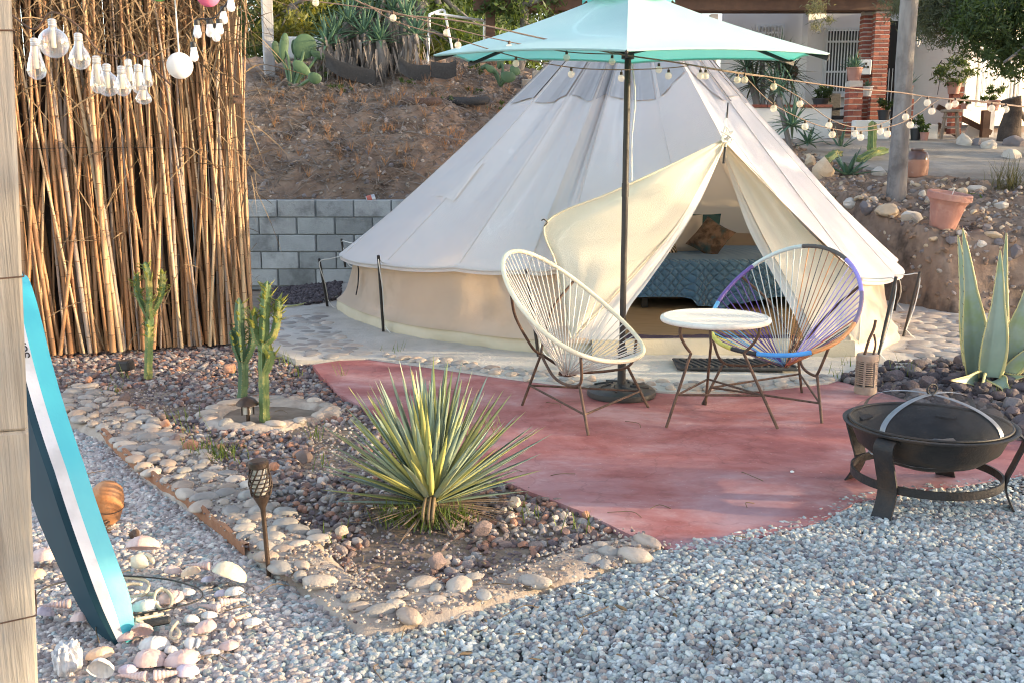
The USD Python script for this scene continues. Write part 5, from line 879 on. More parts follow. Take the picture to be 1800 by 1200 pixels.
planter_wall('white low garden wall with red brick cap behind the stem aloe', 1318, 186, 1460, 190, 15.4, 1.5); planter_wall('short white wall panel left of the column cactus', 1500, 212, 1531, 212, 15.1, 1.5, False); planter_wall('short white wall panel right of the column cactus', 1533, 212, 1562, 212, 15.1, 1.5, False); planter_wall('white wall panel right of the grey trunk with pots before it', 1588, 219, 1646, 219, 15.1, 1.5, False)
def potted(txt, px, py, d, r_, h, m, leaf, n, L, up=(.1, .9), lw=.03):
    a = W(px, py, d); a = V(a[0], a[1], a[2]); t = thing('potted_plant', txt, 'potted plant', a); part(t, 'pot', lathe([(0, 0), (r_ * .75, 0), (r_, h), (r_ * 1.08, h), (r_ * 1.08, h * 1.1), (r_ * .85, h * 1.05), (0, h * .9)], 20, a), m, 40); part(t, 'foliage', cat(rosette(a + V(0, 0, h), n, L, lw, int(px), up, .5 * L)) if leaf is None else leaves([(a + V(0, 0, h + L * .6), V(L, L, L * .8))], n, .035, int(px)), M_aloe if leaf is None else leaf, False)
M_blackpot = mat('black_plastic', (.025, .025, .028), rough=.5)
potted('clay pot with grassy plant on top of the banded brick pier', 1501, 144, 15.3, .11, .18, M_terra, None, 40, .25); potted('bushy plant in a brown pot beside the stool', 1676, 166, 15.25, .1, .15, M_terra, M_leafd, 900, .27); potted('black pot with leafy green plant before the right white wall panel', 1609, 250, 14.7, .08, .17, M_blackpot, M_leafg, 240, .13); potted('small brown pot with a tiny plant left of the stool', 1624, 250, 14.6, .06, .12, M_terra, M_leafg, 120, .09); potted('white hanging style pot with succulent at the brick column', 1523, 170, 15.5, .085, .13, M_white, None, 16, .12); potted('dark plants in a trough on the low white wall', 1442, 187, 15.5, .12, .1, M_blackpot, M_leafd, 400, .16); potted('green plant pot left of the right hand stair railing', 1745, 195, 15.0, .09, .13, M_terra, M_leafg, 320, .15); potted('potted plant on the narrow pier right of the grey trunk', 1595, 165, 15.3, .08, .1, M_terra, None, 24, .25, (.3, .95)); potted('small red flowered pot on the stool seat', 1695, 192, 15.0, .05, .07, M_terra, M_leafd, 140, .08); potted('dark pot with trailing plant below the brick column', 1553, 212, 15.25, .09, .13, M_blackpot, M_leafd, 260, .13)
p = W(1470, 205, 15.55); arm = thing('garden_chair', 'dark garden chair standing left of the banded brick pier', 'chair', p); part(arm, 'seat', box(p + V(0, 0, -.02), (.28, .3, .05), .2, .01), M_rub); part(arm, 'backrest', box(p + V(-.03, .14, .16), (.26, .04, .36), .2, .01), M_rub)
for s in (-1, 1): part(arm, 'armrest', box(p + V(s * .14, 0, .12), (.04, .3, .03), .2, .005), M_rub); part(arm, 'leg', box(p + V(s * .13, -.13, -.14), (.04, .04, .24), .2), M_rub)
solo('white_panel', 'white panel leaning against the banded brick pier', 'panel', box(W(1488, 173, 15.5), (.06, .03, .42), .3, .004), M_white)
sk = hp(1668, 255, 14.9); sv = thing('wooden_stool', 'tall weathered wooden stool at the end of the driveway', 'stool', sk); zs = W(1668, 193, 14.9)[2]; M_ow = mat('old_wood', (.20, .155, .12), (.28, .22, .17), 8, .8, .2)
part(sv, 'seat', lathe([(0, zs - .04), (.14, zs - .04), (.15, zs - .02), (.14, zs), (0, zs)], 20, V(sk[0], sk[1], 0)), M_ow, 40)
for a in (.5, 2.1, 3.6, 5.2): part(sv, 'leg', beam(V(sk[0] + .10 * math.cos(a), sk[1] + .1 * math.sin(a), zs - .04), V(sk[0] + .17 * math.cos(a), sk[1] + .17 * math.sin(a), sk[2] - .03), .03, .03, bev=.006), M_ow)
for zz in (.2, .34):
    P = [V(sk[0] + .14 * math.cos(a), sk[1] + .14 * math.sin(a), sk[2] + zz) for a in (.5, 2.1, 3.6, 5.2)]
    for i in range(4): part(sv, 'rung', tube([P[i], P[(i + 1) % 4]], .012, 6), M_ow, True)
rl = thing('stair_railing', 'brown diagonal stair railing with white infill right of the stool', 'railing', W(1705, 225, 15.4))
for y0 in (186, 218): part(rl, 'rail', beam(W(1648, y0 + 2, 15.4), W(1742, y0 + 48, 15.4), .05, .07), M_beam)
part(rl, 'infill_panel', beam(W(1700, 226, 15.45), W(1728, 240, 15.45), .03, .2), M_white); part(rl, 'post', box(W(1731, 225, 15.35), (.1, .1, .5)), M_beam); part(rl, 'post', box(W(1742, 215, 15.5), (.07, .07, .55)), M_white)
c = hp(1772, 262, 14.4); v, f = tube([c + V(0, 0, -.1), c + V(.0, 0, .2), c + V(.03, 0, .45), c + V(-.02, 0, .62)], [.17, .14, .11, .13], 16); v = v + (meshkit.fbm(v * V(8, 8, 3), 3, 7) - .5)[:, None] * .12 * V(1, 1, .3); stp = thing('tree_stump', 'dark gnarled tree stump at the right edge of the terrace', 'stump', c); part(stp, 'stump_body', (v, f), mat('dark_bark', (.035, .026, .022), (.08, .06, .05), 9, .95, .9), 60); part(stp, 'broken_branch', tube([c + V(.05, 0, .5), c + V(.2, 0, .35), c + V(.3, 0, .2)], .04, 7), M_ow, True)
c = W(1397, 150, 17.3); pd = thing('wooden_paddle', 'long handled wooden paddle leaning against the house wall', 'paddle', c); part(pd, 'handle', tube([W(1388, 185, 17.2), W(1397, 130, 17.4)], .012, 6), M_beam, True); v, f = _ico[2]; part(pd, 'paddle_blade', (v * V(.055, .02, .085) + W(1398, 126, 17.4), f), M_beam, True)
c = W(1612, 70, 15.6); wc = thing('wind_chime', 'silver wind chime hanging from the porch roof right of the trunk', 'wind chime', c)
for k in range(5): part(wc, 'chime_tube', tube([c + V(-.04 + .02 * k, .01 * (k % 2), .09), c + V(-.04 + .02 * k, .01 * (k % 2), -.1 + .02 * (k % 3))], .008, 6), M_tin, True)
part(wc, 'hanger', cat([lathe([(0, .11), (.05, .11), (.05, .12), (0, .12)], 12, c), tube([c + V(0, 0, .12), c + V(0, 0, .5)], .003, 4)]), M_beam)
c = W(1655, 118, 16.3); hk = thing('wall_hook', 'black scroll iron hanger on the shaded house wall', 'hanger', c); part(hk, 'scroll', tube(smooth_path([c + V(-.03, 0, .06), c + V(.04, 0, .04), c + V(.04, 0, -.04), c + V(-.02, 0, -.08), c + V(-.05, 0, .0), c + V(0, 0, .1)], 6), .008, 5), M_black, True); part(hk, 'chain', tube([c + V(0, 0, -.08), c + V(-.03, 0, -.42)], .006, 5), M_black, True)
solo('lime_cup', 'bright lime green cup standing against the white wall panel', 'cup', lathe([(0, 0), (.035, 0), (.045, .17), (.04, .17), (.03, .01)], 16, W(1592, 252, 14.7)), mat('lime_plastic', (.35, .62, .06), rough=.4), 40)
# ------------------------------------------------------------------ trees standing right of the view, which shade the tent, the slope and the near gravel
tree('shade_tree', 'tall leafy tree to the right of the tent, beyond the picture', V(11.2, 8.6, .6), 5, [(V(11.2, 8.3, 2.6), V(1.3, 1.5, 1.5)), (V(11.5, 9.6, 3.4), V(1.3, 1.5, 1.3)), (V(11.2, 10.6, 2.2), V(1.2, 1.1, 1.2)), (V(11.4, 8.4, 4.6), V(1.3, 1.6, .9)), (V(11.2, 6.75, 2.1), V(.9, .8, .75)), (V(11.0, 7.4, 3.3), V(.9, .8, .8))], 16500, .075, M_leafd, 441)
tree('shade_tree', 'bushy tree to the right of the slope, beyond the picture', V(12.5, 11.8, 1.0), 5, [(V(12.5, 11.6, 3.4), V(1.3, 1.3, 1.6)), (V(12.8, 12.9, 4.4), V(1.3, 1.3, 1.4)), (V(12.6, 13.6, 2.8), V(1.2, 1.0, 1.1))], 7000, .075, M_leafd, 442)
tree('shade_tree', 'dense rounded tree to the right of the fire pit, beyond the picture', V(8.8, .6, -.1), 3.4, [(V(8.8, 1.1, .85), V(1.0, 1.2, .62)), (V(8.8, 1.0, 3.2), V(1.1, 1.5, 1.15)), (V(9.2, -.8, 1.6), V(1.3, 1.5, 1.5)), (V(8.8, 2.3, .9), V(.7, .7, .5)), (V(8.8, 1.85, 2.45), V(.8, .7, .65)), (V(8.8, 2.95, .85), V(.65, .65, .42)), (V(9.4, .9, .85), V(1.0, 1.4, .6))], 25000, .07, M_leafd, 443)
tree('shade_tree', 'thin young tree to the right of the patio, beyond the picture', V(10.5, 4.3, 0), 3.6, [(V(10.5, 4.2, 2.0), V(.8, 1.0, .9)), (V(10.3, 3.4, 1.2), V(.7, .6, .6)), (V(10.4, 5.4, 2.2), V(.6, .6, 1.0))], 2100, .075, M_leafg, 444)

# ------------------------------------------------------------------ wooden post, board
M_post = usdkit.material(stage, '/World/Looks/weathered_post', {"g": ("geometry", {}), "mp": ("mapping", {"scale": (9, 9, .55)}), "n": ("noise_texture", {"scale": 3.2, "detail": 9, "roughness": .7, "distortion": .4}), "r": ("rgb_ramp", {"ramp": [(0, (.11, .09, .07)), (.34, (.235, .205, .17)), (.48, (.33, .295, .25)), (.68, (.40, .365, .315)), (1, (.46, .43, .375))]}), "mp2": ("mapping", {"scale": (40, 40, 1.2)}), "n2": ("noise_texture", {"scale": 4.0, "detail": 6}), "b": ("bump", {"strength": .7, "distance": .006}), "n3": ("noise_texture", {"scale": 2.2, "detail": 3}), "r3": ("rgb_ramp", {"ramp": [(0, (.62, .58, .52)), (.45, (1, 1, 1)), (1, (1, 1, 1))]}), "m": ("mix", {"mix_type": "multiply", "fac": 1.0}), "p": ("principled_bsdf", {"roughness": .85, "specular_ior_level": .25})},
    [("g.position", "mp.vector"), ("mp.vector", "n.vector"), ("n.fac", "r.fac"), ("g.position", "mp2.vector"), ("mp2.vector", "n2.vector"), ("n2.fac", "b.height"), ("g.position", "n3.vector"), ("n3.fac", "r3.fac"), ("r.color", "m.color1"), ("r3.color", "m.color2"), ("m.color", "p.base_color"), ("b.normal", "p.normal")], surface="p.BSDF")
pt_, pb_ = W(21, 0, 2.2), W(67, 1200, 2.2); ax = unit(pt_ - pb_); wp_ = .17; post = thing('wooden_post', 'weathered square wooden post in the left foreground bound with thin wire', 'post', pb_ - V(wp_ / 2, 0, 0))
UP_ = unit(V(-.43, .9, 0)); RT_ = V(-UP_[1], UP_[0], 0) * -1; ofs = -RT_ * wp_ / 2 + UP_ * wp_ / 2; zj = W(45, 752, 2.2)
bot, top = pb_ - ax * .25 + ofs, pt_ + ax * .5 + ofs; sp = [np.linalg.norm(zj - pb_) + .25]
jn = pb_ + ax * np.linalg.norm(zj - pb_) + ofs
part(post, 'timber', beam(bot, jn - ax * .001, wp_, wp_, UP_, .006), M_post, False); part(post, 'timber', beam(jn + ax * .001, top, wp_ - .002, wp_ - .002, UP_, .006), M_post, False)
for py in (493, 62, 1087):
    q = pb_ + ax * np.linalg.norm(W(45, py, 2.2) - pb_) + ofs; h = wp_ / 2 + .002
    part(post, 'wire', tube([q - RT_ * h - UP_ * h, q - UP_ * (h + .001) + V(0, 0, .004), q + RT_ * h - UP_ * h + V(0, 0, .008), q + RT_ * (h + .001), q + RT_ * h + UP_ * h], .0018, 5), M_rust, True)
q = W(31, 1018, 2.2); part(post, 'nail_hole', lathe([(0, .0), (.005, 0), (.006, .0025), (0, .003)], 12, q - UP_ * .002, -UP_), M_black, True)
tip, topb = G(180, 1152, -.03), W(-48, 515, 3.45); la = unit(topb - tip); Lb = np.linalg.norm(topb - tip) + .05
wv = unit(np.cross(la, np.cross(V(-.62, .785, 0), la))); nv = np.cross(wv, la); nv = nv if nv[0] > 0 else -nv       # along, across (away from the camera), deck normal (right)
M_bteal = mat('board_teal', (.045, .36, .45), (.05, .40, .47), 2, .45, .05, 80, spec=.5); M_bwhite = mat('board_rail', (.50, .50, .53), (.58, .58, .61), 3, .5, .05, 80, c3=(.42, .42, .44), s3=7); M_bdark = mat('board_slick', (.004, .022, .036), (.007, .034, .05), 2, .6, spec=.2)
bd_ = thing('bodyboard', 'turquoise bodyboard with white rail leaning behind the wooden post', 'bodyboard', tip)
def outline(s): return .215 * min(1, (s / .42 + .02)) ** .62 * (1 if s < .75 else 1 - ((s - .75) / .25) ** 2.4 * .75)
ss = np.concatenate([np.linspace(0, .1, 8)[:-1], np.linspace(.1, .9, 24), np.linspace(.9, 1, 8)[1:]]); c0 = tip + wv * .0
def bp(s, wf, t):   # point at length s, across in -1..1, thickness offset
    hw = outline(s); rock_ = .05 * (2 * s - .8) ** 2; base_ = tip + la * s * Lb + nv * rock_; near = outline(s); return base_ + wv * (.03 * 0 + (.26 - .26 * 0) * 0 + wf * hw + (.0)) + nv * t
lay = [(-1.0, .000), (-.999, .030), (-.90, .062)]
near_w = lambda s: bp(s, 0, 0)
def strip(a, b):
    return grid(np.array([[bp(s, a[0] * 1.0, a[1] * min(1, outline(s) / .12)), bp(s, b[0], b[1] * min(1, outline(s) / .12))] for s in ss]))
# the tip touches the ground on the near edge: the board's middle line is shifted across by its half width
tip = tip + wv * .05
def ring_(k): return np.array([bp(s, *k) for s in ss])
prof_b = [(-.985, .018), (-1.0, .052), (-.86, .112), (.86, .112), (1.0, .052), (.985, .018), (.90, .0), (-.90, .0)]
def bstrip(i, j, n=3): a, b = prof_b[i], prof_b[j]; return grid(np.array([[bp(s, lerp(a[0], b[0], t), lerp(a[1], b[1], t) * min(1, (outline(s) / .10) ** .6) + .04 * (1 - min(1, (outline(s) / .10) ** .6))) for t in np.linspace(0, 1, n)] for s in ss]))
part(bd_, 'slick_bottom', cat([bstrip(5, 6), bstrip(6, 7, 7), bstrip(7, 0)]), M_bdark, 50); part(bd_, 'white_rail', cat([bstrip(0, 1), bstrip(4, 5)]), M_bwhite, 50); part(bd_, 'deck', cat([bstrip(1, 2), bstrip(2, 3, 7), bstrip(3, 4)]), M_bteal, 50)
tx = meshkit.text_mesh('SUAMU', .026, .0012, True); v, f = tm(tx); s_at = .70; o = bp(s_at, -.992, .035); n_r = unit(-wv * 1.0 + nv * .0); ex = la; ey = np.cross(n_r, ex); v = o + v[:, :1] * ex + (v[:, 1:2] - .013) * ey + (v[:, 2:] + .0015) * n_r; part(bd_, 'lettering', (v, f), M_black, False)

# ------------------------------------------------------------------ clay float with chain, torch, lamps
M_float = mat('float_clay', (.34, .15, .06), (.42, .21, .10), 8, .55, .2, 50, c3=(.34, .13, .04), s3=6); fc = G(192, 922, -.03) + V(0, 0, .095); fl_ = thing('clay_float', 'orange clay float with seams lying on the pale gravel behind the board', 'float', fc)
a_ = unit(V(.15, -.2, 1)); part(fl_, 'float_body', lathe([(0, -.095), (.03, -.09), (.05, -.07), (.056, -.04), (.064, -.01), (.0645, .03), (.058, .065), (.04, .085), (.015, .092), (0, .093)], 28, fc, a_), M_float, True)
part(fl_, 'seam', cat([tube([fc + a_ * z + (unit(np.cross(a_, V(0, 1, 0))) * math.cos(t) + unit(np.cross(a_, np.cross(a_, V(0, 1, 0)))) * math.sin(t)) * r_ for t in np.linspace(0, 2 * np.pi, 33)[:-1]], .0022, 5, True) for z, r_ in ((-.012, .0645),)]), M_rust, True)
ch = smooth_path([fc + V(.0, -.045, -.06), fc + V(.03, -.07, -.10), fc + V(.045, -.11, -.105), fc + V(.06, -.15, -.11)], 4)
solo('chain', 'rusty brown chain trailing from the clay float over the gravel', 'chain', cat([tube([p + R.uniform(.6, 1) * V(math.cos(t) * .012, math.sin(t) * .017, .006 * math.sin(t + i)) for t in np.linspace(0, 6.28, 11)[:-1]], .0045, 5, True) for i, p in enumerate(ch)]), M_rust, True)
p = G(234, 940, -.02); solo('driftwood', 'short dark piece of driftwood beside the clay float', 'wood', tube(smooth_path([p, p + V(.02, -.02, .02), p + V(.04, -.07, .01)], 4), np.linspace(.018, .010, 9), 7), mat('dark_wood', (.07, .04, .03), (.12, .075, .05), 20, .9, .5), True)
def px_z(px, py, d): return W(px, py, d)[2]
M_bronze = mat('dark_bronze', (.045, .028, .02), (.075, .05, .035), 30, .4, .1, metal=.5, spec=.5); M_frost = mat('frosted_plastic', (.66, .62, .55), rough=.4, trans=.3)
tb_ = G(473, 1000, -.0); tt_ = V(tb_[0] - .022, tb_[1], px_z(462, 805, tb_[1])); tl = thing('garden_torch', 'dark flame shaped solar garden torch stuck at the cobbled kerb', 'torch', tb_); axt = unit(tt_ - tb_); Ht = np.linalg.norm(tt_ - tb_)
part(tl, 'stake', tube([tb_ - V(0, 0, .05), tb_ + axt * (Ht - .17)], .0085, 10), M_bronze, True)
part(tl, 'cup', lathe([(.008, Ht - .21), (.010, Ht - .185), (.026, Ht - .15), (.034, Ht - .135), (.030, Ht - .13), (0, Ht - .13)], 20, tb_, axt), M_bronze, 40); part(tl, 'solar_cap', lathe([(.030, Ht - .035), (.036, Ht - .03), (.036, Ht - .012), (.030, Ht - .006), (.0, Ht - .004)], 20, tb_, axt), M_bronze, 40)
part(tl, 'diffuser', lathe([(.022, Ht - .13), (.030, Ht - .09), (.027, Ht - .034)], 20, tb_, axt), M_frost, True)
u1, u2 = frame_of(axt)
for k in range(10): a = k * .628; part(tl, 'cage_bar', tube([tb_ + axt * (Ht - .135 + .102 * s) + (u1 * math.cos(a + s * 1.4) + u2 * math.sin(a + s * 1.4)) * (.033 + .007 * math.sin(math.pi * min(1, s * 1.1))) for s in np.linspace(0, 1, 9)], .0032, 5), M_bronze, True)
for s in np.linspace(.2, .8, 5): part(tl, 'cage_ring', tube([tb_ + axt * (Ht - .135 + .102 * s) + (u1 * math.cos(a) + u2 * math.sin(a)) * (.033 + .007 * math.sin(math.pi * s * 1.1)) for a in np.linspace(0, 6.283, 21)[:-1]], .002, 4, True), M_bronze, True)
mp_ = G(436, 735, 0); ml = thing('path_light', 'small mushroom shaped dark path light inside the concrete ring', 'path light', mp_)
part(ml, 'lamp_cap', lathe([(0, .128), (.02, .125), (.045, .11), (.062, .09), (.064, .082), (.05, .082), (0, .09)], 28, mp_), M_bronze, 40); part(ml, 'lens', lathe([(.028, .03), (.03, .085)], 16, mp_), M_frost, True)
for k in range(4): a = k * 1.57 + .4; part(ml, 'strut', box(mp_ + V(.033 * math.cos(a), .033 * math.sin(a), .055), (.012, .006, .065), a + 1.57), M_bronze)
part(ml, 'stake', tube([mp_ - V(0, 0, .05), mp_ + V(0, 0, .035)], .012, 8), M_bronze, True)
sc = G(715, 850, 0) + V(0, .05, 0); sl = thing('spotlight', 'black solar spotlight on a stake half hidden in the yucca', 'spotlight', sc); hd = W(728, 788, sc[1])
part(sl, 'lamp_head', beam(hd + V(-.03, -.03, .0), hd + V(.07, .06, -.03), .10, .06, bev=.015), M_black); part(sl, 'solar_panel', beam(W(690, 835, sc[1]) + V(-.04, 0, -.02), W(700, 808, sc[1]) + V(.03, 0, .02), .09, .015, bev=.004), M_black); part(sl, 'stake', tube(smooth_path([sc - V(0, 0, .04), sc + V(0, 0, .06), hd], 4), .010, 7), M_black, True)
lp = G(222, 655, 0); sl = thing('spotlight', 'small black box spotlight on the pebbles left of the left cactus', 'spotlight', lp); part(sl, 'lamp_head', beam(lp + V(-.05, 0, .05), lp + V(.05, -.02, .06), .09, .07, bev=.012), M_black); part(sl, 'stake', tube([lp - V(0, 0, .04), lp + V(0, 0, .05)], .01, 6), M_black); part(sl, 'cable', tube(smooth_path([lp + V(-.05, 0, .05), lp + V(-.12, .01, .04), lp + V(-.18, .03, .01)], 5), .006, 5), M_black, True)

# ------------------------------------------------------------------ yucca, agave, tall cacti
M_yuc = mat('yucca_leaf', (.19, .255, .20), (.28, .33, .22), 7, .45, .05, 60, rnd=.25, c3=(.34, .33, .11), s3=3.5, stretch=(1, 1, 1), spec=.5); M_yucy = mat('yucca_leaf_yellow', (.33, .33, .10), (.42, .40, .14), 7, .5, .05, 60, rnd=.2); M_tipb = mat('leaf_tip', (.13, .06, .045))
yc = G(757, 905, 0); yt = thing('yucca', 'spiky variegated yucca rosette in the planting bed beside the red patio', 'yucca', yc); core = yc + V(0, .03, .09)
part(yt, 'stem', lathe([(.03, -.06), (.032, .03), (.02, .07), (0, .08)], 14, yc), M_dry, True)
for k in range(190):
    a = k * 2.39996 + R.uniform(-.25, .25); e = math.radians(lerp(88, 9, (k / 190) ** .9) + R.uniform(-7, 7)); d = V(math.cos(a) * math.cos(e), math.sin(a) * math.cos(e), math.sin(e)); L = R.uniform(.43, .59) * (1 if e > .5 else .85)
    if d[1] < -.25 and e < .55: continue
    st_ = core + V(d[0], d[1], 0) * .03 + V(0, 0, -.05 * k / 190); lf = part(yt, 'leaf', blade(st_, d, L, R.uniform(.027, .037), .08 * math.cos(e) * R.uniform(.2, 1.2), 7, .35, .25, prof=lambda s: min(1, .45 + s * 2.2) * (1 - s ** 3.0) + .02), M_yucy if R.random() < .36 else M_yuc, True)
out = [blade(core + V(0, 0, -.05), V(math.cos(a), math.sin(a), R.uniform(-.05, .12)), R.uniform(.2, .4), .014, R.uniform(.05, .10), 6, .3, .25, twist=R.uniform(-1, 1)) for a in np.random.default_rng(5).uniform(0, 6.28, 90)]
part(yt, 'dry_leaves', cat(out), mat('yucca_dry', (.20, .13, .09), (.32, .23, .16), 9, .9, isl=.3), True, kind='stuff')
part(yt, 'dry_stalk', cat([tube(smooth_path([G(752, 925, .0) + V(dx, 0, 0), G(752, 925) + V(dx * 1.4, -.02, .06), core + V(dx, 0, .02)], 4), .008, 6) for dx in (-.012, .004, .016)]), M_dry, True)
M_aglf = mat('agave_leaf', (.23, .30, .24), (.32, .39, .325), 3, .5, .05, 40, c3=(.26, .33, .16), s3=4, spec=.45); M_agy = mat('agave_margin', (.46, .42, .19), (.54, .49, .25), 9, .5); ac = G(1737, 668); at_ = thing('agave', 'large variegated agave with upright pale leaves in the lava bed', 'agave', ac)
def agl(b, t, w, db, dt, sag=0.0, marg=True, bend=0.0, face=-.2):
    p0, p2 = W(*b, db), W(*t, dt); L = np.linalg.norm(p2 - p0); d = unit(p2 - p0); sd = unit(np.cross(d, unit(V(face, -1, .15)))); wm = w * db / 1800; n = 12; S = np.linspace(0, 1, n + 1)
    bow = unit(np.cross(sd, d)); bow = bow if bow[1] < 0 else -bow; w_k = .8; wm *= w_k * .82; rows = []
    for s in S:
        c = p0 + d * L * s + bow * (sag * 4 * s * (1 - s)) + sd * bend * math.sin(math.pi * s); ww = wm * .5 * (.70 + .34 * math.sin(math.pi * min(1, s * 1.5 + .1))) * (1 - s ** 1.9) ** .9 + .002; row = []
        for x, up_ in ((-1, .34), (-.55, .08), (0, 0), (.55, .08), (1, .34), (.5, -.12), (0, -.26), (-.5, -.12), (-1, .34)): row.append(c + sd * x * ww + bow * (up_ * ww * (1 - .4 * s)))
        rows.append(row)
    P = np.array(rows); l_ = part(at_, 'leaf', grid(P), M_aglf, 60)
    if marg:
        for k in (0, 4): e = P[:, k]; part(l_, 'margin', tube(e, np.linspace(.012, .003, n + 1) if k == 4 else np.linspace(.006, .002, n + 1), 6), M_agy, True)
    tp = P[-1].mean(0); part(l_, 'spine', tube([tp - d * .02, tp + d * .025], (.005, .0008), 5), M_tipb, True)
    th_ = [tube([q, q + unit(q - (P[i, 2])) * .014 + d * .004], (.003, .0006), 4) for k in (0, 4) for i, q in enumerate(P[1:-1, k])]; part(l_, 'teeth', cat(th_), M_tipb, True, kind='stuff')
for args in [((1706, 640), (1684, 414), 44, 6.82, 6.95, .02), ((1752, 640), (1769, 410), 36, 6.86, 6.95, .02), ((1716, 655), (1692, 402), 64, 6.68, 6.62, .05), ((1738, 662), (1758, 440), 66, 6.56, 6.50, .06), ((1760, 655), (1824, 452), 74, 6.62, 6.45, .06), ((1766, 660), (1850, 575), 40, 6.58, 6.40, .02), ((1768, 664), (1880, 600), 46, 6.66, 6.5, .03),
             ((1722, 664), (1672, 668), 40, 6.6, 6.35, .03), ((1735, 668), (1712, 700), 44, 6.55, 6.28, .03), ((1748, 668), (1778, 696), 46, 6.55, 6.25, .03), ((1728, 660), (1700, 636), 34, 6.8, 7.05, .02), ((1755, 664), (1802, 660), 34, 6.62, 6.45, .02)]: agl(*args)
b1_ = G(260, 660); b2_ = G(465, 735); b3_ = G(425, 700)
def pk(px, py, d): return W(px, py, d)
d1, d2, d3 = b1_[1], b2_[1], b3_[1]
column_cactus('tall_cactus', 'yellowish branching candelabra cactus in front of the left half of the bamboo', b1_, [([b1_ - V(0, 0, .02), pk(262, 600, d1), pk(263, 540, d1)], .024), ([pk(263, 560, d1), pk(250, 535, d1), pk(241, 510, d1), pk(240, 482, d1)], .018), ([pk(263, 550, d1), pk(262, 500, d1 - .02), pk(255, 460, d1 - .02)], .020), ([pk(264, 555, d1), pk(276, 535, d1), pk(285, 510, d1), pk(286, 476, d1)], .018), ([pk(264, 560, d1), pk(262, 540, d1 - .06), pk(264, 520, d1 - .08)], .018)], 4, leafy=True)
column_cactus('tall_cactus', 'branching candelabra cactus standing inside the concrete ring', b2_, [([b2_ - V(0, 0, .02), pk(464, 680, d2), pk(463, 610, d2), pk(466, 540, d2), pk(470, 494, d2)], .025), ([pk(463, 610, d2), pk(450, 592, d2), pk(446, 565, d2), pk(446, 548, d2)], .018), ([pk(464, 605, d2), pk(481, 588, d2), pk(489, 550, d2), pk(490, 525, d2)], .019), ([pk(464, 650, d2), pk(472, 630, d2), pk(474, 615, d2)], .03)], 4, leafy=True)
column_cactus('tall_cactus', 'green leafy cactus just behind and left of the concrete ring', b3_, [([b3_ - V(0, 0, .02), pk(428, 650, d3), pk(422, 590, d3), pk(420, 524, d3)], .026), ([pk(428, 640, d3), pk(443, 605, d3), pk(444, 560, d3)], .02), ([pk(426, 640, d3), pk(414, 610, d3), pk(407, 580, d3)], .018)], 4, M_leafg if False else M_pad, leafy=True)
out = []
for px, py in [(205, 690), (215, 668), (330, 760), (370, 800), (392, 795), (405, 805), (350, 795), (318, 740), (500, 640), (525, 660), (590, 660), (575, 820), (555, 770), (430, 660), (690, 620), (1470, 665), (1570, 655), (1600, 650), (1610, 660), (1500, 645), (1760, 700), (690, 905), (720, 915), (790, 915), (930, 910), (1010, 930), (600, 940), (830, 770), (860, 760)]:
    p = G(px, py, 0)
    for k in range(R.randint(6, 14)): a = R.uniform(0, 6.28); out.append(blade(p + V(R.gauss(0, .04), R.gauss(0, .04), 0), V(math.cos(a) * .45, math.sin(a) * .45, 1), R.uniform(.04, .13), .005, R.uniform(0, .04), 3, .1, .3))
for px, py, n in [(385, 800, 60), (700, 912, 80), (740, 920, 190), (790, 916, 110)]:
    for k in range(n): p = G(px + R.gauss(0, 22), py + R.gauss(0, 7), 0); a = R.uniform(0, 6.28); out.append(blade(p, V(math.cos(a) * .6, math.sin(a) * .6, 1), R.uniform(.03, .10), .006, R.uniform(0, .03), 3, .1, .3))
solo('grass_sprouts', 'small green grass sprouts between the pebbles', 'grass', cat(out), leafm('sprout', (.14, .20, .04)), False, kind='stuff')
out = []
for i in range(70): p = G(R.uniform(120, 1780), R.uniform(640, 1180), 0); a = R.uniform(0, 6.28); out.append(tube(smooth_path([p, p + V(math.cos(a), math.sin(a), .1) * .05 + V(0, 0, .008), p + V(math.cos(a + .4), math.sin(a + .4), 0) * R.uniform(.07, .16) + V(0, 0, .004)], 3), .0018, 4))
out += [blade(G(R.uniform(700, 1790), R.uniform(940, 1190), .0) + V(0, 0, .006), V(math.cos(i), math.sin(i), .15), R.uniform(.02, .05), R.uniform(.008, .018), .02, 3, .2, .2, twist=1) for i in range(60)]
solo('twigs', 'thin dry twigs and straws scattered over gravel and patio', 'twigs', cat(out), M_dry, True, kind='stuff')

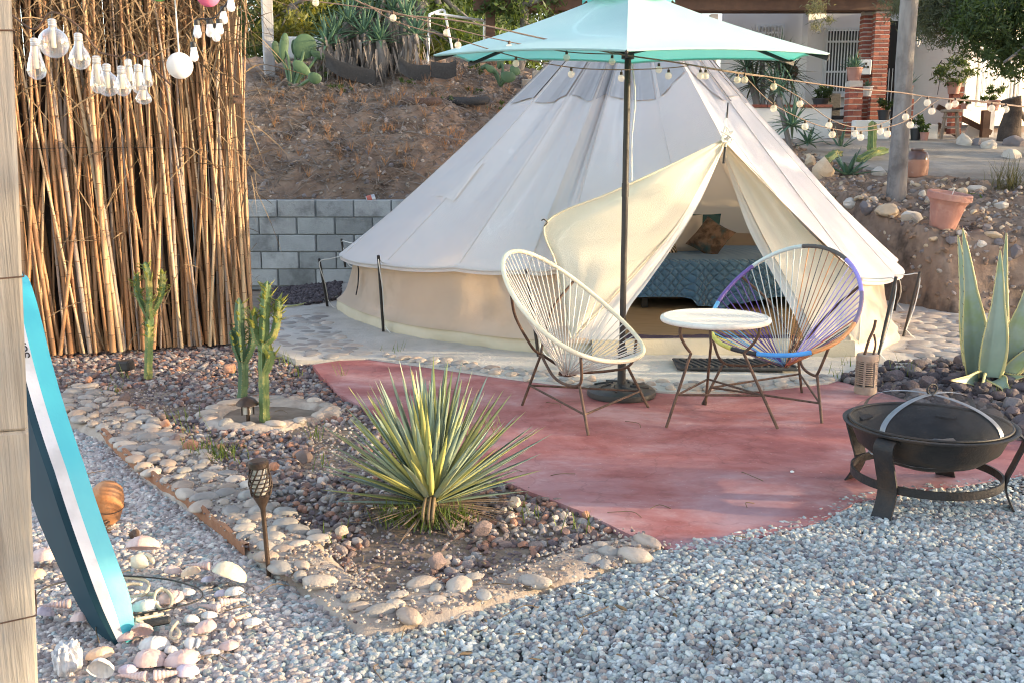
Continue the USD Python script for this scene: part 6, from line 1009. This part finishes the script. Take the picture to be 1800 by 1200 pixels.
# ------------------------------------------------------------------ shells and rope by the board
M_sh = {k: mat('shell_' + k, c, c2, 26, .45, .15, 90, spec=.5, contrast=.25) for k, c, c2 in [('white', (.48, .44, .42), (.60, .57, .54)), ('pink', (.46, .30, .27), (.58, .44, .41)), ('orange', (.58, .36, .22), (.66, .48, .35)), ('purple', (.42, .34, .40), (.56, .48, .54)), ('cream', (.52, .44, .33), (.62, .55, .44)), ('grey', (.34, .33, .34), (.56, .54, .54))]}
def rot(v, rz, tx=0, ty=0):
    c, s = math.cos(tx), math.sin(tx); v = v @ np.array([[1, 0, 0], [0, c, s], [0, -s, c]]); c, s = math.cos(ty), math.sin(ty); v = v @ np.array([[c, 0, -s], [0, 1, 0], [s, 0, c]]); c, s = math.cos(rz), math.sin(rz); return v @ np.array([[c, s, 0], [-s, c, 0], [0, 0, 1]])
def cockle(w, rz, tx, ribs=13, dome=.5):
    rows = []
    for r_ in np.linspace(0, 1, 10):
        row = []
        for a in np.linspace(0, 2 * np.pi, 73):
            R_ = 1 + .14 * max(0, math.cos(a)) ** 6 - .06 * abs(math.sin(2 * a)); x, y = r_ * R_ * math.sin(a), r_ * R_ * math.cos(a) * .88; ua = math.atan2(x, 1.05 - y); du = math.hypot(x, 1.05 - y)
            rib = math.cos(ua * ribs * 2) * min(1, du * .8); h = dome * max(0, 1 - r_ ** 2.3) ** .55 * (1 + .25 * y) + .04 * rib * (.3 + .7 * r_) + .012 * math.sin(du * 16); row.append((x * (1 + .02 * rib * r_), y, h))
        rows.append(row)
    v, f = grid(np.array(rows) * w * .5); v2 = v.copy(); v2[:, 2] = np.maximum(v2[:, 2] - .03 * w, -.02 * w); n = len(v); return rot(np.vstack([v, v2]), rz + 3.14159, tx), np.vstack([f, f[:, ::-1] + n])
def auger(L, rz, tx, fat=.17):
    n = 90; P = []; rr = []
    for i in range(n): t = i / (n - 1); P.append((0, L * (t - .5), 0)); rr.append(L * fat * (1 - t) ** .9 * (.86 + .14 * abs(math.sin(t * 26))) + .0008)
    v, f = tube(P, rr, 12); v = v + V(0, 0, 1) * (np.sin(np.arctan2(v[:, 2], v[:, 0])) * .0)[:, None]; return rot(v, rz, tx), f
def whelk(L, rz, tx):
    P, rr = [], []
    for t in np.linspace(0, 1, 60): P.append((.0, L * (t - .5), 0)); rr.append(L * (.27 * math.sin(min(1, t / .62) * math.pi * .55) if t < .62 else .27 * (1 - (t - .62) / .38) * (.82 + .18 * abs(math.sin((t - .62) * 30)))) + .001)
    v, f = tube(P, rr, 16); v[:, 0] *= 1.1; a, f2 = tube(smooth_path([(L * .3, -L * .45, 0), (L * .38, -L * .1, .01), (L * .3, L * .15, .01)], 5), [L * .05, L * .08, L * .1, L * .1, L * .1, L * .1, L * .1, L * .09, L * .08, L * .06, L * .03], 8); v, f = cat([(v, f), (a, f2)]); return rot(v, rz, tx), f
shells = [(82, 985, 54, 'c', 'pink', .3, .3, 'big pink scallop shell lying between the post and the board'), (252, 970, 54, 'c', 'pink', .1, .5, 'salmon pink fan shell behind the cream whelk'), (246, 994, 52, 'w', 'cream', 1.0, .1, 'cream spiral whelk shell above the rope loops'), (347, 996, 52, 'a', 'pink', 1.45, 0, 'slender pointed shell furthest back on the right of the shell pile'), (405, 1020, 62, 'c', 'cream', -.8, .5, 'large open cream clam shell at the right edge of the shell pile'), (366, 1021, 22, 'c', 'purple', .3, .2, 'small violet shell left of the large cream clam'),
          (304, 1005, 30, 'c', 'pink', -.4, .2, 'pinkish shell just left of the slender pointed shell'), (336, 1010, 34, 'c', 'orange', .9, .3, 'orange rimmed shell below the slender pointed shell'), (331, 1044, 24, 'c', 'white', .2, .2, 'small white shell inside the black cable loop'), (366, 1068, 50, 'a', 'pink', 1.3, 0, 'brown banded auger shell right of the black cable loop'), (410, 1058, 50, 'a', 'pink', -1.2, 0, 'ridged pink auger shell below the large cream clam'), (412, 1043, 32, 'c', 'white', .5, .2, 'white shell resting above the ridged pink auger'),
          (256, 1071, 46, 'c', 'white', .4, .25, 'white shell between rope loop and black cable'), (225, 1074, 30, 'c', 'pink', -.3, .2, 'pink shell touching the right side of the board'), (146, 1090, 38, 'c', 'pink', .5, .3, 'pink shell half behind the lower board edge'), (80, 1080, 32, 'c', 'purple', -.6, .3, 'purple shell close to the right side of the post'), (97, 1065, 58, 'a', 'pink', 1.7, 0, 'long pink auger shell between post and board'), (250, 1120, 36, 'c', 'pink', .2, .9, 'round pink shell standing on edge below the rope'), (272, 1134, 50, 'c', 'white', .1, .1, 'big white domed shell in front of the round pink one'), (266, 1161, 58, 'c', 'pink', -.4, .15, 'large striped pink cockle below the big white dome'),
          (336, 1137, 42, 'w', 'white', .2, .1, 'plump white shell in the middle right of the pile'), (321, 1161, 58, 'c', 'pink', .5, .15, 'large pale striped cockle below the plump white shell'), (330, 1180, 40, 'c', 'purple', -.2, .1, 'mauve cockle in front of the pale striped one'), (176, 1153, 44, 'c', 'orange', .6, .2, 'orange brown cockle beside the tip of the board'), (178, 1192, 44, 'c', 'white', 0, 1.2, 'open white shell showing its hollow at the lower picture edge'), (232, 1190, 62, 'a', 'pink', 1.5, 0, 'long pointed shell at the lower picture edge'), (300, 1186, 64, 'a', 'pink', -1.3, 0, 'fat ridged auger shell right of the long pointed shell at the lower edge'), (373, 1151, 26, 'c', 'white', .3, .3, 'small round white shell right of the plump white one'),
          (403, 1136, 32, 'c', 'pink', .3, .1, 'dotted pink shell at the lower right of the pile'), (368, 1084, 26, 'c', 'white', .1, .2, 'small pale shell below the brown banded auger'), (337, 1091, 28, 'c', 'white', -.4, .2, 'small white shell left of the smooth oval shell'), (361, 1105, 40, 'c', 'pink', 1.2, .2, 'smooth oval shell right of the broken rope end'), (408, 1092, 40, 'a', 'pink', .3, 0, 'upright pointing auger shell at the right of the pile'), (424, 1086, 36, 'a', 'orange', -.5, 0, 'slim auger crossing the upright pointing one'), (445, 1096, 28, 'c', 'white', .2, .2, 'white shell at the far right end of the pile'), (226, 1178, 32, 'c', 'purple', .2, .1, 'lilac shell above the long pointed shell'),
          (388, 1044, 22, 'c', 'purple', .8, .1, 'tiny lilac shell between the two augers'), (222, 1120, 30, 'c', 'pink', 1.0, .1, 'flat ribbed pink shell right below the board rail'), (302, 1145, 26, 'c', 'white', -.7, .2, 'little white shell between the two big white ones'), (300, 1052, 44, 'c', 'pink', .7, .1, 'pink shell framed by the cream rope loop'), (240, 1056, 46, 'a', 'white', -.9, 0, 'white auger shell lying across the rope'), (62, 1014, 36, 'c', 'orange', 1.2, .2, 'orange brown flat shell next to the post')]
for i, (px, py, w, ty, col, rz, tx, txt) in enumerate(shells):
    p = G(px, py + w * .12, -.015); s = w * p[1] / 1800; s *= .95; v, f = cockle(s * 1.25, rz, tx, dome=.62) if ty == 'c' else (auger(s, rz, .0) if ty == 'a' else whelk(s, rz, tx)); lift = -v[:, 2].min() + .004; solo('shell', txt, 'shell', (v + p + V(0, 0, lift), f), M_sh[col], 50)
p = G(120, 1180, -.02); v, f = rock(77, (.052, .042, .05), sub=3, rough=.5, facet=False); v = v * (1 + .10 * np.sin(np.arctan2(v[:, 1], v[:, 0]) * 14)[:, None]) + p + V(0, 0, .035); solo('oyster', 'rough grey ridged oyster shell at the foot of the post', 'shell', (v, f), M_sh['grey'], 30)
def gp(l, z=0): return smooth_path([G(x, y, z + dz) for x, y, dz in l], 7)
solo('rope', 'cream rope looped loosely over the shells right of the board', 'rope', cat([tube(gp([(200, 1026, .0), (222, 1015, .02), (255, 1019, .02), (262, 1030, .01), (250, 1046, .01), (225, 1047, .0), (214, 1036, .01), (225, 1026, .02), (250, 1026, .02)]), .0055, 7), tube(gp([(258, 1045, .0), (272, 1042, .02), (290, 1036, .03), (302, 1050, .02), (298, 1068, .01), (284, 1070, .01), (272, 1056, .02), (274, 1040, .03), (285, 1033, .03)]), .0055, 7), tube(gp([(212, 1100, .0), (232, 1105, .01), (250, 1094, .02), (240, 1088, .03), (270, 1082, .02), (286, 1078, .01)]), .0055, 7), tube(gp([(312, 1092, .01), (303, 1104, .02), (300, 1118, .01), (310, 1122, .01), (316, 1112, .02), (308, 1102, .01)]), .005, 7)]), mat('cream_rope', (.60, .47, .33), (.68, .56, .42), 60, .9, .4, 200), True)
solo('cable', 'thin black cable forming a wide loop across the shells', 'cable', tube(gp([(60, 1052, .0), (75, 1035, .02), (110, 1022, .02), (160, 1014, .03), (210, 1011, .03), (290, 1017, .03), (340, 1030, .03), (356, 1042, .03), (345, 1056, .02), (290, 1070, .02), (215, 1084, .01)]), .0028, 6), M_black, True)
p = G(272, 1102, 0); solo('strap', 'short dark rubber strap under the rope and shells', 'strap', beam(p + V(-.05, -.01, .01), p + V(.045, .02, .018), .035, .018, bev=.006), M_rub)

P = [G(x, y, -.02) for x, y in ((180, 762), (215, 797), (262, 838), (312, 872), (352, 902), (395, 938), (436, 974))]; P = smooth_path(P, 5); solo('edging', 'rusty orange edging strip along the left side of the cobbled kerb', 'edging', grid(np.array([[p + V(-.012, 0, -.06), p + V(-.012, 0, .035 + .008 * math.sin(i * 1.3)), p + V(.004, .004, .038 + .008 * math.sin(i * 1.3)), p + V(.012, 0, -.06)] for i, p in enumerate(P)])), mat('rust_edge', (.24, .10, .05), (.34, .17, .095), 14, .9, .4), 40)

# ------------------------------------------------------------------ patio stain, tile chip
solo('leaf_scrap', 'small white paper scrap on the red patio left of the fire pit', 'scrap', rock(31, (.013, .010, .004), G(1393, 828, .004), 2), M_white)
0 and solo('dead_stick', 'pale dry curved stick lying on the red patio', 'stick', tube(smooth_path([G(1285, 762, .008), G(1330, 776, .012), G(1350, 790, .008), G(1385, 796, .01), G(1412, 804, .006)], 5), np.interp(np.linspace(0, 1, 21), [0, .3, 1], [.006, .012, .004]), 7), mat('stick_wood', (.36, .27, .23), (.44, .36, .31), 20, .9, .3), True)

# ------------------------------------------------------------------ bulbs, lanterns and string lights
M_glassb = usdkit.material(stage, '/World/Looks/bulb_glass', {"t": ("transparent_bsdf", {"color": (.97, .96, .94)}), "g": ("glossy_bsdf", {"roughness": .06, "color": (1, 1, 1)}), "lw": ("layer_weight", {"blend": .42}), "m": ("mix_closure", {}), "d": ("diffuse_bsdf", {"color": (.8, .78, .74)}), "m2": ("mix_closure", {"fac": .05})}, [("lw.facing", "m.fac"), ("t.BSDF", "m.closure1"), ("g.BSDF", "m.closure2"), ("m.closure", "m2.closure1"), ("d.BSDF", "m2.closure2")], surface="m2.closure")
M_cap = mat('bulb_cap', (.62, .58, .54), rough=.35, metal=.6); M_fil = mat('bulb_filament', (.78, .70, .55), rough=.5, trans=.3); M_wire = mat('copper_cord', (.15, .10, .075), (.22, .155, .115), 30, .6)
def screw(c, r_, h): return lathe([(0, 0), (r_ * .5, 0), (r_ * .8, -h * .1)] + [(r_ * (1 + .08 * (k % 2)), -h * (.15 + .8 * k / 8)) for k in range(9)] + [(r_ * .9, -h)], 14, c)
dB = 3.7; eb = thing('bulb_string', 'string of large clear vintage bulbs hanging in front of the bamboo', 'string lights', W(160, 100, dB))
wpts = [(15, 22), (60, 52), (92, 22), (137, 46), (170, 88), (188, 96), (214, 100), (226, 92), (243, 100), (258, 93), (262, 110), (300, 150)]; part(eb, 'cord', tube(smooth_path([W(x, y, dB + .02 * math.sin(x)) for x, y in wpts], 6), .0035, 6), M_rust, True)
for i, (cx, ty_, by_, w, kind) in enumerate([(60, 67, 135, 32, 's'), (91, 33, 97, 50, 'g'), (137, 58, 118, 36, 'a'), (169, 98, 160, 27, 's'), (187, 112, 166, 40, 'g'), (213, 116, 166, 30, 'a'), (225, 104, 152, 21, 's'), (242, 113, 162, 23, 's'), (257, 105, 150, 19, 's'), (251, 150, 182, 28, 'a')]):
    d = dB + (.0, .06, -.04)[i % 3]; s = d / 1800; c = W(cx, ty_, d); H_ = (by_ - ty_) * s * 1.02; r_ = w * s / 2; hc = min(.028, H_ * .26); rc_ = min(.0135, r_ * .55); zb = H_ - hc
    bb = part(eb, 'bulb', lathe({'s': [(rc_, 0), (rc_ * 1.15, -.12 * zb), (r_ * .82, -.5 * zb), (r_, -.74 * zb), (r_ * .8, -.9 * zb), (r_ * .35, -.985 * zb), (0.001, -zb)], 'g': [(rc_, 0), (rc_ * 1.2, -.06 * zb)] + [(r_ * math.sin(a), -zb + r_ - r_ * -math.cos(a) * -1 if False else -zb + r_ + r_ * math.cos(a)) for a in np.linspace(.5, math.pi - .01, 14)], 'a': [(rc_, 0), (rc_ * 1.25, -.18 * zb), (r_ * .85, -.42 * zb), (r_, -.62 * zb), (r_ * .85, -.82 * zb), (r_ * .45, -.96 * zb), (.001, -zb)]}[kind], 24, c - V(0, 0, hc)), M_glassb, True)
    part(bb, 'screw_cap', screw(c, rc_, hc), M_cap, 40); part(bb, 'filament', lathe([(rc_ * .55, 0), (rc_ * .62, -.1 * zb), (rc_ * .62, -.66 * zb), (0, -.68 * zb)], 12, c - V(0, 0, hc)), M_fil, True); part(bb, 'lead', tube([c, W(cx, ty_ - 10, d)], .0022, 5), M_black, True)
sbt = thing('small_bulb_string', 'bunch of small frosted bulbs with black caps near the pink lantern', 'string lights', W(370, 50, 5)); part(sbt, 'cord', tube(smooth_path([W(x, y, 5) for x, y in ((412, -30), (400, 4), (392, 14), (380, 30), (366, 34), (347, 36), (340, 60), (340, 74))], 5), .004, 5), M_black, True)
M_frb = usdkit.material(stage, '/World/Looks/small_bulb', {"t": ("transparent_bsdf", {}), "p": ("principled_bsdf", {"base_color": (.72, .70, .72), "roughness": .2}), "m": ("mix_closure", {"fac": .62})}, [("t.BSDF", "m.closure1"), ("p.BSDF", "m.closure2")], surface="m.closure")
for i, (cx, ty_, by_) in enumerate([(346, 36, 66), (368, 34, 64), (379, 42, 72), (385, 34, 60), (392, 12, 41), (340, 74, 107), (405, -10, 19)]):
    d = 5 + .04 * (i % 3); s = d / 1800; c = W(cx, ty_, d); H_ = (by_ - ty_) * s; r_ = 7 * s; bb = part(sbt, 'bulb', lathe([(r_ * .7, -H_ * .25), (r_ * .75, -H_ * .4), (r_ * 1.05, -H_ * .75), (r_ * .8, -H_ * .92), (.001, -H_)], 16, c), M_frb, True); part(bb, 'socket', lathe([(0, 0), (r_ * .6, 0), (r_ * .75, -H_ * .08), (r_ * .75, -H_ * .28)], 14, c), M_black, 40)
for px, py, r_, txt, col, nm in [(316, 116, 22, 'white round paper lantern hanging in front of the bamboo', (.76, .75, .74), 'white_paper'), (366, -9, 20, 'pink round paper lantern cut by the top picture edge', (.70, .22, .36), 'pink_paper'), (279, -14, 16, 'green round paper lantern barely showing at the top picture edge', (.25, .55, .2), 'green_paper')]:
    d = 5.2; c = W(px, py, d); R_ = r_ * d / 1800; t = thing('paper_lantern', txt, 'lantern', c); mm = mat(nm, col, rough=.8, trans=.35); a = np.linspace(.12, math.pi - .12, 40); part(t, 'shade', lathe([(R_ * math.sin(q) * (1 + .008 * math.sin(q * 50)), R_ * math.cos(q)) for q in a], 28, c), mm, True); part(t, 'hanging_cord', tube([c + V(0, 0, R_ * .98), c + V(-.01, 0, R_ + .55)], .004, 5), M_rope, True); part(t, 'lantern_ring', tube([c + V(R_ * .13 * math.cos(b), R_ * .13 * math.sin(b), R_ * .985) for b in np.linspace(0, 6.283, 15)[:-1]], .002, 4, True), M_cap, True)
M_globe = usdkit.material(stage, '/World/Looks/globe_bulb', {"t": ("transparent_bsdf", {}), "p": ("principled_bsdf", {"base_color": (.85, .74, .58), "roughness": .12}), "m": ("mix_closure", {"fac": .32})}, [("t.BSDF", "m.closure1"), ("p.BSDF", "m.closure2")], surface="m.closure")
cab = thing('light_cable', 'thick copper coloured cable sagging across the scene in front of the umbrella', 'cable', W(1097, 95, 6)); D6 = lambda x: 5.6 + max(0, x - 1100) * .0016
ck = [(600, -14), (640, 8), (700, 26), (780, 34), (850, 45), (925, 62), (1000, 78), (1090, 96), (1180, 109), (1270, 124), (1340, 134), (1420, 146), (1500, 156), (1580, 163), (1640, 172), (1720, 178), (1800, 188), (1870, 196)]
part(cab, 'cord', tube(smooth_path([W(x, y, D6(x)) for x, y in ck], 4), .0045, 6), M_wire, True)
strings = [('string of small globe bulbs running from the top left to the umbrella pole', [(430, -40), (480, -6), (555, 3), (690, 22), (785, 48), (895, 74), (1000, 92), (1090, 96)], [(555, 5), (691, 32), (785, 58), (895, 84), (996, 102), (1076, 109)]),
           ('string of small globe bulbs hanging lowest under the left umbrella edge', [(640, 6), (700, 40), (805, 70), (905, 100), (1004, 119), (1093, 123), (1175, 120), (1210, 116)], [(805, 80), (907, 112), (1004, 131), (1092, 138), (1158, 123), (1175, 134)]),
           ('short row of globe bulbs hanging from the cable over the right tent roof', [(1200, 112), (1240, 120), (1300, 130), (1340, 135)], [(1231, 134), (1240, 134), (1296, 141), (1309, 141)]),
           ('string of globe bulbs dipping in front of the white garden wall', [(1310, 136), (1357, 182), (1415, 212), (1463, 227), (1513, 231), (1560, 224), (1600, 209), (1650, 176)], [(1360, 191), (1415, 223), (1463, 237), (1513, 242), (1560, 236), (1600, 220), (1638, 196)]),
           ('string of globe bulbs crossing just above the dipping one', [(1350, 140), (1406, 172), (1457, 209), (1503, 224), (1548, 218), (1592, 194), (1622, 168)], [(1360, 153), (1406, 183), (1457, 221), (1503, 235), (1548, 231), (1592, 206)]),
           ('row of globe bulbs hanging from the cable at the right picture edge', [(1620, 169), (1680, 176), (1740, 182), (1800, 189)], [(1630, 181), (1668, 187), (1679, 183), (1705, 189), (1743, 191), (1760, 195), (1768, 193)])]
for txt, ln, bl in strings:
    t = thing('string_lights', txt, 'string lights', W(*bl[0], D6(bl[0][0]) - .05)); part(t, 'cord', tube(smooth_path([W(x, y, D6(x) - .04) for x, y in ln], 5), .003, 5), M_wire, True)
    for x, y in bl:
        d = D6(x) - .04; c = W(x, y, d); s = d / 1800; r_ = 5.6 * s * 1.05; yc_ = np.interp(x, [q[0] for q in ln], [q[1] for q in ln]); b_ = part(t, 'bulb', (_ico[2][0] * V(r_, r_, r_ * 1.08) + c, _ico[2][1]), M_globe, True); up = W(x, min(yc_, y - 8), d); tp = c + V(0, 0, r_ * .9); part(b_, 'socket', tube([tp, tp + V(0, 0, .016)], .0075, 8), M_bronze, True); part(b_, 'lead', tube([tp + V(0, 0, .012), V(tp[0], tp[1], max(up[2], tp[2] + .02))], .0022, 4), M_wire, True)
